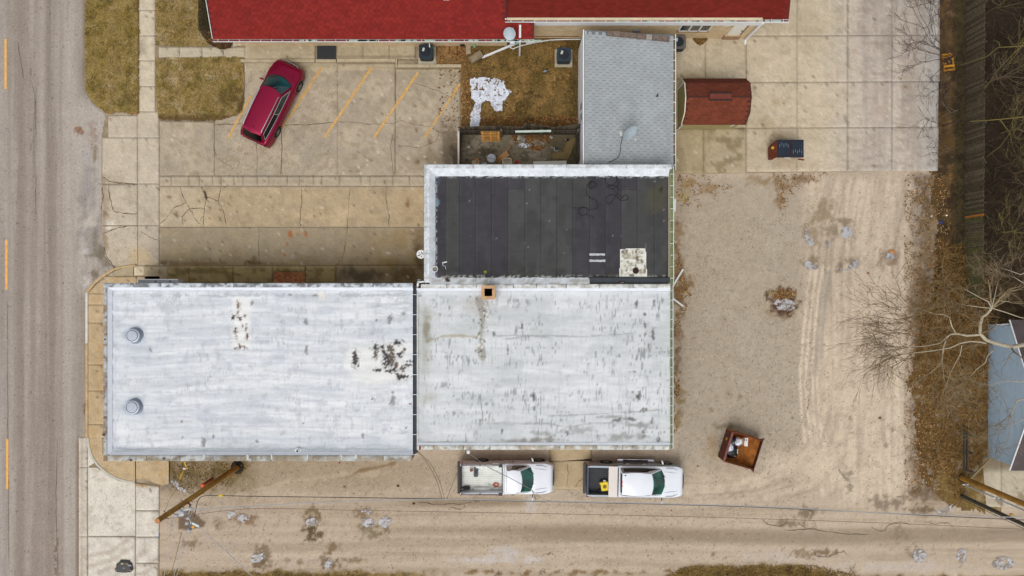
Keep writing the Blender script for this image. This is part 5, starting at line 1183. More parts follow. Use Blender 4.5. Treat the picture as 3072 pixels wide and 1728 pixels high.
# ---------------- blue building on the east side
BX = 29.73; by_s,by_n,bym = -10.55,-2.25,-6.4
blue = thing('blue_shop','pale blue gable wall of a building cut off by the right edge','building',(BX + 4,-6.4,0))
m_blue = mat('blue_siding',(172,197,218),.6,var=.06,streak=((.3,.3,8),.05))
mb = MB(); P_ = [(by_n,0),(by_s,0),(by_s,2.1),(bym,3.9),(by_n,2.1)]
mb.add([(BX,y,z) for y,z in P_] + [(BX + 9,y,z) for y,z in P_],[tuple(range(5)),tuple(range(5,10))[::-1]] + [(i,5 + i,5 + (i + 1) % 5,(i + 1) % 5) for i in range(5)])
mb.build('wall',m_blue,blue)
m_brroof = mat('purple_brown_shingle',(84,74,74),.95,var=.15,vs=2,fine=.12,fs=20)
for (a,b) in (((by_s - .35,2.0),(bym,4.0)),((by_n + .35,2.0),(bym,4.0))):
    mb = MB(); mb.add([(BX - .02,*a),(BX + 9,*a),(BX + 9,*b),(BX - .02,*b),(BX - .02,a[0],a[1] - .1),(BX + 9,a[0],a[1] - .1),(BX + 9,b[0],b[1] - .1),(BX - .02,b[0],b[1] - .1)],[(0,1,2,3),(4,7,6,5),(0,4,5,1),(0,3,7,4),(1,5,6,2)])
    mb.build('roof',m_brroof,blue)
    MB().bar((BX - .05,*a),(BX - .05,*b),.04,.07,up=(1,0,0)).build('rake_trim',m_white,blue)
MB().bar((BX - .4,by_n + .0,1.2),(BX + .02,by_n + .1,1.9),.06,.04).build('brace',m_whited,blue)
# ================================================================ VEHICLES (x forward, y left, z up; origin on the ground midway between the axles)
m_tyre = mat('tyre_rubber',(26,26,28),.8,var=.15,vs=10)
m_rim = mat('alloy_rim',(150,154,160),.35,metal=.7,var=.05)
m_chrome = mat('chrome_trim',(216,220,228),.18,metal=.9,var=0)
m_under = mat('underbody',(14,14,15),.9)
m_lamp = mat('lamp_glass',(214,222,226),.1,var=.1,coat=.5); m_tail = mat('tail_lamp',(170,24,26),.2,var=.1,coat=.5)
m_plast = mat('black_plastic',(34,36,40),.55,var=.12)
def paint_mat(name,rgb,metal,coat=.6,rough=.35): return mat(name,rgb,rough,metal=metal,var=.03,vs=1.5,coat=coat)

def ruled(A,B,s0,s1,t0,t1,n,m,off=0.0,bul=0.0):
    """grid on the surface ruled between curves A(s) and B(s), pushed outward by off"""
    G = []
    def pt(s,t):
        a,b = Vector(A(s)),Vector(B(s)); return a.lerp(b,t)
    for j in range(m + 1):
        t = t0 + (t1 - t0) * j / m; row = []
        for i in range(n + 1):
            s = s0 + (s1 - s0) * i / n; p = pt(s,t); e = 1e-3
            nn = (pt(s + e,t) - pt(s - e,t)).cross(pt(s,min(t + e,1)) - pt(s,max(t - e,0))).normalized()
            if nn.dot(p - Vector((-.5,0,1.15))) < 0: nn = -nn
            row.append(p + nn * (off + bul * 4 * t * (1 - t)))
        G.append(row)
    return G

class Car:
    def __init__(s,name,label,cat,loc,rz,P):
        s.P = P; s.r = thing(name,label,cat,(loc[0],loc[1],0),rz)
        s.wheels()
    def zl(s,x):
        P = s.P
        for xw in (P['xf'],P['xr']):
            d = abs(x - xw)
            if d < P['ra']: return P['rw'] + math.sqrt(P['ra'] ** 2 - d * d)
        return P['sill']
    def body(s,name,x0,x1,mtl,n=70,dx=.0):
        P = s.P; X = list(np.linspace(x0,x1,n)); rings = []
        for x in X:
            w_,zs,cr = P['w'](x),P['zs'](x),P['cr'](x); zl = min(s.zl(x),zs - .12)
            zm = max((zl + zs) / 2 + .05,zl + .03)
            h = [(w_ * .95,zl),(w_,zl + .02),(w_ * 1.0,zm),(w_ * .985,zs - .09),(w_ * .955,zs - .025),(w_ * .88,zs + cr * .18),(w_ * .66,zs + cr * .62),(w_ * .34,zs + cr * .9),(0,zs + cr)]
            rings.append([(x,y,z) for y,z in h] + [(x,-y,z) for y,z in h[-2::-1]])
        mb = MB().grid(rings); k = len(rings[0])
        mb.add(rings[0],[tuple(range(k))]); mb.add(rings[-1],[tuple(range(k))[::-1]])
        o = mb.build(name,mtl,s.r,local=True,smooth=True,ang=40)
        MB().box(x0 + .15,x1 - .15,-P['w'](0) + .16,P['w'](0) - .16,.25,.62).build('underbody',m_under,s.r,local=True)
        return o
    def wheels(s):
        P = s.P; r = P['rw']; w_ = .25
        for xw in (P['xf'],P['xr']):
            for sd in (1,-1):
                yo = sd * (P['tw']); t = bpy.data.objects.new('wheel',None); COL.objects.link(t); t.parent = s.r; t.location = (xw,yo,r)
                if xw == P['xf'] and P.get('steer'): t.rotation_euler = (0,0,R(P['steer']))
                MB().lathe((0,0,0),[(r * .62,-sd * .0),(r * .66,sd * .015),(r * .9,sd * .02),(r * .985,-sd * .02),(r,-sd * .05),(r,-sd * (w_ - .05)),(r * .95,-sd * w_),(r * .6,-sd * w_)],28,ax='y').build('tyre',m_tyre,t,local=True,smooth=True,ang=50)
                rim = MB(); rim.lathe((0,0,0),[(r * .64,sd * .012),(r * .60,sd * .012),(r * .56,-sd * .05),(r * .1,-sd * .05)],24,ax='y')
                ro = rim.build('rim',P.get('rimdark',mat('rim_dark',(70,72,78),.4,metal=.5)),t,local=True,smooth=True)
                sp = MB()
                for k in range(5):
                    a = 2 * math.pi * k / 5 + .3
                    for da in (-.13,.13): sp.bar((math.cos(a) * r * .12,sd * .0,math.sin(a) * r * .12),(math.cos(a + da) * r * .6,sd * .008,math.sin(a + da) * r * .6),.03,.03,up=(0,1,0))
                sp.lathe((0,-sd * .01,0),[(.07,0),(.06,sd * .03),(.01,sd * .035)],12,ax='y')
                so_ = sp.build('spokes',m_rim,t,local=True); so_['kind'] = 'stuff'
    def cabin(s,mtl,glassm,n=12):
        P = s.P; c = P['cab']
        # c: xfb wfb bf | xft wft bt | xrt wrt br | xrb wrb bb | zb (front, rear belt) zr (roof) crown
        zbf,zbr,zrf,zrr,cr = c['zbf'],c['zbr'],c['zrf'],c['zrr'],c['cr']
        q = lambda s_: 1 - (2 * s_ - 1) ** 2
        FB = lambda t: (c['xfb'] + c['bf'] * q(t),c['wfb'] * (1 - 2 * t),zbf + .02 * q(t))
        FT = lambda t: (c['xft'] + c['bt'] * q(t),c['wft'] * (1 - 2 * t),zrf + cr * q(t))
        RB = lambda t: (c['xrb'] - c['bb'] * q(t),-c['wrb'] * (1 - 2 * t),zbr + .0 * q(t))
        RT = lambda t: (c['xrt'] - c['br'] * q(t),-c['wrt'] * (1 - 2 * t),zrr + cr * q(t))
        def side(sd):
            e = 1 if sd > 0 else -1
            def B(t):
                x = c['xrb'] + (c['xfb'] - c['xrb']) * t; return (x,e * (c['wrb'] + (c['wfb'] - c['wrb']) * t + .05 * q(t)),zbr + (zbf - zbr) * t)
            def T(t):
                x = c['xrt'] + (c['xft'] - c['xrt']) * t; return (x,e * (c['wrt'] + (c['wft'] - c['wrt']) * t + .03 * q(t)),zrr + (zrf - zrr) * t + .03 * q(t))
            if e > 0: return B,T
            return (lambda t: B(1 - t)),(lambda t: T(1 - t))
        mb = MB(); mb.grid(ruled(FB,FT,0,1,0,1,n,5,0,.0)); mb.grid(ruled(RB,RT,0,1,0,1,n,5))
        for sd in (1,-1): mb.grid(ruled(*side(sd),0,1,0,1,n,5,0,.02))
        # roof
        Bl,Tl = side(1); G = []
        for i in range(15):
            t = i / 14; row = []
            for j in range(n + 1):
                u_ = j / n; f = Vector(FT(u_)); r_ = Vector(RT(1 - u_)); p = r_.lerp(f,t)
                yl = Tl(t); edge = yl[1]; p.y = edge * (1 - 2 * u_); p.z = yl[2] + cr * q(u_) + P.get('ribz',0) * (abs(math.sin(u_ * 15)) if .1 < t < .9 else 0)
                row.append(p)
            G.append(row)
        mb.grid(G); o = mb.build('cabin',mtl,s.r,local=True,smooth=True,ang=28)
        w_ = P['glass']
        ws = MB().grid(ruled(FB,FT,*w_['front'],14,6,.008)).build('windshield',glassm,s.r,local=True,smooth=True)
        MB().grid(ruled(FB,FT,w_['front'][0] - .012,w_['front'][1] + .012,w_['front'][2] - .05,w_['front'][2] + .04,14,1,.012)).build('cowl',m_plast,s.r,local=True,smooth=True)
        MB().grid(ruled(RB,RT,*w_['rear'],10,4,.008)).build('rear_window',w_.get('rearm',glassm),s.r,local=True,smooth=True)
        s.side = side; s.FB,s.FT,s.RB,s.RT = FB,FT,RB,RT
        for sd in (1,-1):
            A,B = side(sd)
            for (a,b,t0,t1,m_,sk) in w_['side']:
                if sd < 0: a,b,sk = 1 - b,1 - a,sk
                G = ruled(A,B,a,b,t0,t1,8,4,.03)
                # slanted front end (towards the A pillar)
                if sk:
                    for j,row in enumerate(G):
                        f = j / (len(G) - 1) * sk
                        for i,p in enumerate(row):
                            ii = i / (len(row) - 1); ii = ii if sd > 0 else 1 - ii
                            p.x -= f * ii
                MB().grid(G).build('side_window',m_,s.r,local=True,smooth=True)
                if w_.get('chrome'):
                    L_ = [p for p in G[0]] + [r[-1] for r in G[1:]] + G[-1][::-1] + [r[0] for r in G[::-1][1:]]
                    MB().tube([p + Vector((0,.006 * sd,.004)) for p in L_],.016,5).build('window_trim',m_chrome,s.r,local=True)
        return o
    def mirror(s,x,y,z,mtl,ln=.2,arm=.12,big=1.0):
        for sd in (1,-1):
            mb = MB(); M = Matrix.Translation((x,sd * (y + arm),z)) @ Matrix.Rotation(sd * R(18),4,'Z')
            pr = []
            for i,(dy,hx,hz) in enumerate([(-.1,.02,.05),(-.08,.045,.10),(.0,.055,.12),(.09,.05,.11),(.12,.02,.07)]):
                pr.append([M @ Vector((math.cos(a) * hx * big,sd * dy * big,math.sin(a) * hz * big)) for a in np.linspace(0,2 * math.pi,11)[:-1]])
            mb.grid(pr,closed=True); mb.add(pr[0],[tuple(range(10))]); mb.add(pr[-1],[tuple(range(10))[::-1]])
            o = mb.build('mirror',mtl,s.r,local=True,smooth=True,ang=60)
            MB().bar((x,sd * (y - .06),z - .06),(x,sd * (y + arm - .05),z - .03),.05,.04).build('mirror_arm',m_plast,o,local=True)

def clampf(x,a,b): return max(0.0,min(1.0,(x - a) / (b - a)))
def sm(t): return t * t * (3 - 2 * t)

# ---------------- crimson family car in the bay
m_crim = paint_mat('crimson_paint',(138,0,52),.6,coat=.15,rough=.42)
def suv_w(x): return .985 * (1 - .26 * clampf(x,1.75,2.56) ** 2.6) * (1 - .14 * clampf(-x,2.0,2.72) ** 2.4)
def suv_zs(x): return 1.07 - .16 * sm(clampf(x,1.0,2.45)) - .30 * clampf(x,2.3,2.58) ** 2 - .12 * clampf(-x,2.4,2.72) ** 2
suv = Car('parked_car','crimson sport utility car parked askew over the yellow bay lines','car',(-14.69,11.47),R(64.3),
          dict(xf=1.56,xr=-1.56,rw=.37,ra=.44,sill=.24,tw=.965,steer=0,w=suv_w,zs=suv_zs,cr=lambda x: .06 * (1 - clampf(x,2.2,2.56)) + .03 * sm(clampf(x,.9,1.6)),
               cab=dict(xfb=1.28,wfb=.84,bf=.34,xft=.42,wft=.66,bt=.2,xrt=-2.14,wrt=.62,br=.10,xrb=-2.60,wrb=.76,bb=.1,zbf=1.05,zbr=1.10,zrf=1.66,zrr=1.64,cr=.06),
               glass=dict(front=(.035,.965,.06,.97),rear=(.06,.94,.12,.86),chrome=True,rearm=mat('privacy_glass',(6,6,8),.2,spec=.3),
                          side=[(.04,.52,.14,.82,mat('privacy_glass',(6,6,8),.2,spec=.3),0),(.525,.96,.14,.84,mat('side_glass',(14,40,34),.06,coat=.5),.12)])))
suv.body('body',-2.70,2.57,m_crim,80); suv.cabin(m_crim,mat('green_glass',(20,66,72),.05,var=.8,vs=1.1,coat=.6)); suv.mirror(.92,.93,1.12,m_crim)  # uneven windshield tint stands in for reflections
r_ = suv.r
for sd in (1,-1):
    MB().tube([(.28,sd * .63,1.73),(.2,sd * .625,1.775),(-.8,sd * .63,1.785),(-2.0,sd * .60,1.77),(-2.1,sd * .595,1.72)],.024,6).build('roof_rail',m_chrome,r_,local=True,smooth=True)
    MB().tube([(1.05,sd * .995,.34),(-1.05,sd * .995,.34)],.018,6).build('sill_trim',m_chrome,r_,local=True)
    G = [[(2.02,sd * .955,.84),(2.3,sd * .80,.82),(2.46,sd * .60,.78)],[(1.98,sd * .93,.93),(2.26,sd * .78,.90),(2.44,sd * .60,.85)]]
    MB().grid(G).build('headlight',m_lamp,r_,local=True,smooth=True)
    MB().grid([[(-2.62,sd * .86,.82),(-2.68,sd * .72,.84),(-2.715,sd * .42,.86)],[(-2.50,sd * .88,1.02),(-2.60,sd * .74,1.02),(-2.66,sd * .42,.99)]]).build('tail_light',m_tail,r_,local=True,smooth=True)
    for x in (.1,-.95): MB().bar((x,sd * 1.0,.92),(x - .2,sd * 1.0,.93),.03,.03).build('door_handle',m_crim,r_,local=True,bevel=.01)
    for x in (1.02,-.12,-1.18): MB().tube([(x,sd * .992,.36),(x - .02,sd * .99,.85),(x - .03,sd * .975,1.0)],.008,4).build('door_gap',m_under,r_,local=True)
MB().grid([[(-2.12,y,1.72 - abs(y) * .05) for y in np.linspace(-.60,.60,9)],[(-2.34 + abs(y) * .12,y,1.68 - abs(y) * .05) for y in np.linspace(-.60,.60,9)],[(-2.33 + abs(y) * .12,y,1.64 - abs(y) * .05) for y in np.linspace(-.60,.60,9)]]).build('spoiler',m_crim,r_,local=True,smooth=True)
MB().lathe((-1.95,0,1.70),[(.05,0),(.04,.04),(.01,.09)],8).build('antenna',m_plast,r_,local=True)
MB().grid([[(1.75,y,1.075 - .08 * y * y) for y in np.linspace(-.42,.42,5)],[(1.76,y,1.077 - .08 * y * y) for y in np.linspace(-.42,.42,5)]]).build('hood_crease',m_under,r_,local=True)
for sd in (1,-1): MB().tube([(1.45,sd * .66,1.075),(1.9,sd * .58,1.04),(2.35,sd * .50,.93)],.012,5).build('hood_line',mat('crimson_dark',(70,4,24),.4),r_,local=True)
MB().box(2.52,2.585,-.5,.5,.5,.72).build('grille',m_plast,r_,local=True); MB().tube([(2.40,-.72,.74),(2.57,-.4,.76),(2.60,0,.77),(2.57,.4,.76),(2.40,.72,.74)],.016,6).build('grille_trim',m_chrome,r_,local=True)
MB().grid([[(-2.60,y,.50) for y in np.linspace(-.8,.8,5)],[(-2.735,y,.62) for y in np.linspace(-.8,.8,5)],[(-2.735,y,.74) for y in np.linspace(-.8,.8,5)]]).build('bumper',m_crim,r_,local=True,smooth=True)
MB().box(-2.745,-2.735,-.18,.18,.62,.74).build('licence_plate',m_white,r_,local=True)
for y in (-.25,.3): MB().bar((1.50 - abs(y) * .25,y,1.17),(1.15,y + .38,1.33),.02,.02).build('wiper',m_under,r_,local=True)

# ---------------- pickups
def truck_w(x,W=.97,xf=2.35,xn=2.75): return W * (1 - .22 * clampf(x,xf - .5,xn) ** 3)
def pickup(label,loc,rz,W,xr_end,bed_x,cab_back,cab_front,hood_n,whites,bedfloor,kind):
    paint,sidepaint = whites
    n_ = hood_n
    P = dict(xf=kind['xf'],xr=kind['xr'],rw=.39,ra=.47,sill=.42,tw=W - .0,steer=kind.get('steer',0),w=lambda x: W * (1 - .24 * clampf(x,n_ - .75,n_ + .04) ** 2.6),
             zs=lambda x: 1.20 - .10 * sm(clampf(x,cab_front + .7,n_)) - .25 * clampf(x,n_ - .18,n_) ** 2,cr=lambda x: .05 * (1 - clampf(x,n_ - .3,n_)),
             cab=dict(xfb=kind['wsb'],wfb=.80,bf=.24,xft=cab_front - .06,wft=.66,bt=.12,xrt=cab_back + .07,wrt=.66,br=.02,xrb=cab_back,wrb=.80,bb=.02,zbf=1.17,zbr=1.17,zrf=1.80,zrr=1.80,cr=.035),
             glass=dict(front=(.035,.965,.05,.97),rear=(.1,.9,.2,.85),rearm=m_glass,side=kind['side']),ribz=kind.get('ribz',0))
    c = Car('pickup_truck',label,'pickup truck',loc,rz,P); r = c.r
    c.body('body',bed_x + .02,n_,paint,60); c.cabin(paint,mat('truck_glass',(18,88,76),.05,var=.9,vs=.9,coat=.6)); c.mirror(cab_front + .72,W + .02,1.22,kind['mirror'],arm=.2,big=1.1)  # mottled windshield colour imitates reflections in the glass
    # bed: outer skin, rails, liner
    zt = 1.28; X = list(np.linspace(xr_end,bed_x,40)); zf = .78
    for sd in (1,-1):
        rings = []
        for x in X:
            w_ = W * (1 - .05 * clampf(-x,-xr_end - .25,-xr_end) ** 2); zl = min(max(c.zl(x),.5),zt - .15)
            rings.append([(x,sd * w_ * .97,zl),(x,sd * w_,zl + .03),(x,sd * w_,max(zl + .06,.95)),(x,sd * (w_ - .02),zt - .04),(x,sd * (w_ - .05),zt),(x,sd * (W - .15),zt),(x,sd * (W - .165),zt - .02),(x,sd * (W - .17),zf)])
        mb = MB().grid(rings); mb.add(rings[0],[tuple(range(8))]); mb.add(rings[-1],[tuple(range(8))[::-1]])
        mb.build('bed_side',sidepaint,r,local=True,smooth=True,ang=35)
        # wheel housings
        mb = MB(); G = []
        for x in np.linspace(P['xr'] - .55,P['xr'] + .55,13):
            h = .2 * math.sqrt(max(0,1 - ((x - P['xr']) / .56) ** 2)) + .02
            G.append([(x,sd * (W - .38),zf),(x,sd * (W - .38),zf + h * .8),(x,sd * (W - .34),zf + h),(x,sd * (W - .17),zf + h)])
        mb.grid(G).build('wheel_housing',bedfloor,r,local=True,smooth=True,ang=50)
    fl = MB(); fl.box(xr_end + .1,bed_x - .06,-W + .16,W - .16,zf - .06,zf); fo = fl.build('bed_floor',bedfloor,r,local=True)
    for k in range(13):
        y = -W + .28 + k * (2 * W - .56) / 12; MB().box(xr_end + .12,bed_x - .08,y - .022,y + .022,zf + .001,zf + .016).build('rib',kind['rib'],fo,local=True)
    MB().box(bed_x - .06,bed_x,-W + .14,W - .14,zf,zt).build('bed_front',sidepaint if kind['liner'] is None else kind['liner'],r,local=True)
    MB().box(xr_end - .02,xr_end + .08,-W + .09,W - .09,.62,zt - .01).build('tailgate',kind['gate'],r,local=True,bevel=.02)
    bm = MB(); bm.grid([[(xr_end - .02 - .03 * (1 - (y / .95) ** 4),y,z) for y in np.linspace(-.93,.93,9)] for z in (.50,.66)]); bm.grid([[(x,y,.665) for y in np.linspace(-.93,.93,3)] for x in (xr_end - .2,xr_end)])
    MB().box(xr_end - .19,xr_end - .03,-W + .04,W - .04,.48,.64).build('rear_bumper',kind['bumper'],r,local=True,bevel=.03)
    fb = []
    for z,d in ((.42,.02),(.56,.07),(.72,.07)): fb.append([(n_ + d - .30 * abs(y / W) ** 3.2,y,z) for y in np.linspace(-W * .9,W * .9,13)])
    fb.append([(n_ - .08 - .30 * abs(y / W) ** 3.2,y,.74) for y in np.linspace(-W * .9,W * .9,13)])
    MB().grid(fb).build('front_bumper',kind['fbumper'],r,local=True,smooth=True,ang=50)
    MB().grid([[(n_ + .012 - .02 * abs(y),y,z) for y in np.linspace(-.45,.45,5)] for z in (.74,.98)]).build('grille',m_plast,r,local=True)
    for sd in (1,-1):
        MB().grid([[(n_ - .30,sd * W * .90,.80),(n_ - .12,sd * W * .83,.80),(n_ + .01,sd * W * .62,.79)],[(n_ - .32,sd * W * .89,1.0),(n_ - .16,sd * W * .80,1.01),(n_ - .04,sd * W * .62,.99)]]).build('headlight',m_lamp,r,local=True,smooth=True)
        MB().box(xr_end - .015,xr_end + .16,sd * (W + .004) - .012 - (0 if sd > 0 else .0),sd * (W + .004) + .012,.86,1.18).build('tail_light',m_tail,r,local=True)
        for x in kind['handles']: MB().tube([(x - .09,sd * (W + .01),1.02),(x - .05,sd * (W + .05),1.03),(x + .05,sd * (W + .05),1.03),(x + .09,sd * (W + .01),1.02)],.02,5).build('door_handle',kind['handlem'],r,local=True)
        for x in kind['gaps']: MB().tube([(x,sd * (W + .001),.46),(x,sd * (W + .001),1.0),(x,sd * (W - .02),1.12)],.008,4).build('door_gap',m_under,r,local=True)
    MB().box(bed_x - .001,bed_x + .0,0,0,0,0) if False else None
    MB().box(bed_x + .0,cab_back + .02,-W + .1,W - .1,.6,1.1).build('cab_gap',m_under,r,local=True)
    for sd in (1,-1): MB().tube([(cab_front + .85,sd * .64,1.235),(cab_front + 1.3,sd * .58,1.22),(n_ - .15,sd * .52,1.10)],.012,5).build('hood_line',mat('panel_gap',(196,201,208),.5),r,local=True)
    for sd in (1,-1): MB().tube([(cab_front + .95,sd * W * .87,1.225),(n_ - .7,sd * W * .86,1.20),(n_ - .2,sd * W * .66,1.09)],.014,4).build('hood_gap',mat('gap_grey',(120,126,134),.6),r,local=True); MB().tube([(cab_back + .1,sd * .655,1.82),(cab_front - .1,sd * .655,1.82)],.012,4).build('drip_rail',mat('gap_grey',(120,126,134)),r,local=True)
    for y in (-.3,.3): MB().bar((kind['wsb'] + .24 - abs(y) * .1,y,1.24),(kind['wsb'] - .12,y + .35,1.42),.02,.02).build('wiper',m_under,r,local=True)
    return c
wht = paint_mat('white_truck_paint',(226,230,238),0,coat=.5,rough=.35); slv = paint_mat('silver_truck_paint',(146,154,164),.4,coat=.5,rough=.4)
t1 = pickup('white two-door work pickup with black ladder rails round an empty ribbed bed',(-.09,-11.62),0,.965,-3.08,-.40,-.28,.62,2.62,(wht,wht),mat('white_bed_floor',(212,214,208),.6,var=.12,vs=3,streak=((.8,22,1),.12)),
            dict(xf=1.74,xr=-1.74,wsb=1.22,side=[(.30,.93,.16,.88,m_glass,.22)],mirror=m_white,rib=mat('bed_rib',(232,234,228),.6,var=.1),liner=None,gate=mat('rusty_gate',(52,40,34),.7,var=.5,vs=4),bumper=mat('dark_bumper',(44,38,38),.5,var=.2),fbumper=m_plast,handles=(.15,),handlem=m_plast,gaps=(1.25,-.05)))
r_ = t1.r; mrk = mat('black_rack',(22,20,22),.5,var=.2)
for sd in (1,-1):
    y = sd * .86
    for a,b in (((-3.0,y,1.36),(-.5,y - sd * .0,1.42)),): MB().tube([a,(-1.8,y,1.40),b],.022,6).build('rack_rail',mrk,r_,local=True)
    MB().tube([(-3.0,y + sd * .06,1.33),(-.5,y + sd * .06,1.39)],.014,6).build('rack_rail',mat('rusty_rail',(84,50,40),.7),r_,local=True)
    for x in (-2.95,-1.85,-.6): MB().bar((x,y,1.27),(x,y,1.41),.06,.06).build('rack_foot',mrk,r_,local=True)
    MB().box(-.72,-.5,y - .08,y + .08,1.40,1.47).build('rack_bracket',mrk,r_,local=True)
MB().box(-3.22,-3.04,-.86,.86,1.20,1.30).build('rack_crossbar',mrk,r_,local=True,bevel=.02); MB().tube([(-3.12,-.84,1.33),(-3.12,.84,1.33)],.02,6).build('rack_crossbar',m_dkmetal,r_,local=True)
MB().bar((-.50,-.9,1.45),(-.50,.9,1.45),.05,.05).build('rack_crossbar',mrk,r_,local=True)
MB().box(-1.1,-.55,.835,.99,1.27,1.31).build('side_box',mat('pale_box_lid',(196,204,200),.6,var=.08),r_,local=True)
MB().bar((-3.08,-.93,.6),(-3.06,-.95,1.25),.05,.05).build('tie_strap',mat('amber_strap',(214,160,50),.6),r_,local=True)
MB().box(-1.2,.9,.962,.972,.60,.68).build('rust_stripe',m_white,r_,local=True)
# things in the first bed
def inbed(name,label,cat,car,x,y,z,rz=0):
    M = Matrix.Rotation(car.r.rotation_euler.z,4,'Z'); p = car.r.location + M @ Vector((x,y,z)); return thing(name,label,cat,p,car.r.rotation_euler.z + rz)
t = inbed('tool_case','dark grey plastic case lying in the bed of the ladder-rail pickup','tool case',t1,-2.12,.38,.79)
MB().box(-.13,.13,-.29,.29,0,.16).build('body',mat('case_grey',(52,60,70),.5,var=.15),t,local=True,bevel=.03); MB().box(-.03,.03,-.1,.1,.16,.20).build('handle',m_black,t,local=True,bevel=.01)
for y in (-.31,.31): MB().box(-.1,.1,y - .03,y + .03,.02,.1).build('latch',m_dkmetal,t,local=True)
t = inbed('battery','red, white and brown bundle beside the dark case in the pickup bed','bundle',t1,-2.42,.55,.79,R(10))
MB().box(-.08,.08,.0,.2,0,.14).build('wrapper',mat('wrap_white',(206,198,200),.6,var=.2,vs=20),t,local=True,bevel=.02); MB().box(-.085,.085,-.18,-.0,0,.12).build('base',mat('wrap_brown',(120,66,34),.7,var=.2),t,local=True,bevel=.02); MB().box(-.03,.04,.02,.1,.14,.15).build('stamp',mat('wrap_red',(120,30,40),.7),t,local=True)
t = inbed('cord_coil','loose orange cord tangled at the front of the pickup bed','cord',t1,-.9,-.42,.80)
q_ = random.Random(3); P_ = []
for k in range(60):
    a = k * .9; rr = .06 + .10 * q_.random(); P_.append((rr * 1.3 * math.cos(a) + (k > 50) * (k - 50) * .03,rr * math.sin(a) - k * .001,.02 + .02 * q_.random()))
MB().tube(P_,.012,4).build('coil',mat('orange_cord',(196,96,60),.7),t,local=True)
MB().tube([(-.1,.0,.015),(-.25,-.06,.015),(-.42,-.03,.015),(-.48,.05,.015)],.010,4).build('tail',mat('tan_cord',(150,120,90),.7),t,local=True)
t = inbed('toolbox','black slab-shaped box wedged behind the wheel housing of the ladder-rail pickup','box',t1,-2.68,-.62,.79)
MB().box(-.19,.19,-.09,.09,0,.2).build('body',m_black,t,local=True,bevel=.02); MB().box(-.3,-.19,-.04,.06,0,.06).build('strap',m_plast,t,local=True)

t2 = pickup('silver-white crew pickup with black bed liner and red roof brake light',(7.68,-11.78),R(-1.1),.985,-3.10,-1.22,-1.12,.72,2.80,(paint_mat('pearl_white_paint',(226,230,238),.0,coat=.5),slv),mat('black_liner',(30,34,40),.6,var=.2),
            dict(xf=1.87,xr=-1.87,steer=-9,wsb=1.42,side=[(.07,.95,.20,.88,mat('privacy_glass',(6,6,8),.2,spec=.3),.30)],mirror=m_white,rib=mat('liner_rib',(44,48,54),.6,var=.15),liner=m_plast,gate=mat('gate_blue',(56,66,84),.4,metal=.3,var=.1),bumper=mat('step_bumper',(52,50,56),.5,var=.2),fbumper=slv,handles=(-.62,.38),handlem=m_chrome,gaps=(-.1,1.3,-1.05),ribz=.004))
r_ = t2.r
# silver lower flanks over the white
for sd in (1,-1):
    G = []
    for x in np.linspace(-1.18,2.62,60):
        w_ = t2.P['w'](x); zs = t2.P['zs'](x); zl = min(t2.zl(x),zs - .12)
        G.append([(x,sd * (w_ + .004),zl + .03),(x,sd * (w_ + .006),max((zl + zs) / 2 + .05,zl + .05)),(x,sd * (w_ * .985 + .006),zs - .09),(x,sd * (w_ * .955 + .005),zs - .018)])
    MB().grid(G).build('flank',slv,r_,local=True,smooth=True)
    A,B = t2.side(sd); MB().grid(ruled(A,B,.0,1,.0,.19,14,1,.014,0)).build('flank',slv,r_,local=True,smooth=True)
    MB().grid(ruled(A,B,0 if sd > 0 else .93,.07 if sd > 0 else 1,.19,.98,2,2,.024,0)).build('pillar',slv,r_,local=True,smooth=True)
    MB().bar((-1.15,sd * 1.10,.42),(1.05,sd * 1.10,.42),.12,.05).build('running_board',m_plast,r_,local=True,bevel=.015)
    for a,b in ((-1.18,-.85),(.72,1.08)): MB().bar((a,sd * 1.105,.452),(b,sd * 1.105,.452),.11,.02).build('step_end',m_chrome,r_,local=True)
    MB().bar((-1.15,sd * 1.165,.45),(1.05,sd * 1.165,.45),.02,.03).build('step_edge',m_chrome,r_,local=True)
    A,B = t2.side(sd)
MB().box(-1.085,-1.02,-.17,.19,1.795,1.835).build('brake_light',mat('brake_red',(190,24,50),.3,var=0,coat=.4),r_,local=True,bevel=.01)
for y in (-.09,.1): MB().box(-1.07,-1.035,y - .04,y + .04,1.836,1.842).build('lens',mat('pink_lens',(236,170,180),.3),r_,local=True)
MB().box(-.94,-.84,.50,.55,1.835,1.85).build('antenna',m_black,r_,local=True)
t = inbed('bed_toolbox','long cream box lying across the bed of the crew pickup behind its cab','toolbox',t2,-1.55,0,1.24)
MB().box(-.27,.27,-.93,.93,0,.10).build('lid',mat('cream_box',(226,218,212),.6,var=.03),t,local=True,bevel=.01); MB().box(-.25,.25,-.78,.78,-.40,-.001).build('bin',m_whited,t,local=True)
t = inbed('yellow_tool','bright yellow square machine with a black fan grille in the crew pickup bed','tool',t2,-2.02,-.36,.80,R(8))
MB().box(-.23,.23,-.27,.27,0,.30).build('body',mat('yellow_plastic',(236,204,14),.5,var=.05),t,local=True,bevel=.03)
gl = MB(); gl.lathe((0,0,.30),[(.12,0),(.11,.012),(.02,.013)],20); go = gl.build('grille',mat('olive_grille',(150,130,30),.6,var=.2),t,local=True)
for k in range(3): MB().tube([((.04 + .035 * k) * math.cos(a),(.04 + .035 * k) * math.sin(a),.316) for a in np.linspace(0,6.283,17)],.006,4).build('grille_ring',mat('ring_dark',(96,84,20),.6),go,local=True)
for a,b in ((-.18,-.22),(.18,-.22),(-.18,.22),(.18,.22)): MB().lathe((a,b,.3),[(.015,0),(.01,.008)],8).build('bolt',m_black,t,local=True)
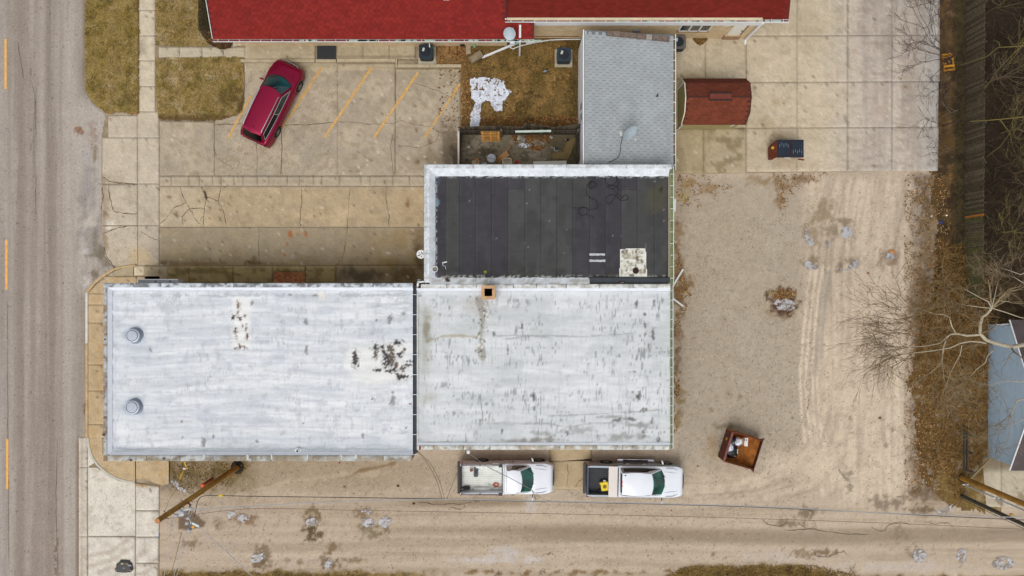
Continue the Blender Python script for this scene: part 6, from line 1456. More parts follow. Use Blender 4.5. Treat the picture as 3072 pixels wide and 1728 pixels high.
MB().box(-.05,.12,.28,.36,.05,.24).build('handle',m_white,t,local=True,bevel=.02); MB().box(-.22,-.08,.28,.34,.05,.2).build('handle',m_dkmetal,t,local=True,bevel=.02); MB().box(-.28,-.23,.14,.24,.05,.25).build('foot',mat('yellow_plastic',(236,204,14)),t,local=True)
# ================================================================ LOOSE OBJECTS
def ang(P,Q):
    a = Vector(at(*P)); b = Vector(at(*Q)); return math.atan2(b.y - a.y,b.x - a.x)
# ---------------- open rusty dumpster (slanted front), bags inside
ox,oy = XY(2222,1347,.5); orz = R(-17.5)
du = thing('open_dumpster','open rusty brown dumpster standing askew on the gravel with bags inside','dumpster',(ox,oy,0),orz)
L_,W_ = 2.1,1.86; hb,hf = 1.25,.82; th = .03
def rustcol(c): return tuple(S(*c))
def rmat(nm,c,v=.35): return mat(nm,c,.85,var=v,vs=2.5,fine=.2,fs=9)
mo = rmat('rust_outside',(92,46,34)); mi = rmat('rust_inside',(150,94,30),.5); mf = rmat('rust_floor',(148,88,26),.5)
# west wall (high, leaning), east wall (low), side walls sloping
MB().add([(-L_ / 2 + .0,-W_ / 2 + .12,0),(-L_ / 2 + .0,W_ / 2 - .12,0),(-L_ / 2 - .04,W_ / 2,hb),(-L_ / 2 - .04,-W_ / 2,hb),(-L_ / 2 + .03,-W_ / 2 + .12,0),(-L_ / 2 + .03,W_ / 2 - .12,0),(-L_ / 2 + .0,W_ / 2,hb),(-L_ / 2 + .0,-W_ / 2,hb)],
         [(0,1,2,3),(4,7,6,5),(0,3,7,4),(1,5,6,2),(2,6,7,3)]).build('rear_wall',mo,du,local=True)
MB().bar((-L_ / 2 + .0,-W_ / 2,hb + .02),(-L_ / 2 + .0,W_ / 2,hb + .02),.13,.07).build('top_rail',rmat('rail_rust',(124,70,66),.2),du,local=True,bevel=.01)
MB().box(L_ / 2 - th,L_ / 2,-W_ / 2 + .02,W_ / 2 - .02,.1,hf).build('front_wall',mo,du,local=True)
for sd in (1,-1):
    y = sd * W_ / 2; MB().add([(-L_ / 2,y,0),(L_ / 2,y,0),(L_ / 2,y,hf),(-L_ / 2,y,hb),(-L_ / 2,y - sd * th,0),(L_ / 2,y - sd * th,0),(L_ / 2,y - sd * th,hf),(-L_ / 2,y - sd * th,hb)],
        [(0,1,2,3),(4,7,6,5),(0,3,7,4),(1,5,6,2),(2,6,7,3)]).build('side_wall',mi,du,local=True)
    MB().bar((-L_ / 2,y,hb + .01),(L_ / 2,y,hf + .01),.05,.05).build('side_rail',mo,du,local=True)
    MB().tube([(.45,y + sd * .02,.9),(.45,y + sd * .1,.93),(.62,y + sd * .1,.90),(.62,y + sd * .02,.88)],.014,5).build('lift_ring',rmat('ring_rust',(140,90,70),.2),du,local=True)
    MB().add([(L_ / 2 - .25,y,hf + .03),(L_ / 2 + .0,y + sd * .17,hf + .03),(L_ / 2 + .02,y + sd * .19,hf + .03),(L_ / 2,y,hf + .03),(L_ / 2 - .25,y,hf - .1),(L_ / 2 + .0,y + sd * .17,hf - .05),(L_ / 2 + .02,y + sd * .19,hf - .05),(L_ / 2,y,hf - .1)],[(0,1,2,3),(4,7,6,5),(0,4,5,1),(1,5,6,2),(2,6,7,3)]).build('corner_ear',mo,du,local=True)
MB().box(-L_ / 2 + .03,L_ / 2 - .03,-W_ / 2 + .04,W_ / 2 - .04,.10,.14).build('floor',mf,du,local=True)
MB().add([(.5,-W_ / 2 + .05,.15),(L_ / 2 - .04,-W_ / 2 + .05,.5),(L_ / 2 - .04,W_ / 2 - .05,.5),(.5,W_ / 2 - .05,.15)],[(0,1,2,3)]).build('front_slope',mf,du,local=True)
MB().box(-L_ / 2 - .035,-L_ / 2 - .02,.28,.45,.55,.78).build('sticker',mat('amber_sticker',(196,160,44),.6),du,local=True)
def bag(name,label,cat,root,x,y,z,sx,sy,sz,mtl,seed,rz=0):
    M = Matrix.Rotation(root.rotation_euler.z,4,'Z'); p = root.location + M @ Vector((x,y,z))
    q = random.Random(seed); vs = []; rings = []
    for i in range(9):
        ph = math.pi * i / 8; row = []
        for k in range(14):
            a = 2 * math.pi * k / 14; rr = math.sin(ph) ** .7 * (1 + .30 * (q.random() - .5))
            row.append((sx * rr * math.cos(a),sy * rr * math.sin(a),sz * (1 - math.cos(ph)) * .5 * (1 + .12 * (q.random() - .5))))
        rings.append(row)
    me = MB().grid(rings,closed=True); o = me.build(name,mtl,None,local=True,smooth=True,ang=40); o.location = p; o.rotation_euler = (0,0,rz)
    return tag(o,label,cat)
wb_ = mat('white_bag',(214,220,230),.45,var=.12,vs=6); bb_ = mat('black_bag',(14,18,30),.35,var=.4,vs=5)
bag('rubbish_bag','large white bag uppermost in the middle of the open rusty dumpster','rubbish bag',du,-.32,.40,.30,.30,.25,.50,wb_,1,.3)
bag('rubbish_bag','white bag against the tall wall of the open rusty dumpster','rubbish bag',du,-.70,-.05,.25,.22,.32,.50,wb_,2,.2)
bag('rubbish_bag','small white bag in the south-west corner of the open rusty dumpster','rubbish bag',du,-.92,-.50,.28,.12,.20,.42,wb_,3)
bag('rubbish_bag','black bag squeezed between the white bags in the open dumpster','rubbish bag',du,-.60,.32,.20,.24,.40,.52,bb_,4,.5)
bag('rubbish_bag','black bag lying low in the middle of the open dumpster','rubbish bag',du,-.40,-.35,.15,.38,.42,.22,bb_,5)
t = thing('cardboard_carton','white and tan carton standing beside the bags in the open dumpster','carton',du.location + Matrix.Rotation(orz,3,'Z') @ Vector((.17,.52,.16)),orz + .25)
MB().box(-.11,.11,-.26,.26,0,.42).build('side',mat('white_card',(222,220,214),.7),t,local=True,bevel=.01); MB().box(-.26,-.11,-.2,.22,0,.35).build('flap',mat('tan_card',(168,112,62),.8,var=.1),t,local=True); MB().box(-.03,.03,.08,.16,.42,.425).build('print',m_dkmetal,t,local=True)
q = random.Random(11)
for k,(x,y) in enumerate(((-.1,-.15),(-.05,-.3),(-.16,-.55),(.02,.62))):
    t = thing('litter',['cream scrap','silver can','tan wrapper','grey scrap'][k] + ' lying on the bottom of the open dumpster','litter',du.location + Matrix.Rotation(orz,3,'Z') @ Vector((x,y,.3 if k < 3 else .6)),q.random() * 3)
    MB().box(-.07,.07,-.03,.03,0,.05).build('scrap',mat('scrap%d' % k,[(210,196,160),(190,196,200),(186,150,110),(130,132,128)][k],.6),t,local=True,bevel=.01)

# ---------------- lidded dumpster
x0,y1 = XY(2316,422,.9); x1,y0 = XY(2409,474,1.1)
ld = thing('lidded_dumpster','rusty dumpster with two black ribbed plastic lids on the pale concrete','dumpster',((x0 + x1) / 2,(y0 + y1) / 2,0)); w2 = (x1 - x0) / 2; d2 = (y1 - y0) / 2
mo2 = rmat('rust_orange',(104,46,24),.3)
MB().add([(-w2 + .2,-d2 + .22,.0),(w2 - .05,-d2 + .22,.0),(w2 - .05,d2,0),(-w2 + .2,d2 - .1,0),(-w2 + .16,-d2 + .02,1.15),(w2 - .03,-d2 + .02,1.15),(w2 - .03,d2 - .02,1.15),(-w2 + .16,d2 - .02,1.15)],[(0,3,2,1),(4,5,6,7),(0,1,5,4),(1,2,6,5),(2,3,7,6),(3,0,4,7)]).build('body',mo2,ld,local=True)
MB().add([(-w2 - .04,-d2 + .02,.35),(-w2 - .04,d2 - .3,.35),(-w2 - .04,-d2 + .02,.65),(-w2 - .04,d2 - .3,.65),(-w2 + .2,-d2 + .02,.3),(-w2 + .2,d2 - .1,.3),(-w2 + .17,-d2 + .02,1.08),(-w2 + .17,d2 - .05,1.08)],[(0,1,3,2),(2,3,7,6),(0,2,6,4),(1,5,7,3),(0,4,5,1)]).build('side_bulge',mo2,ld,local=True)
xl = [-w2 + .2,(-w2 + .2 + w2) / 2 - .02,(-w2 + .2 + w2) / 2 + .02,w2]
for i in (0,1):
    a,b = xl[2 * i],xl[2 * i + 1]; lo_ = MB().box(a,b,-d2 + .02,d2,1.17,1.22).build('lid',mat('lid_black',(24,32,46),.35,var=.2,vs=4),ld,local=True,bevel=.015)
    for k in range(5):
        x = a + .14 + k * (b - a - .28) / 4; MB().box(x - .018,x + .018,-d2 + .16,d2 - .18,1.221,1.245).build('rib',mat('lid_rib',(44,58,74),.3,var=.4,vs=9),lo_,local=True,bevel=.008)
        for j in range(2):
            if (k * 3 + j * 2 + i) % 3: yy = -d2 + .25 + j * .38 + (k % 2) * .08; MB().box(x - .012,x + .012,yy,yy + .18,1.246,1.25).build('wet_gleam',mat('frost',(120,142,158),.3,var=.4,vs=20),lo_,local=True)  # thin pale dashes along the lid ribs
MB().lathe((-w2 + .02,.1,.96),[(.09,0),(.09,.015),(.02,.02)],12,ax='z').build('sticker',mat('amber_sticker',(196,160,44)),ld,local=True)
MB().bar((w2 - .05,-d2 + .02,.6),(w2 + .3,-d2 - .0,.45),.06,.14).build('fork_pocket',mo2,ld,local=True); MB().tube([(w2,.02,.8),(w2 + .08,-.04,.8),(w2 + .04,-.16,.8)],.02,5).build('chain',mo2,ld,local=True)
MB().box(-.25,.1,-d2 - .025,-d2 + .02,1.08,1.16).build('plate',m_whited,ld,local=True)

# ---------------- air conditioners
def aircon(u,v,lab,s_=.42,h=.75,sticker=True,col=(34,50,62),pad=True,padc=(170,160,138),flip=1):
    x,y = XY(u,v,h); t = thing('air_conditioner',lab,'air conditioner',(x,y,0))
    if pad: MB().box(-s_ - .12,s_ + .14,-s_ - .16,s_ + .1,0,.10).build('pad',mat('ac_pad',padc,.9,var=.15),t,local=True)
    m_ = mat('ac_%d' % col[0],col,.5,metal=.1,var=.12); P_ = []
    for a in range(16):
        th_ = 2 * math.pi * a / 16; e = .28; c_,s2_ = math.cos(th_),math.sin(th_)
        P_.append((s_ * math.copysign(abs(c_) ** e,c_),s_ * math.copysign(abs(s2_) ** e,s2_)))
    MB().prism(P_,.1,h - .03).build('cabinet',mat('ac_louvre',tuple(int(c * .8) for c in col),.6,var=.1,streak=((.1,.1,40),.4)),t,local=True)
    P2 = [(a * 1.03,b * 1.03) for a,b in P_]; rg = MB(); n = 16
    inn = [(.30 * math.cos(2 * math.pi * a / 16),.30 * math.sin(2 * math.pi * a / 16)) for a in range(16)]
    rg.add([(a,b,h) for a,b in P2] + [(a,b,h) for a,b in inn] + [(a,b,h - .12) for a,b in inn] + [(a,b,h - .06) for a,b in P2],[(i,(i + 1) % n,n + (i + 1) % n,n + i) for i in range(n)] + [(n + i,n + (i + 1) % n,2 * n + (i + 1) % n,2 * n + i) for i in range(n)] + [(3 * n + i,3 * n + (i + 1) % n,(i + 1) % n,i) for i in range(n)])
    rg.build('top_panel',m_,t,local=True)
    MB().lathe((0,0,h - .13),[(.295,0),(.01,.002)],16).build('well',m_black,t,local=True)
    f = MB()
    for k in range(4):
        a = k * math.pi / 2 + .5; f.add([(.05 * math.cos(a),.05 * math.sin(a),h - .07),(.27 * math.cos(a - .35),.27 * math.sin(a - .35),h - .09),(.27 * math.cos(a + .35),.27 * math.sin(a + .35),h - .05)],[(0,1,2)])
    f.lathe((0,0,h - .1),[(.09,0),(.09,.05),(.02,.06)],12); fo = f.build('fan',mat('fan_grey',(70,92,110),.4,metal=.3,var=.15),t,local=True); fo['kind'] = 'stuff'
    for rr in (.10,.17,.24,.29): MB().tube([(rr * math.cos(a),rr * math.sin(a),h + .004) for a in np.linspace(0,6.2832,21)],.006,4).build('grille_ring',m_dkmetal,t,local=True)
    if sticker: MB().add([(-.24,.02,h + .014),(-.10,.0,h + .014),(-.05,.2,h + .014),(-.16,.24,h + .014)],[(0,1,2,3)]).build('label_plate',mat('label_pale',(188,192,190),.5),t,local=True)
    return t
aircon(1277,154,'dark blue round-grilled air conditioner on a pad beside the motel walk'); aircon(1692.5,163,'dark blue air conditioner on the brown lawn beside the garage wall'); aircon(2037,125,'black-topped air conditioner half hidden past the garage gutter',col=(96,88,84),pad=False)
MB().tube([at(1288,130,.9),at(1290,150,.6)],.035,6).build('conduit',m_white,None) and tag(bpy.data.objects['conduit'],'short white conduit from the eave to the air conditioner','pipe')

# ---------------- satellite dishes
def dish(u,v,h,lab,tilt,azd,r=.44,foot=None,m_=None,arm=True):
    x,y = XY(u,v,h); t = thing('satellite_dish',lab,'satellite dish',(x,y,h))
    M = Matrix.Rotation(azd,4,'Z') @ Matrix.Rotation(tilt,4,'Y'); rings = []
    for i in range(7):
        f = i / 6; rings.append([M @ Vector((r * 1.12 * f * math.cos(a),r * f * math.sin(a),.10 * f * f - .05)) for a in np.linspace(0,2 * math.pi,25)[:-1]])
    mb = MB().grid(rings,closed=True); G = [[p - M.to_3x3() @ Vector((0,0,.02)) for p in r_] for r_ in rings]; mb.grid([r_[::-1] for r_ in G],closed=True); mb.grid([rings[-1],G[-1]],closed=True)
    mb.build('reflector',m_ or mat('dish_grey',(168,182,190),.5,var=.08,vs=4),t,local=True,smooth=True,ang=60)
    if arm:
        e = M @ Vector((r * .55,0,r * .95)); MB().tube([M @ Vector((r * 1.0,0,.02)),e],.018,5).build('arm',m_whited,t,local=True)
        MB().obox(Matrix.Translation(e) @ M,.16,.10,.12).build('receiver',m_whited,t,local=True,bevel=.02)
    return t
d2_ = dish(1890,398,4.0,'pale grey satellite dish on the grey shingle garage roof',R(62),R(-50),.46)
b_ = Vector((d2_.location)); fx,fy = XY(1863,400,3.3); fz = h0 + (fx - GX0) * gs + .02
MB().tube([(0,0,-.05),(fx - b_.x,fy - b_.y,fz - b_.z + .02)],.028,6).build('mast',m_whited,d2_,local=True); MB().box(fx - b_.x - .08,fx - b_.x + .08,fy - b_.y - .14,fy - b_.y + .14,fz - b_.z,fz - b_.z + .02).build('foot',m_whited,d2_,local=True)
P_ = []
for (u,v) in ((1868,410),(1863,430),(1861,455),(1855,472),(1840,482),(1822,489)):
    x,y = XY(u,v,3.3); P_.append((x,y,h0 + (x - GX0) * gs + .03))
tag(MB().tube(P_,.016,5).build('dish_cable',m_dkmetal,None),'thin dark cable curving from the dish down the grey garage roof','cable')
d1_ = dish(1529,100,3.3,'blue-grey satellite dish on a white pole by the red eave',R(50),R(-105),.36,arm=False)
x,y = XY(1539,126,.6); b_ = d1_.location
MB().tube([(x - b_.x,y - b_.y,-3.3),(x - b_.x,y - b_.y - .02,-.35),(.0,.0,-.05)],.04,8).build('mast',m_whited,d1_,local=True)
x,y = XY(1537,128,2.4); MB().obox(Matrix.Translation((x - b_.x,y - b_.y,-.9)),.28,.2,.22).build('receiver',mat('rcv_white',(200,208,214),.4),d1_,local=True,bevel=.03)
# round white dish on the west wall of the black-roofed building
t = thing('wall_disc','round white spoked disc fixed to the west wall of the black-roofed building','vent cover',(*XY(1263,763,3.2),3.2))
MB().lathe((0,0,0),[(.05,-.02),(.24,.0),(.26,.03),(.25,.05),(.1,.04),(.02,.05)],24).build('disc',m_white,t,local=True,smooth=True)
for k in range(5): a = k * 1.257; MB().lathe((.13 * math.cos(a),.13 * math.sin(a),.045),[(.03,0),(.028,.008),(.005,.009)],8).build('hole',m_black,t,local=True)
MB().bar((-.2,-.1,.06),(.22,.12,.06),.02,.02).build('bar',m_dkmetal,t,local=True); MB().bar((0,0,0),(.35,.05,-.1),.05,.05).build('bracket',m_whited,t,local=True)
# bucket, roller, leaf-like scraper, yellow lids, cable on the black roof
t = thing('bucket','white bucket at the west edge of the black roof','bucket',(*XY(1305,807,D3 + .3),D3 + .02))
MB().lathe((0,0,0),[(.13,0),(.165,.28),(.175,.30),(.155,.30),(.12,.05)],18).build('shell',m_white,t,local=True,smooth=True); MB().lathe((0,0,.12),[(.14,0),(.01,.001)],16).build('contents',mat('grey_paste',(140,136,130),.8,var=.2),t,local=True)
t = thing('paint_roller','white paint roller lying on the black roof near the bucket','paint roller',(*XY(1334,794,D3),D3))
o_ = t.location; pl = lambda u,v,z=.03: tuple(Vector((*XY(u,v,D3),D3 + z)) - o_)
MB().tube([pl(1327,789),pl(1341,785)],.035,8).build('sleeve',m_white,t,local=True); MB().tube([pl(1327,789),pl(1329,796),pl(1336,799),pl(1338,808)],.012,5).build('frame',m_white,t,local=True)
t = thing('trowel','brown wooden paddle lying on the south edge of the black roof','paddle',(*XY(1333,835,D3),D3)); o_ = t.location
MB().tube([pl(1323,827,.12),pl(1336,837,.16)],.012,5).build('handle',m_bark,t,local=True); MB().add([pl(1335,836,.18),pl(1344,833,.18),pl(1352,845,.2),pl(1340,845,.2)],[(0,1,2,3)]).build('blade',mat('dark_wood',(70,42,34),.8),t,local=True)
t = thing('jar_lid','small round yellow lid on the south part of the black roof','lid',(*XY(1456,816,D3),D3)); MB().lathe((0,0,0),[(.08,.02),(.07,.03),(.05,.02),(.01,.02)],12).build('lid',mat('yellow_lid',(190,190,60),.6),t,local=True)
def roofcurve(pts,r,name,lab,cat,m_,z):
    P_ = [Vector((*XY(u,v,z),z)) for u,v in pts]; Q = []
    for i in range(len(P_) - 1):
        p0,p1,p2,p3 = P_[max(i - 1,0)],P_[i],P_[i + 1],P_[min(i + 2,len(P_) - 1)]
        for k in range(5):
            s_ = k / 5; Q.append(.5 * ((2 * p1) + (p2 - p0) * s_ + (2 * p0 - 5 * p1 + 4 * p2 - p3) * s_ * s_ + (3 * p1 - p0 - 3 * p2 + p3) * s_ ** 3))
    Q.append(P_[-1]); return tag(MB().tube(Q,r,5).build(name,m_,None),lab,cat)
def ringp(cu,cv,ru,rv,a0,a1,n=9): return [(cu + ru * math.cos(R(a)),cv + rv * math.sin(R(a))) for a in np.linspace(a0,a1,n)]
coil = [(1795,525),(1782,535),(1768,548),(1764,560),(1770,566)] + ringp(1779,555,11,10,100,560,14) + ringp(1778,553,7,7,200,560,9) + [(1770,545),(1762,556),(1758,570),(1766,590),(1785,600),(1793,612),(1790,625),(1775,628),(1762,632)] + ringp(1749,634,14,13,-20,-350,12) + [(1760,645),(1775,648),(1780,656)]
roofcurve(coil,.014,'cable_coil','dark cable snaking in loops across the purple strips of the black roof','cable',m_black,D3 + .03)
coil2 = [(1812,517),(1800,522),(1795,530)] + ringp(1832,536,18,20,180,540,14) + ringp(1836,545,19,22,200,500,12) + [(1852,560),(1852,580),(1845,592),(1828,612),(1818,602),(1822,590),(1840,584),(1855,596),(1868,602)] + ringp(1876,593,8,8,60,-200,9) + [(1862,590),(1846,578),(1838,565)]
roofcurve(coil2,.014,'cable_coil','tangled black cable loops near the north parapet of the black roof','cable',m_black,D3 + .035)
t = thing('goose_neck_pipe','white goose-neck pipe where the west wing roof meets the black-roofed building','pipe',(*XY(1262,850,4.2),4.1)); o_ = t.location; pq = lambda u,v,z: tuple(Vector((*XY(u,v,z),z)) - o_)
MB().bar(pq(1253,859,4.3),pq(1254,847,4.3),.10,.08).build('pipe',m_white,t,local=True); MB().bar(pq(1252,847,4.3),pq(1272,845,4.3),.08,.08).build('pipe',m_white,t,local=True); MB().bar(pq(1253,842,4.1),pq(1262,842,4.1),.16,.14).build('elbow',mat('elbow_grey',(120,132,144),.5),t,local=True)

# ---------------- white downspout extensions lying east of the pale roof
for (a,b,lab) in (((1998,892),(2049,807),'northern white downspout pipe lying slantwise on the gravel by the east gutter'),((1996,878),(2050,919),'southern white downspout pipe pointing south-east from the east gutter')):
    p = Vector(at(*a,.1)); q_ = Vector(at(*b,.1)); p.z = .16; q_.z = .10; o = MB().bar(p,q_,.11,.09).build('downspout_extension',m_white,None,bevel=.01); tag(o,lab,'downspout')
# ---------------- yard: downspout pieces, planter, stepping stones, meters
o = MB().bar(tuple(at(1446,173,.08)),tuple(at(1546,131,.16)),.13,.10).build('downspout_extension',m_white,None,bevel=.01); tag(o,'long white downspout pipe lying across the brown lawn beside the planter','downspout')
P_ = [at(*p,.08) for p in ((1527,139),(1538,147),(1560,138),(1590,131),(1612,126),(1650,120),(1700,118),(1742,118))]
o = MB().tube(P_,.035,6).build('drain_pipe',m_white,None,smooth=True); tag(o,'thin bent white drain pipe running along the motel wall to the garage','pipe')
o = MB().bar(at(1578,131,.14),at(1608,125,.14),.10,.07).build('pipe_sleeve',m_white,None); tag(o,'short white sleeve around the thin drain pipe','pipe')
t = thing('planter_box','weathered grey wooden box on the lawn at the end of the white pipe','planter',(*XY(1428,171,.2),0),ang((1412,180),(1444,160)))
for q in ((-.42,.42,-.2,-.17),(-.42,.42,.17,.2),(-.42,-.39,-.17,.17),(.39,.42,-.17,.17)): MB().box(*q,0,.28).build('board',mat('grey_board',(148,134,112),.9,var=.2,vs=5),t,local=True)
MB().box(-.39,.39,-.17,.17,.0,.2).build('soil',m_dark,t,local=True)
for k,(u,v) in enumerate(((1405,128),(1405,143),(1405,157))):
    x,y = XY(u,v); MB().box(x - .15,x + .15,y - .14,y + .14,.03,.10).build('stepping_stone',mat('paver',(164,150,126),.9,var=.2),None)
for k,o in enumerate([o for o in COL.objects if o.name.startswith('stepping_stone')]): tag(o,['stepping stone nearest the red eave beside the green spout','middle stepping stone of the three by the planter','stepping stone farthest from the eave beside the planter'][k],'paving stone','stepping stones by the planter')
o = MB().tube([at(1415,118,.6),at(1420,132,.35),at(1424,139,.12)],.10,10).build('green_spout',mat('mint_spout',(126,172,138),.6,var=.08),None,smooth=True); tag(o,'mint green corrugated spout under the red eave','downspout')
t = thing('bin','small black square bin under the red eave','bin',(*XY(1387,127,.4),0)); MB().box(-.15,.15,-.13,.13,0,.4).build('body',m_black,t,local=True,bevel=.03); MB().box(-.1,.1,-.09,.09,.4,.41).build('opening',mat('soot',(6,6,6)),t,local=True)
t = thing('gas_meter','grey gas meter with pipes under the eave beside the dish pole','gas meter',(*XY(1481,124,.5),0)); MB().box(-.1,.1,-.12,.12,.2,.6).build('body',mat('meter_grey',(120,122,120)),t,local=True,bevel=.03); MB().tube([(-.3,.05,.1),(-.3,.05,.6),(.3,.05,.6),(.3,.05,.1)],.025,6).build('pipe',m_whited,t,local=True)
t = thing('splice_box','mint green little box at the end of the long white pipe','box',(*XY(1554,127,.2),.0),ang((1548,131),(1562,124))); MB().box(-.14,.14,-.06,.06,.02,.16).build('box',mat('mint_box',(140,200,180),.5),t,local=True)
t = thing('bottle','blue and white crushed bottle alone on the brown lawn','bottle',(*XY(1636,214,.05),.06),.4); MB().tube([(-.12,0,.03),(.04,0,.04),(.1,0,.03)],[.04,.05,.02],7).build('shell',mat('blue_plastic',(120,146,176),.4,var=.3,vs=20),t,local=True)

# ---------------- snow and ice
def snow(name,poly,lab,cat,z=.03,amt=5,base=(222,226,238),dirt=(70,54,40),lo=.60,seed=600,step=.045,hole=.70,ns=7,soil=.62,zamp=.06):
    xs_ = [at(a,b)[0] for a,b in poly]; ys_ = [at(a,b)[1] for a,b in poly]
    def pf(p): p.fill(base); p.fb(9,9,seed + 1,.45,.65,tuple(max(0,c - 26) for c in base),.7); p.fb(ns,ns,seed + 2,soil,soil + .08,dirt,.8)
    mk = warped(poly,amt,ns,seed)
    o = sheet(name,np.arange(min(xs_) - .2,max(xs_) + .2,step),np.arange(min(ys_) - .2,max(ys_) + .2,step),z,pf,m_ice,lambda u,v: mk(u,v) & (fbm(u / ns,v / ns,seed + 5) < hole),h=0,zf=lambda u,v: fbm(u / 6,v / 6,seed + 6) * zamp)
    return tag(o,lab,cat)
snow('snow_patch',[(1412,237),(1448,233),(1492,238),(1513,249),(1519,270),(1533,276),(1519,294),(1509,314),(1505,335),(1491,334),(1477,326),(1473,308),(1456,304),(1444,314),(1442,342),(1438,381),(1409,383),(1410,358),(1418,326),(1426,310),(1414,290),(1411,262)],'big white patch of old snow on the brown lawn','snow',.07,5,hole=.70,soil=.68,zamp=.05,ns=9)
ice = dict(base=(182,181,184),dirt=(128,112,96),z=.02,cat='ice',zamp=.03,ns=6)
def el(cu,cv,ru,rv,rot=0,n=12):
    return [(cu + ru * math.cos(a) * math.cos(R(rot)) - rv * math.sin(a) * math.sin(R(rot)),cv + ru * math.cos(a) * math.sin(R(rot)) + rv * math.sin(a) * math.cos(R(rot))) for a in np.linspace(0,2 * math.pi,n + 1)[:-1]]
snow('frozen_puddle',el(2539,697,18,18),'round pale disc of ice, the most perfect circle on the gravel',amt=1.6,lo=.6,hole=.9,soil=.62,seed=611,**ice)
for i,(pl_,lab,kw) in enumerate([
    ([(2414,684),(2422,690),(2428,712),(2440,724),(2444,734),(2430,736),(2418,728),(2412,706)],'comma-shaped streak of ice left of the round disc of ice',{}),
    (el(2482,732,7,12),'small vertical sliver of ice between comma-shaped streak and round disc',{}),
    ([(2412,790),(2424,782),(2438,792),(2458,798),(2456,806),(2434,810),(2414,804)],'ice patch with a flat tail in the western pothole of the gravel lot',{}),
    ([(2514,806),(2536,804),(2556,790),(2570,776),(2580,788),(2582,798),(2560,806),(2536,814),(2518,812)],'long slanting ice patch south of the round disc of ice',dict(hole=.6)),
    ([(2658,756),(2672,758),(2682,768),(2680,778),(2668,780),(2658,770)],'small ice patch beside the orange wooden scrap',{}),
    ([(2322,900),(2342,902),(2352,896),(2372,898),(2386,912),(2384,926),(2364,936),(2350,928),(2336,930),(2324,916)],'blue-white ice in the dark leaf-filled hollow of the lot',dict(hole=.62)),
    (el(695,1543,13,11),'lumpy ice in the pothole nearest the pole top',dict(hole=.6)),(el(731,1553,20,12),'wide crumbly ice patch just east of the lumpy one',dict(hole=.6)),
    (el(935,1566,20,14),'pale ice lump in the brown-rimmed alley pothole',dict(hole=.68)),([(1078,1534),(1096,1526),(1118,1532),(1122,1544),(1100,1542)],'thin frost veins north of the paired alley puddles',dict(hole=.52)),
    (el(1105,1567,22,13,10),'western of the two paired frozen alley puddles',dict(hole=.66)),(el(1155,1566,20,16),'eastern, ring-shaped one of the paired frozen alley puddles',dict(hole=.66)),
    (el(773,1674,22,13,-20),'slanted ring of ice near the bottom verge of the alley',dict(hole=.62)),(el(986,1692,12,18,20),'upright ring of ice near the bottom edge right of the slanted ring',dict(hole=.62)),
    (el(2758,1666,22,18),'white frozen pothole near the bottom edge, west of the pair',dict(hole=.62)),(el(2884,1666,16,22),'oval frozen pothole left of the bottom-right corner',dict(hole=.64)),(el(3010,1690,34,20),'frozen pothole in the bottom-right corner',dict(hole=.58)),
    ([(516,1440),(530,1444),(548,1462),(572,1476),(566,1480),(540,1470),(520,1456)],'grey slanting ice streak beside the utility pole',dict(hole=.6)),([(2810,1528),(2840,1524),(2856,1512),(2852,1530),(2830,1540),(2800,1538)],'icy litter-strewn patch below the conduit pole',dict(hole=.56)),
    ([(2510,1398),(2520,1410),(2540,1440),(2560,1462),(2548,1456),(2528,1430)],'narrow greenish ice sliver in the middle of the turning area',dict(hole=.56,base=(150,150,134)))]):
    k_ = dict(ice); k_.update(dict(amt=5,hole=.62,soil=.5,seed=620 + 7 * i)); k_.update(kw); snow('frozen_puddle',pl_,lab,**k_)

# ---------------- fences round the patio
m_oldw = [mat('old_wood_%d' % k,c,.95,var=.25,vs=5) for k,c in enumerate([(84,76,62),(66,60,50),(98,90,76)])]
fx0,fy0 = XY(1381,405); fx1,_ = XY(1736,405); fh = 1.85
fen = thing('plank_fence','old dark plank fence between brown lawn and patio','fence',((fx0 + fx1) / 2,fy0,0))
n_ = 56
for k in range(n_):
    x = fx0 + (fx1 - fx0) * (k + .5) / n_; lean = .10 * math.sin(k / 9) if k < 30 else .16 + .12 * math.sin(k / 4); hh = fh + rnd.random() * .05 - (.12 if 34 < k < 44 else 0)
    M = Matrix.Translation((x,fy0 + .02,0)) @ Matrix.Rotation(-lean * .4 - .02,4,'X') @ Matrix.Translation((0,0,hh / 2)); MB().obox(M,(fx1 - fx0) / n_ - .012,.02,hh).build('plank',rnd.choice(m_oldw),fen)
for z in (.4,1.4): MB().box(fx0,fx1,fy0 - .07,fy0 - .02,z - .05,z + .05).build('rail',m_oldw[1],fen)
for u in (1384,1505,1622,1727):
    x = XY(u,405)[0]; MB().box(x - .06,x + .06,fy0 - .15,fy0 - .05,0,1.9).build('post',m_oldw[2],fen)
fx_,fyb = XY(1383,410); _,fyc = XY(1383,512); wf = thing('plank_fence','short fence with pale top running south along the parking court','fence',(fx_,(fyb + fyc) / 2,0))
nn_ = 16
for k in range(nn_):
    y = fyb + (fyc - fyb) * (k + .5) / nn_; MB().box(fx_ - .01,fx_ + .012,y - .065,y + .065,0,1.75 + rnd.random() * .03).build('plank',rnd.choice(m_oldw),wf)
MB().box(fx_ - .07,fx_ + .03,fyc,fyb + .1,1.78,1.83).build('cap_rail',mat('pale_rail',(206,196,182),.8,var=.1),wf)
ef = thing('plank_fence','dark mossy fence along the garage side of the patio','fence',(*XY(1728,450),0)); X_ = XY(1729,450)[0]
for k in range(16):
    y = XY(0,396 + k * 6.2)[1]; MB().box(X_ - .012,X_ + .012,y - .06,y + .06,0,1.3 + rnd.random() * .1).build('plank',rnd.choice(m_oldw),ef)
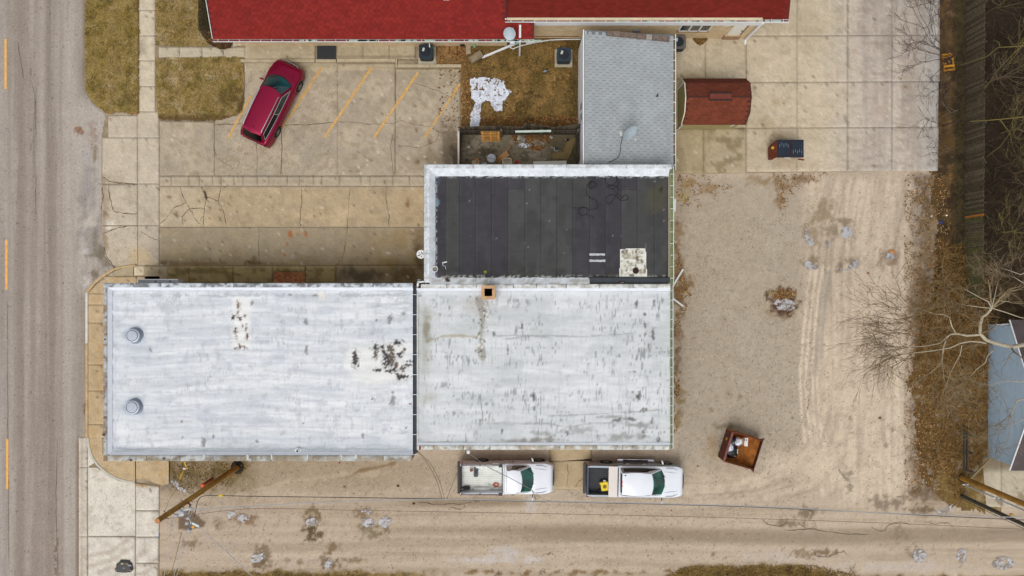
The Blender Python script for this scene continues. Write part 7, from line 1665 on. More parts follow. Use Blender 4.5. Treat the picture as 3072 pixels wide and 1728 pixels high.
o = MB().bar(at(1546,395,1.95),at(1653,393,1.92),.12,.08).build('gutter_length',mat('mint_gutter',(186,200,188)),None); tag(o,'pale mint gutter length lying along the top of the old plank fence','gutter')
# pallet leaning on the fence
pm = mat('fresh_pine',(240,182,98),.8,var=.15,vs=4,streak=((3,.3,3),.1))
t = thing('pallet','fresh orange-yellow slatted pallet leaning on the old plank fence','pallet',at(1472,424,0)); A_ = Vector(at(1446,424,.05)) - t.location; B_ = Vector(at(1500,424,.05)) - t.location; C_ = Vector(at(1442,394,1.0)) - t.location; Dd = Vector(at(1500,394,1.0)) - t.location
for k in range(7):
    f = (k + .3) / 6.6; p = A_.lerp(C_,f); q_ = B_.lerp(Dd,f); MB().bar(p,q_,.022,.115,up=(0,-.5,.6)).build('slat',pm,t,local=True)
for f in (.08,.5,.92): MB().bar(A_.lerp(B_,f) + Vector((0,.05,.0)),C_.lerp(Dd,f) + Vector((0,.05,0)),.05,.06,up=(0,1,0)).build('runner',pm,t,local=True)
# bin lid, boxes, chair, red thing, panel, mats, bucket
t = thing('dustbin','round pale grey bin with ridged lid on the patio','bin',(*XY(1474,474,.8),0)); MB().lathe((0,0,0),[(.22,0),(.25,.7),(.27,.72),(.27,.76),(.2,.8),(.02,.81)],22).build('bin',mat('bin_grey',(186,192,200),.5,var=.06),t,local=True,smooth=True); MB().bar((-.36,.06,.83),(.22,-.08,.83),.05,.04).build('ridge',mat('bin_ridge',(150,156,164),.5),t,local=True,bevel=.01)
t = thing('cardboard_box','open brown cardboard box with flaps beside the round bin','box',(*XY(1513,467,.3),0),ang((1497,480),(1526,458)))
cbm = mat('cardboard',(170,122,78),.85,var=.08); cbt = mat('cardboard_light',(186,140,94),.85,var=.08)
MB().box(-.28,.28,-.19,.19,0,.34).build('carton',cbt,t,local=True); MB().add([(-.28,-.19,.34),(-.28,.19,.34),(-.55,.22,.2),(-.55,-.22,.15)],[(0,1,2,3)]).build('flap',cbm,t,local=True); MB().add([(.28,.1,.34),(.28,.19,.34),(.62,.3,.36),(.6,.2,.36)],[(0,1,2,3)]).build('flap',cbm,t,local=True)
t = thing('garden_chair','cream slatted chair half under the white parapet','chair',(*XY(1521,488,.5),0)); wm = mat('cream_chair',(222,214,190),.6,var=.05)
for k in range(7): x = -.22 + k * .073; MB().box(x - .022,x + .022,-.3,.22,.42,.45).build('slat',wm,t,local=True)
for x in (-.28,.26): MB().box(x,x + .04,-.3,.2,.60,.63).build('armrest',wm,t,local=True)
for x in (-.24,.24):
    for y in (-.28,.18): MB().box(x - .02,x + .02,y - .02,y + .02,0,.6).build('leg',wm,t,local=True)
MB().box(-.22,.24,.2,.24,.4,.8).build('backrest',wm,t,local=True)
t = thing('jug','small bright red jug beside the cream chair','jug',(*XY(1550,485,.2),0)); MB().lathe((0,0,0),[(.09,0),(.12,.12),(.08,.2),(.03,.22)],10).build('body',mat('red_plastic',(190,30,26),.5),t,local=True,smooth=True); MB().box(.1,.2,-.03,.03,.02,.12).build('spout',mat('red_plastic',(190,30,26)),t,local=True)
t = thing('white_panel','long flat white panel leaning on the north wall of the black-roofed building','panel',at(1650,489,.4)); o_ = t.location; MB().add([tuple(Vector(at(1600,484,.5)) - o_),tuple(Vector(at(1699,482,.5)) - o_),tuple(Vector(at(1702,512,.9)) - o_),tuple(Vector(at(1600,514,.9)) - o_)],[(0,1,2,3)]).build('sheet',mat('panel_white',(214,212,200),.7,var=.05),t,local=True)
t = thing('folded_mat','two brown strips of carpet in an L on the patio corner','mat',at(1690,455)); o_ = t.location; cm = mat('carpet_brown',(134,114,76),.95,var=.15,vs=6)
for P in (((1703,420),(1726,414),(1712,462),(1703,478),(1684,470)),((1657,460),(1684,454),(1690,460),(1704,478),(1656,476))):
    mb = MB(); mb.prism([tuple((Vector(at(a,b)) - o_)[:2]) for a,b in P][::-1],.062,.085 if P[0][0] > 1700 else .095); mb.build('strip',cm,t,local=True)
t = thing('bucket','dark bucket with a white rim beside the brown carpet strips','bucket',(*XY(1669,447,.3),.06)); MB().lathe((0,0,0),[(.1,0),(.13,.27),(.02,.275)],16).build('contents',mat('bucket_dark',(36,44,54),.5,var=.3,vs=12),t,local=True,smooth=True); MB().tube([(.135 * math.cos(a),.135 * math.sin(a),.28) for a in np.linspace(2.6,5.6,12)],.016,5).build('rim',m_white,t,local=True)
t = thing('flower_pot','small dark pot in the patio corner nearest the garage','pot',(*XY(1703,420,.2),.08)); MB().lathe((0,0,0),[(.06,0),(.09,.12),(.07,.12),(.05,.06)],12).build('pot',m_black,t,local=True)
for k,(a,lab) in enumerate((((1416,482,1438,492),'pale piece of card, the westernmost scrap by the parapet'),((1446,488,1460,494),'grey-white strip of card right of the pale piece'),((1424,475,1436,484),'tilted tan scrap of card above the pale piece'))):
    p = at(a[0],a[1],.1); q_ = at(a[2],a[3] + 6,.2); t = thing('card_scrap',lab,'cardboard',p); MB().add([(0,0,0),(q_[0] - p[0],0,.1),(q_[0] - p[0],q_[1] - p[1],.14),(0,q_[1] - p[1],.05)],[(0,1,2,3)]).build('sheet',[mat('pale_card',(208,190,162),.8),m_whited,cbt][k],t,local=True)
t = thing('stick_pile','two brown sticks crossed in the west corner of the patio','sticks',at(1402,482)); o_ = t.location
for P in (((1393,492),(1400,478)),((1398,479),(1412,490)),((1380,470),(1382,492))): MB().tube([tuple(Vector(at(*p,.1)) - o_) for p in P],.02,5).build('stick',m_bark,t,local=True)
for k,(u,v,c,lab) in enumerate(((1572,420,(170,186,212),'pale blue scrap on the leaves of the patio'),(1556,415,(220,216,210),'tiny white scrap left of the blue one on the leaves'),(1654,412,(214,216,220),'white scrap at the east end of the leaf pile'),(1567,384,(222,206,204),'pinkish white scrap just north of the old plank fence'),(1405,442,(226,220,200),'cream scrap alone on the west half of the patio'))):
    t = thing('paper_scrap',lab,'litter',(*XY(u,v,.1),.09),rnd.random() * 3); MB().add([(-.1,-.05,0),(.08,-.06,.03),(.11,.05,.02),(-.06,.07,.05),(0,0,.08)],[(0,1,4),(1,2,4),(2,3,4),(3,0,4)]).build('paper',mat('scrap_%d' % c[0],c,.7),t,local=True)
snow('snow_patch',[(1552,438),(1560,430),(1580,430),(1590,438),(1580,444),(1560,442)],'small remnant of snow on the patio below the leaf pile','snow',.068,3,hole=.7,seed=720)

# ---------------- east side: yellow frame, orange scrap, manhole-ish litter
t = thing('wooden_frame','square yellow wooden frame with a dark pot in the middle, beyond the concrete edge','frame',(*XY(2845,187,.1),.06),R(8)); ym = [mat('ochre_wood_a',(186,132,34),.85,var=.2,vs=6),mat('ochre_wood_b',(164,112,30),.85,var=.2,vs=6)]
for k,(y,h_) in enumerate(((.50,.12),(.31,.16),(.14,.1),(-.06,.1),(-.24,.14),(-.48,.12))): MB().box(-.33,.33,y - h_ / 2,y + h_ / 2,.04,.09).build('board',ym[k % 2],t,local=True)
for x in (-.3,.3): MB().box(x - .04,x + .04,-.54,.56,0,.04).build('runner',ym[1],t,local=True)
MB().lathe((0,0,.09),[(.17,0),(.18,.08),(.13,.08),(.12,.02)],14).build('pot',m_black,t,local=True); MB().lathe((0,0,.1),[(.12,.02),(.02,.03)],12).build('soil',m_bark,t,local=True)
t = thing('wood_scrap','orange wooden scrap at the edge of a small ice patch','wood',(*XY(2676,754,.05),.02),R(-12)); MB().box(-.2,.2,-.06,.06,0,.06).build('block',mat('orange_wood',(196,128,62),.8,var=.15),t,local=True,bevel=.02)
for k,(u,v,c,lab,s_) in enumerate(((2795,649,(224,220,210),'left of two white scraps near the fence',.07),(2840,646,(224,222,214),'right of two white scraps near the fence',.07),(2822,667,(52,58,110),'dark blue plastic wad near the fence',.13),(2640,1254,(120,78,50),'brown clod on the pale tyre tracks',.08),(2605,820,(170,110,84),'reddish stone south of the slanting ice',.08),
        (2740,697,(150,120,110),'pinkish stick-like scrap on the brown fringe',.06),(1194,1458,(104,64,48),'dark red stone in the alley below the gutter line',.09),(1033,1463,(168,132,92),'tan clod west of the dark red stone',.10),(1018,1389,(150,70,44),'small orange-red chip under the corner building edge',.06),
        (1241,1511,(70,44,40),'dark clod south of the truck near the line of the cables',.08),(2014,1532,(170,50,44),'red chip in the alley south-east of the trucks',.05),(2093,1399,(150,60,50),'red chip east of the crew pickup',.05))):
    o = bag('stone' if 'stone' in lab or 'clod' in lab else 'scrap',lab,'stone' if 'stone' in lab or 'clod' in lab else 'litter',ground,*XY(u,v,.03),.0,s_,s_ * .8,s_ * .8,mat('bit_%d' % k,c,.85,var=.2,vs=12),50 + k)

# ---------------- black storm guard on the corner apron
t = thing('storm_inlet_cover','black mud-caked plastic cover lying on the pale corner slabs','cover',at(377,1696)); o_ = t.location
P = [(364,1678),(391,1679),(391,1683),(399,1690),(400,1702),(402,1707),(395,1715),(386,1715),(377,1716),(356,1714),(350,1712),(347,1704),(352,1700),(352,1690),(362,1683)]
L2 = [tuple((Vector(at(a,b)) - o_)[:2]) for a,b in P][::-1]; MB().prism(L2,.05,.13).build('body',mat('muddy_black',(26,25,26),.5,var=.5,vs=6),t,local=True,bevel=.01)
MB().prism([(x * .8,y * .8 - .02) for x,y in L2],.13,.17).build('raised_panel',mat('muddy_black2',(38,36,38),.45,var=.5,vs=8),t,local=True)
for (u,v,s_,c) in ((371,1688,.07,(196,190,110)),(387,1689,.07,(150,118,100)),(376,1701,.04,(190,170,140)),(394,1693,.10,(140,140,156)),(354,1706,.05,(130,140,140)),(396,1708,.05,(160,132,100))):
    p = Vector(at(u,v)) - o_; MB().box(p.x - s_,p.x + s_,p.y - s_ * .5,p.y + s_ * .5,.171,.185).build('mud_splash',mat('mud_%d' % c[0],c,.8,var=.3,vs=20),t,local=True)
# yellow utility markings and marker post
mkp = setting('ground_marking',at(555,1400)); ribbon([(553,1384),(557,1396),(562,1408)],.10,.03,'paint_line',mat('vivid_yellow',(214,176,20),.6,var=.2,vs=8),mkp,1,400); ribbon([(550,1410),(545,1422),(538,1438)],.12,.03,'paint_line',mat('faded_yellow',(176,140,34),.8,var=.3,vs=6),mkp,2,401)
MB().prism([tuple(at(u,v)[:2]) for u,v in ((549,1403),(558,1403),(558,1408),(549,1408))][::-1],.028,.034).build('paint_number',mat('chalk_white',(216,208,196),.8,var=.3,vs=20),mkp)
t = thing('marker_post','orange-red cable marker post beside the leaning-looking utility pole','marker post',at(637,1437)); x = t.location
MB().tube([(0,0,0),(.0,0,1.25)],.10,8).build('post',mat('marker_brown',(136,66,34),.6,var=.1),t,local=True); MB().lathe((0,0,1.25),[(.12,0),(.12,.18),(.10,.22),(.02,.24)],12).build('cap',mat('marker_orange',(208,82,28),.5),t,local=True)
# yellow cable guard seen on the service wire is in the wires section

# ---------------- fallen leaves and litter grit (uncountable)
def leaves(name,regions,seed,size=(.035,.075),cols=((130,84,40),(150,104,52),(100,60,28),(166,130,78),(82,50,26))):
    q = np.random.RandomState(seed); V = []; C = []
    for poly,n,z in regions:
        us = [p[0] for p in poly]; vs_ = [p[1] for p in poly]; u = q.uniform(min(us),max(us),n * 3); v = q.uniform(min(vs_),max(vs_),n * 3)
        ok = inpoly(u,v,poly) & (fbm(u / 16,v / 16,seed + 2) > .44); u,v = u[ok][:n],v[ok][:n]; m = len(u)
        x = (u - 1536) / 48; y = (864 - v) / 48; a = q.uniform(0,6.28,m); s_ = q.uniform(*size,m); r2 = s_ * q.uniform(.5,.8,m); cc_ = np.array([S(*c) for c in cols])[q.randint(0,len(cols),m)] * q.uniform(.7,1.2,(m,1))
        for (dx,dy,dz) in ((-1,0,0),(0,-1,.35),(1,0,.1),(0,1,.4)):
            V.append(np.stack([x + s_ * dx * np.cos(a) - r2 * dy * np.sin(a),y + s_ * dx * np.sin(a) + r2 * dy * np.cos(a),z + .01 + dz * s_ * q.uniform(.2,1,m)],1)); C.append(cc_)
        V[-4:] = [np.stack(V[-4:],1).reshape(-1,3)]; C[-4:] = [np.repeat(cc_,4,0)]
    V = np.vstack(V); C = np.vstack(C); F = np.arange(len(V)).reshape(-1,4); me = fast_mesh(name,V,F,np.clip(C,.01,.9)); me.materials.append(m_leaf); o = link(name,me); o['kind'] = 'stuff'; return o
rect = lambda a,b,c,d: [(a,b),(c,b),(c,d),(a,d)]
o = leaves('fallen_leaves',[(rect(1385,350,1735,392),1500,.06),([(1532,404),(1655,402),(1648,430),(1620,454),(1596,450),(1560,436),(1540,424)],800,.07),(rect(1315,120,1735,390),900,.07),(rect(1312,120,1400,205),400,.07),(rect(1384,210,1412,385),260,.06)],801); tag(o,'scattered brown leaves over the motel lawn and the patio','leaves',kind='stuff')
o = leaves('leaf_litter',[([(2028,524),(2170,524),(2200,560),(2130,610),(2060,640),(2028,600)],300,.02),([(2320,520),(2490,518),(2420,560),(2370,600),(2350,660),(2330,590)],360,.02),([(2022,700),(2036,760),(2060,840),(2076,880),(2050,950),(2036,1000),(2022,1010)],500,.02),([(2022,1060),(2040,1150),(2030,1300),(2022,1300)],240,.02),(rect(2300,866,2390,898),300,.03),(rect(2712,520,2850,1480),4200,.05)],802,size=(.025,.06),cols=((140,96,54),(160,120,70),(100,66,36),(180,146,100),(120,100,50))); tag(o,'leaf litter along the edges of the gravel lot','leaves',kind='stuff')
o = leaves('gravel_stones',[(rect(2030,640,2440,1380),3600,.01),(rect(500,1385,2400,1720),4200,.01),(rect(2400,520,2800,1500),1500,.01)],803,size=(.02,.045),cols=((130,118,100),(206,194,176),(110,96,80),(186,172,150),(150,136,116))); tag(o,'loose light and dark stones on the gravel','gravel',kind='stuff')
# blades and tufts of turf
def turf(name,regions,seed,lab,cols,L=(.05,.12),n_seg=1):
    q = np.random.RandomState(seed); Vs = []; Cs = []
    for poly,n,z in regions:
        us = [p[0] for p in poly]; vs_ = [p[1] for p in poly]; u = q.uniform(min(us),max(us),n * 2); v = q.uniform(min(vs_),max(vs_),n * 2); ok = inpoly(u,v,poly); u,v = u[ok][:n],v[ok][:n]; m = len(u)
        x = (u - 1536) / 48; y = (864 - v) / 48; a = q.uniform(0,6.28,m); l = q.uniform(*L,m); w_ = l * .16; h = l * q.uniform(.4,1,m)
        g = fbm(u / 26,v / 26,seed + 4); base = np.array([S(*c) for c in cols]); k = np.clip((g * 1.6 - .3) * len(cols) + q.uniform(-.8,.8,m),0,len(cols) - 1).astype(int); c = base[k] * q.uniform(.65,1.25,(m,1))
        p0 = np.stack([x - w_ * np.sin(a),y + w_ * np.cos(a),np.full(m,z)],1); p1 = np.stack([x + w_ * np.sin(a),y - w_ * np.cos(a),np.full(m,z)],1); p2 = np.stack([x + l * np.cos(a),y + l * np.sin(a),z + h],1)
        Vs.append(np.stack([p0,p1,p2],1).reshape(-1,3)); Cs.append(np.repeat(c,3,0))
    V = np.vstack(Vs); C = np.vstack(Cs); me = fast_mesh(name,V,np.arange(len(V)).reshape(-1,3),np.clip(C,.01,.9)); me.materials.append(m_leaf); o = link(name,me); tag(o,lab,'grass',kind='stuff'); return o
GC = ((104,84,40),(138,118,48),(162,136,80),(180,156,106),(120,104,42))
turf('grass',[([(258,0),(417,0),(417,338),(340,340),(276,300),(258,240)],15000,.08),(rect(470,0,640,138),7000,.08),([(472,177),(728,176),(728,300),(716,340),(640,356),(478,350)],12000,.08)],811,'dry blades of the verge and front lawns',GC)
turf('grass',[(rect(1390,120,1733,385),15000,.05)],812,'dry brown blades of the lawn behind the motel',((74,58,24),(104,84,34),(132,104,54),(150,118,66)))
turf('grass',[([(480,1722),(700,1716),(1100,1726),(1100,1790),(480,1790)],3600,.02),([(1990,1728),(2060,1698),(2440,1694),(2580,1728),(2580,1790),(1990,1790)],8000,.02),([(510,1388),(760,1388),(700,1450),(600,1470),(520,1460)],900,.01)],813,'rough ochre grass along the south edge of the alley',((84,66,30),(128,100,44),(150,122,64),(112,92,40)),L=(.06,.16))
# ================================================================ FENCE, POLES, WIRES, TREES
m_pk = [mat('picket_%d' % k,c,.95,var=.3,vs=6,streak=((2,2,12),.1)) for k,c in enumerate([(88,78,60),(74,66,50),(98,88,70),(88,86,50)])]
FX = XY(2429,100)[0]; fe = thing('picket_fence','tall weathered grey picket fence along the woods','fence',(FX,8.5,0)); prot = {}
yy = 19.6; k = 0
while yy > -.6:
    v = 864 - yy * 48; x = XY(2897 - .006 * (v),v)[0]
    key = 'orange' if abs(v - 655) < 4 else (3 if (rnd.random() < ss(600,800,np.array(v)) * .8) else rnd.randrange(3))
    if key not in prot:
        me = MB().box(-.012,.012,-.062,.062,.03,1.80).mesh('picket'); me.materials.append(mat('new_picket',(176,112,42),.8,var=.1) if key == 'orange' else m_pk[key]); prot[key] = me
    o = link('picket',prot[key],fe); o.location = (x - FX,yy - 8.5,(rnd.random() - .5) * .10); o.rotation_euler = ((rnd.random() - .5) * .02,(rnd.random() - .5) * .03,(rnd.random() - .5) * .06)
    if k % 17 == 0: MB().box(x + .03,x + .12,yy - .05,yy + .05,0,1.85).build('post',m_pk[1],fe)
    yy -= .142; k += 1
for z in (.35,.95,1.5): MB().bar((XY(2897,0)[0] + .03,19.6,z),(XY(2892,890)[0] + .03,-.6,z),.04,.09).build('rail',m_pk[1],fe)
# old dark rails and brace on the lower right
of = thing('rail_fence','two dark upright timbers of a broken trellis left of the blue shop','fence',at(2893,1350))
for u in (2893,2902):
    a = at(u,1296,.9); b = at(u,1410,.9); MB().bar(a,b,.06,.12).build('rail',m_oldw[1],of)
for v in (1300,1350,1405):
    a = at(2890,v,0); MB().box(a[0] - .05,a[0] + .05,a[1] - .05,a[1] + .05,0,1.0).build('post',m_oldw[0],of)
o = MB().bar(at(2970,1377,.5),at(2910,1437,.3),.10,.08).build('plank',mat('grey_plank',(140,126,92),.9,var=.2),None); tag(o,'grey plank lying diagonally between the blue shop and the pole','plank')

def pole(name,label,base,top_uv,hh,r0,r1,mtl,cut=None):
    b = Vector(at(*base,0)); t_ = Vector(at(*top_uv,hh)); t = thing(name,label,'utility pole',b); d = t_ - b
    MB().tube([tuple(d * f) for f in np.linspace(0,1,9)],[r0 + (r1 - r0) * f for f in np.linspace(0,1,9)],14).build('shaft',mtl,t,local=True,smooth=True,ang=50)
    return t,b,d
m_pole = mat('pole_wood',(150,110,42),.9,var=.25,vs=2.2,streak=((6,6,.4),.15),speck=(5,.66,(70,44,20),.8)); m_pole2 = mat('pole_wood_dark',(66,62,52),.9,var=.3,vs=2.5,streak=((10,10,.4),.2))
p1,pb,pd = pole('utility_pole','brown wooden utility pole beside the south edge of the corner building',(712,1402),(472,1563),10.0,.17,.13,m_pole)
MB().lathe((pd.x,pd.y,pd.z),[(.132,0),(.12,.02),(.02,.025)],14).build('top_cap',mat('pole_end',(186,124,84),.9,var=.2,vs=12),p1,local=True)
MB().lathe((0,0,0),[(.46,-.02),(.34,.05),(.2,.09)],18).build('earth_collar',mat('dark_collar',(40,34,24),1,var=.3,vs=6),p1,local=True)  # dark disc round the foot of the pole
def onp(f,dx=0,dy=0,dz=0): return tuple(pd * f + Vector((dx,dy,dz)))
for f in (.52,.66,.76,.86,.93): MB().tube([onp(f,.1,-.08),onp(f,.2,-.14)],.018,5).build('step_bolt',m_dkmetal,p1,local=True)
for f in (.58,.72,.9): MB().tube([onp(f,-.1,.1),onp(f,-.18,.18)],.018,5).build('step_bolt',m_dkmetal,p1,local=True)
P1 = lambda u,v,h: tuple(Vector(at(u,v,h)) - pb)
MB().tube([onp(.70,.1,-.05),P1(571,1514,7.6),P1(568,1526,7.6)],[.05,.04,.04],6).build('bracket',m_rust if False else mat('brown_arm',(96,56,24),.8),p1,local=True)
ins = mat('insulator_grey',(170,176,182),.35)
MB().tube([P1(538,1533,8.2),P1(566,1528,8.2)],.03,6).build('arm',m_white,p1,local=True)
for (u,v,h) in ((541,1532,8.3),(530,1545,8.3),(566,1553,8.2),(570,1590,8.0),(563,1568,8.1),(573,1525,8.2)): MB().lathe(P1(u,v,h),[(.04,0),(.09,.04),(.05,.08),(.08,.12),(.02,.16)],10).build('insulator',ins,p1,local=True,smooth=True)
MB().lathe(P1(551,1537,8.0),[(.17,0),(.18,.1),(.15,.3),(.02,.34)],16).build('lamp_hood',mat('lamp_hood',(176,178,180),.4,var=.1),p1,local=True,smooth=True)
for P in ([(569,1526,8.2),(567,1540,8.0),(566,1556,8.1)],[(576,1528,8.2),(576,1538,8),(570,1550,8),(564,1556,8.1),(555,1556,8)],[(540,1536,8.2),(536,1545,8),(532,1548,8)],[(566,1556,8.1),(569,1562,8.1),(575,1568,8.1)]):
    MB().tube([P1(*p) for p in P],.016,5).build('jumper',m_whited,p1,local=True)
MB().bar(P1(572,1567,8.1),P1(597,1579,8.1),.1,.08).build('clamp',mat('clamp_grey',(196,200,204),.4),p1,local=True); MB().bar(P1(576,1579,8.1),P1(583,1582,8.1),.12,.08).build('tag',mat('yellow_tag',(206,150,40),.5),p1,local=True)
MB().tube([P1(576,1566,8.1),P1(574,1574,8.1),P1(569,1596,8.0)],.05,6).build('fuse_tube',mat('fuse_blue',(80,92,108),.4),p1,local=True)
# east pole with conduit, and the second dark pole
p2,pb2,pd2 = pole('utility_pole','orange-brown utility pole with white conduit near the blue shop',(2883,1432),(3276,1598),10.0,.17,.13,m_pole)
MB().lathe((0,0,0),[(.3,-.02),(.24,.05),(.17,.07)],16).build('earth_collar',_M['dark_collar'],p2,local=True)
P2 = lambda u,v,h=0: tuple(Vector(at(u,v,h)) - pb2)
c0 = Vector(at(2890,1452,0)) - pb2; MB().tube([tuple(c0),tuple(c0 + Vector((pd2.x * .95,pd2.y * .95,pd2.z * .95)))],.05,8).build('conduit',mat('conduit_grey',(184,190,200),.45,var=.08),p2,local=True,smooth=True)
for f in (.02,.30,.6): q_ = c0 + pd2 * f; MB().bar(tuple(q_ + Vector((-.18,.02,0))),tuple(q_ + Vector((.18,.02,0))),.06,.06).build('standoff',m_white,p2,local=True)
p3,pb3,pd3 = pole('utility_pole','dark green-grey pole just south of the conduit pole',(2884,1487),(3278,1670),10.0,.12,.10,m_pole2)
MB().tube([(.0,.12,0),tuple(pd3 + Vector((0,.1,0)))],.02,5).build('guy_strand',mat('strand_grey',(120,124,120),.6),p3,local=True); MB().tube([(-.05,-.2,0),tuple(pd3 + Vector((0,-.2,0)))],.015,5).build('guy_strand',m_dkmetal,p3,local=True)
MB().bar(tuple(Vector(at(3030,1543,4.2)) - pb3),tuple(Vector(at(3040,1544,4.2)) - pb3),.1,.1).build('tag',mat('yellow_tag',(206,150,40)),p3,local=True)

def wire(name,label,P,r,mtl,cat='cable',n=10,sag=True):
    Q = []
    V_ = [Vector(at(*p)) for p in P]
    for i in range(len(V_) - 1):
        p0,p1_,p2_,p3_ = V_[max(i - 1,0)],V_[i],V_[i + 1],V_[min(i + 2,len(V_) - 1)]
        for k in range(n):
            s_ = k / n; Q.append(.5 * ((2 * p1_) + (p2_ - p0) * s_ + (2 * p0 - 5 * p1_ + 4 * p2_ - p3_) * s_ * s_ + (3 * p1_ - p0 - 3 * p2_ + p3_) * s_ ** 3))
    Q.append(V_[-1]); o = MB().tube(Q,r,5).build(name,mtl,None,smooth=True); return tag(o,label,cat)
mw1 = mat('aluminium_cable',(168,170,172),.5); mw2 = mat('dark_cable',(58,50,46),.6); mw3 = mat('brown_wire',(120,92,76),.6)
wire('service_cable','thick pale overhead cable running the whole length of the alley',[(568,1529,8.2),(700,1522,7.9),(994,1506,7.4),(1332,1498.5,7.1),(1734,1505.5,7.0),(2168,1516,7.1),(2394,1525,7.3),(2656,1539,7.6),(3072,1552.5,8.2),(3290,1556,8.5)],.022,mw1)
wire('service_cable','black cable hanging just north of the pale one and ending at the splice',[(583,1550,7.8),(590,1516,7.8),(597,1497,7.7),(612,1488,7.6),(655,1486.5,7.6),(760,1489,7.4),(1042,1492.5,7.1),(1332,1497,6.95)],.02,mw2)
wire('service_cable','dark twin of the pale overhead cable right of the splice',[(1332,1499,6.95),(1734,1507,6.85),(2168,1518,6.95),(2394,1527,7.1),(2760,1545,7.5),(3072,1560,8.0),(3290,1566,8.3)],.018,mw2)
wire('overhead_wire','thin brown overhead wire nearest the middle of the alley',[(472,1560,9.8),(620,1560,9.2),(740,1527,9.0),(1062,1531,8.7),(1468,1538,8.5),(1734,1543,8.5),(2168,1553,8.6),(2700,1571,9.0),(3072,1588,9.4),(3290,1596,9.7)],.012,mw3) if False else \
wire('overhead_wire','thin brown overhead wire nearest the middle of the alley',[(472,1560,9.8),(740,1527,9.0),(1062,1531,8.7),(1468,1538,8.5),(1734,1543,8.5),(2168,1553,8.6),(2700,1571,9.0),(3072,1588,9.4),(3290,1596,9.7)],.012,mw3)
t = wire('cable_guard','short yellow guard on the black overhead cable',[(656,1486.4,7.62),(668,1487,7.6)],.05,mat('guard_yellow',(226,200,30),.5),n=2)
# drops to the buildings
rx,ry = 1405,1356
t = thing('service_mast','small white insulator mast on the south edge of the pale middle roof','insulator',at(rx,ry,4.3)); MB().lathe((0,0,-.3),[(.03,0),(.03,.25),(.09,.28),(.10,.34),(.03,.38)],12).build('insulator',m_white,t,local=True,smooth=True); MB().bar((0,0,-.3),(0,.25,-.3),.04,.04).build('bracket',m_whited,t,local=True)
wire('drop_wire','light service drop crossing above the cab of the ladder-rail pickup',[(1405,1358,4.3),(1420,1370,4.4),(1470,1404,4.7),(1530,1434,5.1),(1570,1456,5.5),(1594,1470,5.9),(1608,1500,6.9)],.018,mat('drop_grey',(120,118,112),.6))
wire('drop_wire','thin tail of the drop wire above the pickup windshield',[(1594,1470,5.9),(1602,1478,6.2),(1613,1492,6.7)],.010,mw3); wire('drop_wire','second thin tail above the pickup bonnet',[(1596,1470,5.9),(1606,1477,6.2),(1622,1494,6.8)],.010,mw3)
wire('drop_wire','left of the twin drop wires curving to the gutter corner',[(1250,1352,4.2),(1275,1380,4.8),(1300,1420,5.6),(1316,1460,6.3),(1326,1497,6.95)],.012,mw2); wire('drop_wire','right of the twin drop wires curving to the gutter corner',[(1252,1352,4.2),(1290,1390,4.9),(1314,1434,5.8),(1326,1466,6.4),(1333,1497,6.95)],.012,mw2)
wire('drop_wire','straight thin wire from the splice to the middle roof edge',[(1340,1497,6.95),(1358,1450,5.9),(1380,1400,4.9),(1398,1354,4.2)],.010,mw2)
for i,(P,r_2,m_,lab) in enumerate([([(526,1551,8.3),(515,1618,8.2),(492,1728,8.1),(470,1840,8)],.013,mw1,'leftmost of the wires fanning south from the utility pole'),([(545,1596,8.1),(530,1660,8.1),(512,1728,8.1),(490,1830,8)],.011,mw2,'dark wire second from the left in the fan below the pole'),
        ([(563,1585,8.1),(548,1640,8.1),(522,1728,8.1),(495,1830,8)],.011,mw1,'pale wire third from the left in the fan below the pole'),([(572,1566,8.1),(600,1582,8.1),(660,1638,8.1),(740,1713,8.1),(860,1830,8)],.02,mw1,'thick pale wire going south-east from the utility pole'),
        ([(575,1590,8.0),(566,1604,8.0),(555,1640,8.0),(530,1728,8)],.010,mw1,'rightmost thin wire fanning south from the utility pole'),([(488,1548,9.6),(500,1520,8.8),(508,1500,8.4),(540,1450,8)],.008,mw2,'short dark guy wire north of the pole top'),
        ([(478,1575,9.7),(478,1600,9.7),(478,1618,9.7)],.008,mw2,'short wire hanging south of the pole top')]):
    wire('fan_wire',lab,P,r_2,m_)
t = wire('spacer','blue-grey spacer on the wire below the pole top',[(478,1600,9.7),(477,1614,9.7)],.035,mat('spacer_blue',(92,116,160),.5),n=2)

# ---------------- trees and brush
class Tw:
    """collects twig tubes quickly"""
    def __init__(s): s.V = []; s.F = []; s.C = []; s.n = 0
    def tube(s,P,R_,col,k=3):
        m = len(P); P = np.array(P); d = np.gradient(P,axis=0); d /= np.linalg.norm(d,axis=1)[:,None] + 1e-9
        up = np.array([0.3,.2,1.0]); a = np.cross(d,up); a /= np.linalg.norm(a,axis=1)[:,None] + 1e-9; b = np.cross(d,a)
        th_ = np.arange(k) * 2 * np.pi / k; R_ = np.array(R_)[:,None,None]
        ring = P[:,None,:] + R_ * (a[:,None,:] * np.cos(th_)[None,:,None] + b[:,None,:] * np.sin(th_)[None,:,None]); s.V.append(ring.reshape(-1,3)); s.C.append(np.tile(col,(m * k,1)))
        i = np.arange(m - 1)[:,None] * k; j = np.arange(k)[None]; F = np.stack([i + j,i + (j + 1) % k,i + k + (j + 1) % k,i + k + j],-1).reshape(-1,4) + s.n; s.F.append(F); s.n += m * k
    def build(s,name,parent,mtl):
        V = np.vstack(s.V); o0 = wloc(parent); V = V - np.array([o0.x,o0.y,o0.z]); me = fast_mesh(name,V,np.vstack(s.F),np.vstack(s.C),True); me.materials.append(mtl); return link(name,me,parent)
m_twig = mat('twig_bark',attr=True,rough=.9,var=.2,vs=3); QR = np.random.RandomState(99)
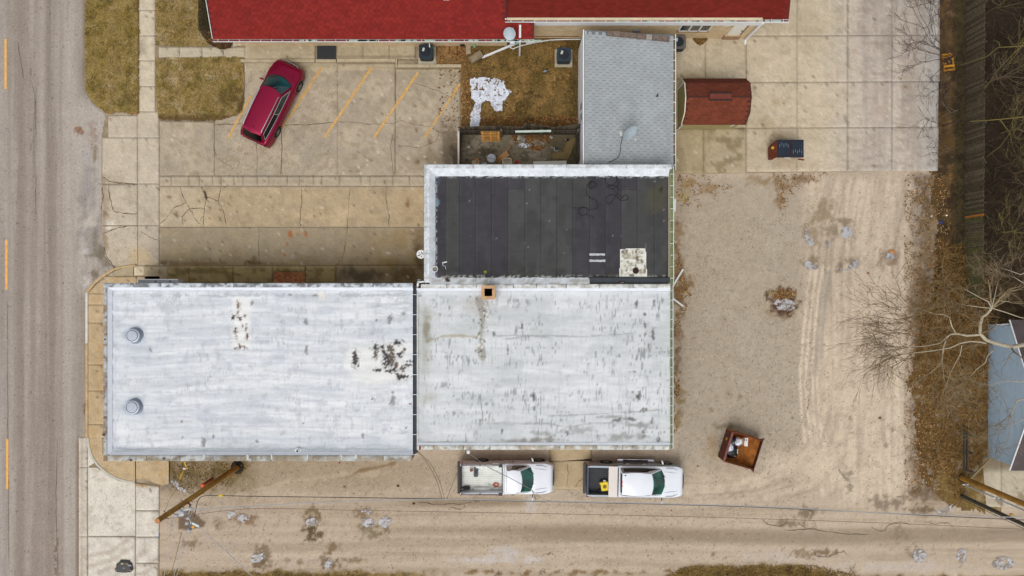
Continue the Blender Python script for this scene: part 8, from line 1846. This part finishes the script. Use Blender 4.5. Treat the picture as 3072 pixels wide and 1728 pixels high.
def grow(tw,p,d,L_,r,depth,col,spread=.55,upb=.12,jit=.22,kids=3,keep=None):
    """recursive twig: wandering axis with side shoots"""
    n = 5 if depth > 1 else 4; P = [np.array(p,float)]; d = np.array(d,float); d /= np.linalg.norm(d)
    for i in range(n):
        d = d + QR.normal(0,jit,3) * np.array([1,1,.6]) + np.array([0,0,upb * .3]); d /= np.linalg.norm(d); P.append(P[-1] + d * L_ / n)
    tw.tube(P,[max(r * (1 - .7 * i / n),.0065) for i in range(n + 1)],np.array(S(*col)) * QR.uniform(.75,1.25),4 if r > .03 else 3)
    if depth <= 0: return
    for k in range(kids + (QR.rand() < .5)):
        f = QR.uniform(.25,1.0); i = min(int(f * n),n - 1); q = P[i] + (P[i + 1] - P[i]) * (f * n - i); dd = (P[i + 1] - P[i]); dd /= np.linalg.norm(dd)
        e = dd + QR.normal(0,spread,3) * np.array([1,1,.7]); grow(tw,q,e,L_ * QR.uniform(.45,.75),r * .55,depth - 1,col,spread,upb,jit,kids)
# the big pale-barked tree: trunk beyond the right edge, limbs reaching west over the lot
tr = thing('sycamore_tree','large bare tree with pale grey limbs reaching west over fence and blue shop','tree',(34.6,-3.9,0))
def path(P): return [np.array(at(*p)) for p in P]
tk = Tw(); base = np.array([34.6,-3.9,0.0]); e0 = np.array(at(3200,1030,6.2)); tk.tube([base,base * .6 + e0 * .4 + [0.3,0,.5],e0],[.30,.24,.19],np.array(S(150,140,120)),12); tk.build('trunk',tr,m_twig)
PB = (172,162,140)
limbs = [([(3200,1030,6.2),(3120,1032,6.4),(3072,1034,6.5),(3035,1041,6.8),(2988,1030,7),(2958,1020,7.2),(2941,1002,7.4),(2940,975,7.6),(2947,951,7.8),(2960,943,7.9),(2975,925,8.1)],.15,.07),
         ([(2940,1004,7.4),(2900,1007,7.5),(2870,1001,7.6),(2851,1003,7.7),(2838,1014,7.8),(2831,1040,7.9),(2828,1062,8),(2826,1084,8)],.07,.03),
         ([(2958,1030,7.2),(2942,1026,7.2),(2910,1024,7.3),(2880,1030,7.4),(2850,1044,7.5),(2800,1052,7.6),(2730,1060,7.8),(2700,1066,7.9)],.055,.022),
         ([(2868,1002,7.6),(2856,980,7.9),(2848,952,8.1),(2830,944,8.3),(2804,942,8.4),(2780,934,8.5)],.035,.014),([(2838,1014,7.8),(2820,1030,7.9),(2780,1038,8),(2725,1042,8.1)],.035,.016),
         ([(2886,1036,7.4),(2880,1064,7.5),(2862,1098,7.6),(2850,1120,7.7),(2838,1160,7.8)],.03,.012),([(2978,1052,7),(2962,1068,7.1),(2956,1088,7.1),(2930,1108,7.2),(2912,1128,7.3)],.035,.014),
         ([(2975,925,8.1),(2965,905,8.4),(2935,890,8.7),(2892,866,9)],.04,.014),([(2975,925,8.1),(2984,890,8.5),(2990,860,8.8)],.03,.012),([(2975,925,8.1),(2930,920,8.4),(2892,915,8.6)],.03,.012),([(2978,925,8.1),(3020,938,8.3),(3060,952,8.5),(3110,960,8.7)],.035,.016),
         ([(3110,1180,6.6),(3080,1196,6.7),(3050,1202,6.8),(3040,1226,6.9),(3034,1246,7.0)],.06,.02),([(3120,1130,6.6),(3060,1146,6.8),(3020,1142,6.9),(2990,1150,7),(2964,1156,7.1)],.035,.012),([(3120,1240,6.2),(3060,1262,6.5),(3020,1280,6.6),(2990,1300,6.7)],.03,.01),
         ([(3110,800,8),(3062,824,8),(3030,812,8.2),(3010,806,8.3)],.035,.012),([(3110,870,8),(3064,845,8.1),(3040,830,8.2)],.03,.012)]
for P,r0,r1 in limbs:
    lt = Tw(); Q = path(P); R0 = np.linspace(r0 * .85,r1 * .8,len(Q)); lt.tube(Q,R0,np.array(S(*PB)),8); lt.build('limb',tr,m_twig)
tw = Tw()
for P,r0,r1 in limbs:
    Q = path(P); tip = Q[-1]; d = Q[-1] - Q[-2]; d /= np.linalg.norm(d); d[2] *= .4
    for k in range(4): grow(tw,tip,d + QR.normal(0,.3,3),QR.uniform(1.0,1.8),r1 * .8,2,(140,124,96),.5,.05)
    for j in range(2,len(Q)):
        if QR.rand() < .8: grow(tw,Q[j],(Q[j] - Q[j - 1]) / np.linalg.norm(Q[j] - Q[j - 1]) + QR.normal(0,.9,3),QR.uniform(.8,1.6),r1 * .7,2,(128,108,78),.6)
for k in range(30):     # the fine outer sprays over the lot
    q_ = np.array(at(2700 + QR.uniform(-20,60),1000 + QR.uniform(-60,110),8.0)); grow(tw,q_,np.array([-1,QR.uniform(-.35,.5),.05]),QR.uniform(1.3,2.4),.018,2,(122,98,68),.45,.0,.2,3)
for k in range(12):
    q_ = np.array(at(2700 + QR.uniform(-40,60),930 + QR.uniform(-30,60),8.2)); grow(tw,q_,np.array([-1,QR.uniform(.0,.9),.05]),QR.uniform(1.2,2.0),.015,2,(122,98,68),.45,.0,.2,2)
tw.build('twigs',tr,m_twig)['kind'] = 'stuff'
# bare saplings rooted behind the picket fence or at the concrete edge
def sapling(u,v,label,dirs,L_,r,col,h0_=.0,depth=3,group='bare saplings along the fence',kids=3,sp=.38):
    b = np.array(at(u,v,0)); t = thing('bare_tree',label,'tree',tuple(b),0,group); s_ = Tw(); g = Tw()
    top = b + np.array([.1,0,1.6]); s_.tube([b,b + [.03,.02,.8],top],[r * 1.3,r * 1.1,r],np.array(S(*col)) * .9,6); s_.build('trunk',t,m_twig)
    for d in dirs: grow(g,top - [0,0,QR.uniform(0,.9)],np.array(d),L_ * QR.uniform(.8,1.1),r * .6,depth,col,sp,.3,.14,kids)
    o = g.build('branches',t,m_twig); return t
RB = (74,54,46)
sapling(2826,186,'dark bare sapling fanning west beside the yellow wooden frame',[(-1,.05,.1),(-1,.45,.15),(-1,-.25,.12),(-.8,.8,.2),(-1,.2,.05),(-1,.3,.2),(-.9,-.6,.2)],4.0,.05,RB,sp=.3)
sapling(2826,2,'dark bare sapling at the top edge beyond the concrete',[(-1,-.1,.1),(-1,.2,.15),(-1,-.3,.15)],3.8,.045,RB)
sapling(2818,262,'thin bare sapling below the yellow wooden frame',[(-1,-.4,.1),(-.8,-.7,.15)],3.0,.035,RB,depth=2)
sapling(2822,350,'pale thin sapling at the middle of the concrete edge',[(-.8,.6,.1),(-.8,.2,.15)],2.2,.03,(104,98,84),depth=2)
sapling(2826,380,'thin bare sapling level with the black-lidded dumpster',[(-1,.1,.1),(-1,-.2,.1),(-.9,-.5,.1)],2.8,.035,RB,depth=2)
sapling(2820,458,'thin bare sapling at the south corner of the rear concrete',[(-1,-.1,.1),(-1,-.4,.1),(-.9,.3,.1)],2.4,.03,(96,82,68),depth=2)
OL = (128,112,66)
woods = [(3060,120,'olive-barked bare tree in the top right corner',4.2,.07),(3110,330,'olive-barked bare tree whose mossy limb crosses the fence',4.6,.08),(3040,520,'many-stemmed bare tree right of the orange picket',3.4,.05),(2990,700,'bare bush behind the green stretch of pickets',3.0,.04),(3090,640,'grey bare tree at the right edge above the pale-limbed tree',3.6,.05),(2960,250,'bare bush just behind the upper fence',2.6,.035),(3000,400,'bare bush behind the middle of the fence',2.8,.04),(2955,40,'bare bush at the top edge behind the fence',2.6,.035)]
for i,(u,v,lab,L_,r) in enumerate(woods):
    sapling(u,v,lab,[(math.cos(a),math.sin(a),QR.uniform(.5,1.2)) for a in np.linspace(0,5.6,7) + i],L_,r,[OL,(112,94,66),(122,104,80)][i % 3],depth=3,group='bare trees in the woods',kids=3,sp=.45)
# long mossy limbs
lm = thing('fallen_limb','mossy olive limbs stretching over the picket fence','branch',at(3072,350,2.5))
for P,r0 in (([(3120,340,3.2),(3060,352,3.0),(3000,358,2.8),(2950,362,2.5),(2910,364,2.3)],.05),([(3000,358,2.8),(3030,400,2.9),(3000,440,3),(2960,470,3)],.03),([(3090,136,4),(3040,140,3.8),(2995,142,3.6),(2960,170,3.4),(2880,196,3.2)],.035),([(3000,140,3.6),(2996,126,3.7),(2980,120,3.8)],.02)):
    lt = Tw(); lt.tube(path(P),np.linspace(r0,r0 * .3,len(P)),np.array(S(112,100,50)),7); lt.build('limb',lm,m_twig)
# undergrowth: uncountable thin stems
def brush(name,label,areas,col,seed):
    q = np.random.RandomState(seed); tw = Tw()
    for (u0,v0,u1,v1,n,L0,L1,hz) in areas:
        nc = max(1,n // 9); cu = q.uniform(u0,u1,nc); cv = q.uniform(v0,v1,nc)
        for i in range(n):
            k = q.randint(nc); b = np.array(at(cu[k] + q.normal(0,5),cv[k] + q.normal(0,5),0)); a = q.uniform(0,6.28); el_ = q.uniform(.1,1.1) * hz; L_ = q.uniform(L0,L1); d = np.array([math.cos(a),math.sin(a),el_]); d /= np.linalg.norm(d); P = [b]
            for s_ in range(4): d = d + q.normal(0,.16,3) + [0,0,-.06]; d /= np.linalg.norm(d); nx_ = P[-1] + d * L_ / 4; nx_[2] = max(nx_[2],.06); P.append(nx_)
            c = np.array(S(*col[q.randint(len(col))])) * q.uniform(.7,1.3); tw.tube(P,[.012,.010,.008,.006,.004],c,3)
    o = tw.build(name,None,m_twig); tag(o,label,'undergrowth',kind='stuff'); return o
brush('undergrowth','dark tangled stems of the woods behind the picket fence',[(2920,-60,3250,900,2600,.8,2.4,1.0),(2860,-40,2895,700,260,.2,.6,1)],[(70,56,40),(54,42,30),(88,72,46),(104,90,66),(44,34,24)],901)
brush('undergrowth','golden brown stems of the thicket between lot and blue shop',[(2760,830,2960,1100,1500,.5,1.9,.9),(2790,1060,2960,1380,1100,.4,1.3,.7),(2820,740,2900,900,500,.4,1.2,.9),(2850,1380,2900,1500,250,.2,.7,.8),(2760,1100,2850,1420,900,.12,.4,.5)],[(148,108,50),(128,90,42),(160,128,72),(104,74,36),(172,144,94)],902)
brush('undergrowth','low straw tufts at the south verge of the alley',[(2000,1708,2560,1760,500,.15,.5,.6),(1460,1716,1700,1740,60,.1,.3,.5)],[(120,88,46),(150,118,62),(98,72,38)],903)
# dark evergreen shrub at the motel corner
q = np.random.RandomState(5); t = thing('evergreen_shrub','dark olive evergreen shrub tucked behind the west end of the red roof','shrub',at(628,40)); V = []; C = []
n = 9000; cx = np.where(q.rand(n) < .5,626,640); uu = 596 + q.rand(n) * 66; vv = -80 + q.rand(n) * 172; hh = q.rand(n) ** .5 * 1.5 * (1 - ((uu - 629) / 36) ** 4).clip(.1,1)
x = (uu - 1536) / 48 * (H - hh) / H; y = (864 - vv) / 48 * (H - hh) / H; a = q.uniform(0,6.28,n); s_ = q.uniform(.03,.08,n); c = np.array([S(*c_) for c_ in ((52,46,14),(34,32,10),(70,60,20),(44,42,14))])[q.randint(0,4,n)]
V = np.stack([np.stack([x - s_ * np.sin(a) * .3,y + s_ * np.cos(a) * .3,hh],1),np.stack([x + s_ * np.sin(a) * .3,y - s_ * np.cos(a) * .3,hh],1),np.stack([x + s_ * np.cos(a),y + s_ * np.sin(a),hh + q.uniform(-.03,.06,n)],1)],1).reshape(-1,3) - np.array(t.location)
me = fast_mesh('foliage',V,np.arange(len(V)).reshape(-1,3),np.repeat(c,3,0)); me.materials.append(m_leaf); link('foliage',me,t)['kind'] = 'stuff'
for k in range(5): MB().tube([(0,-.8 + k * .5,0),(.1,-.75 + k * .5,.6),(-.05,-.7 + k * .5,1.2)],.025,5).build('stem',m_bark,t,local=True)
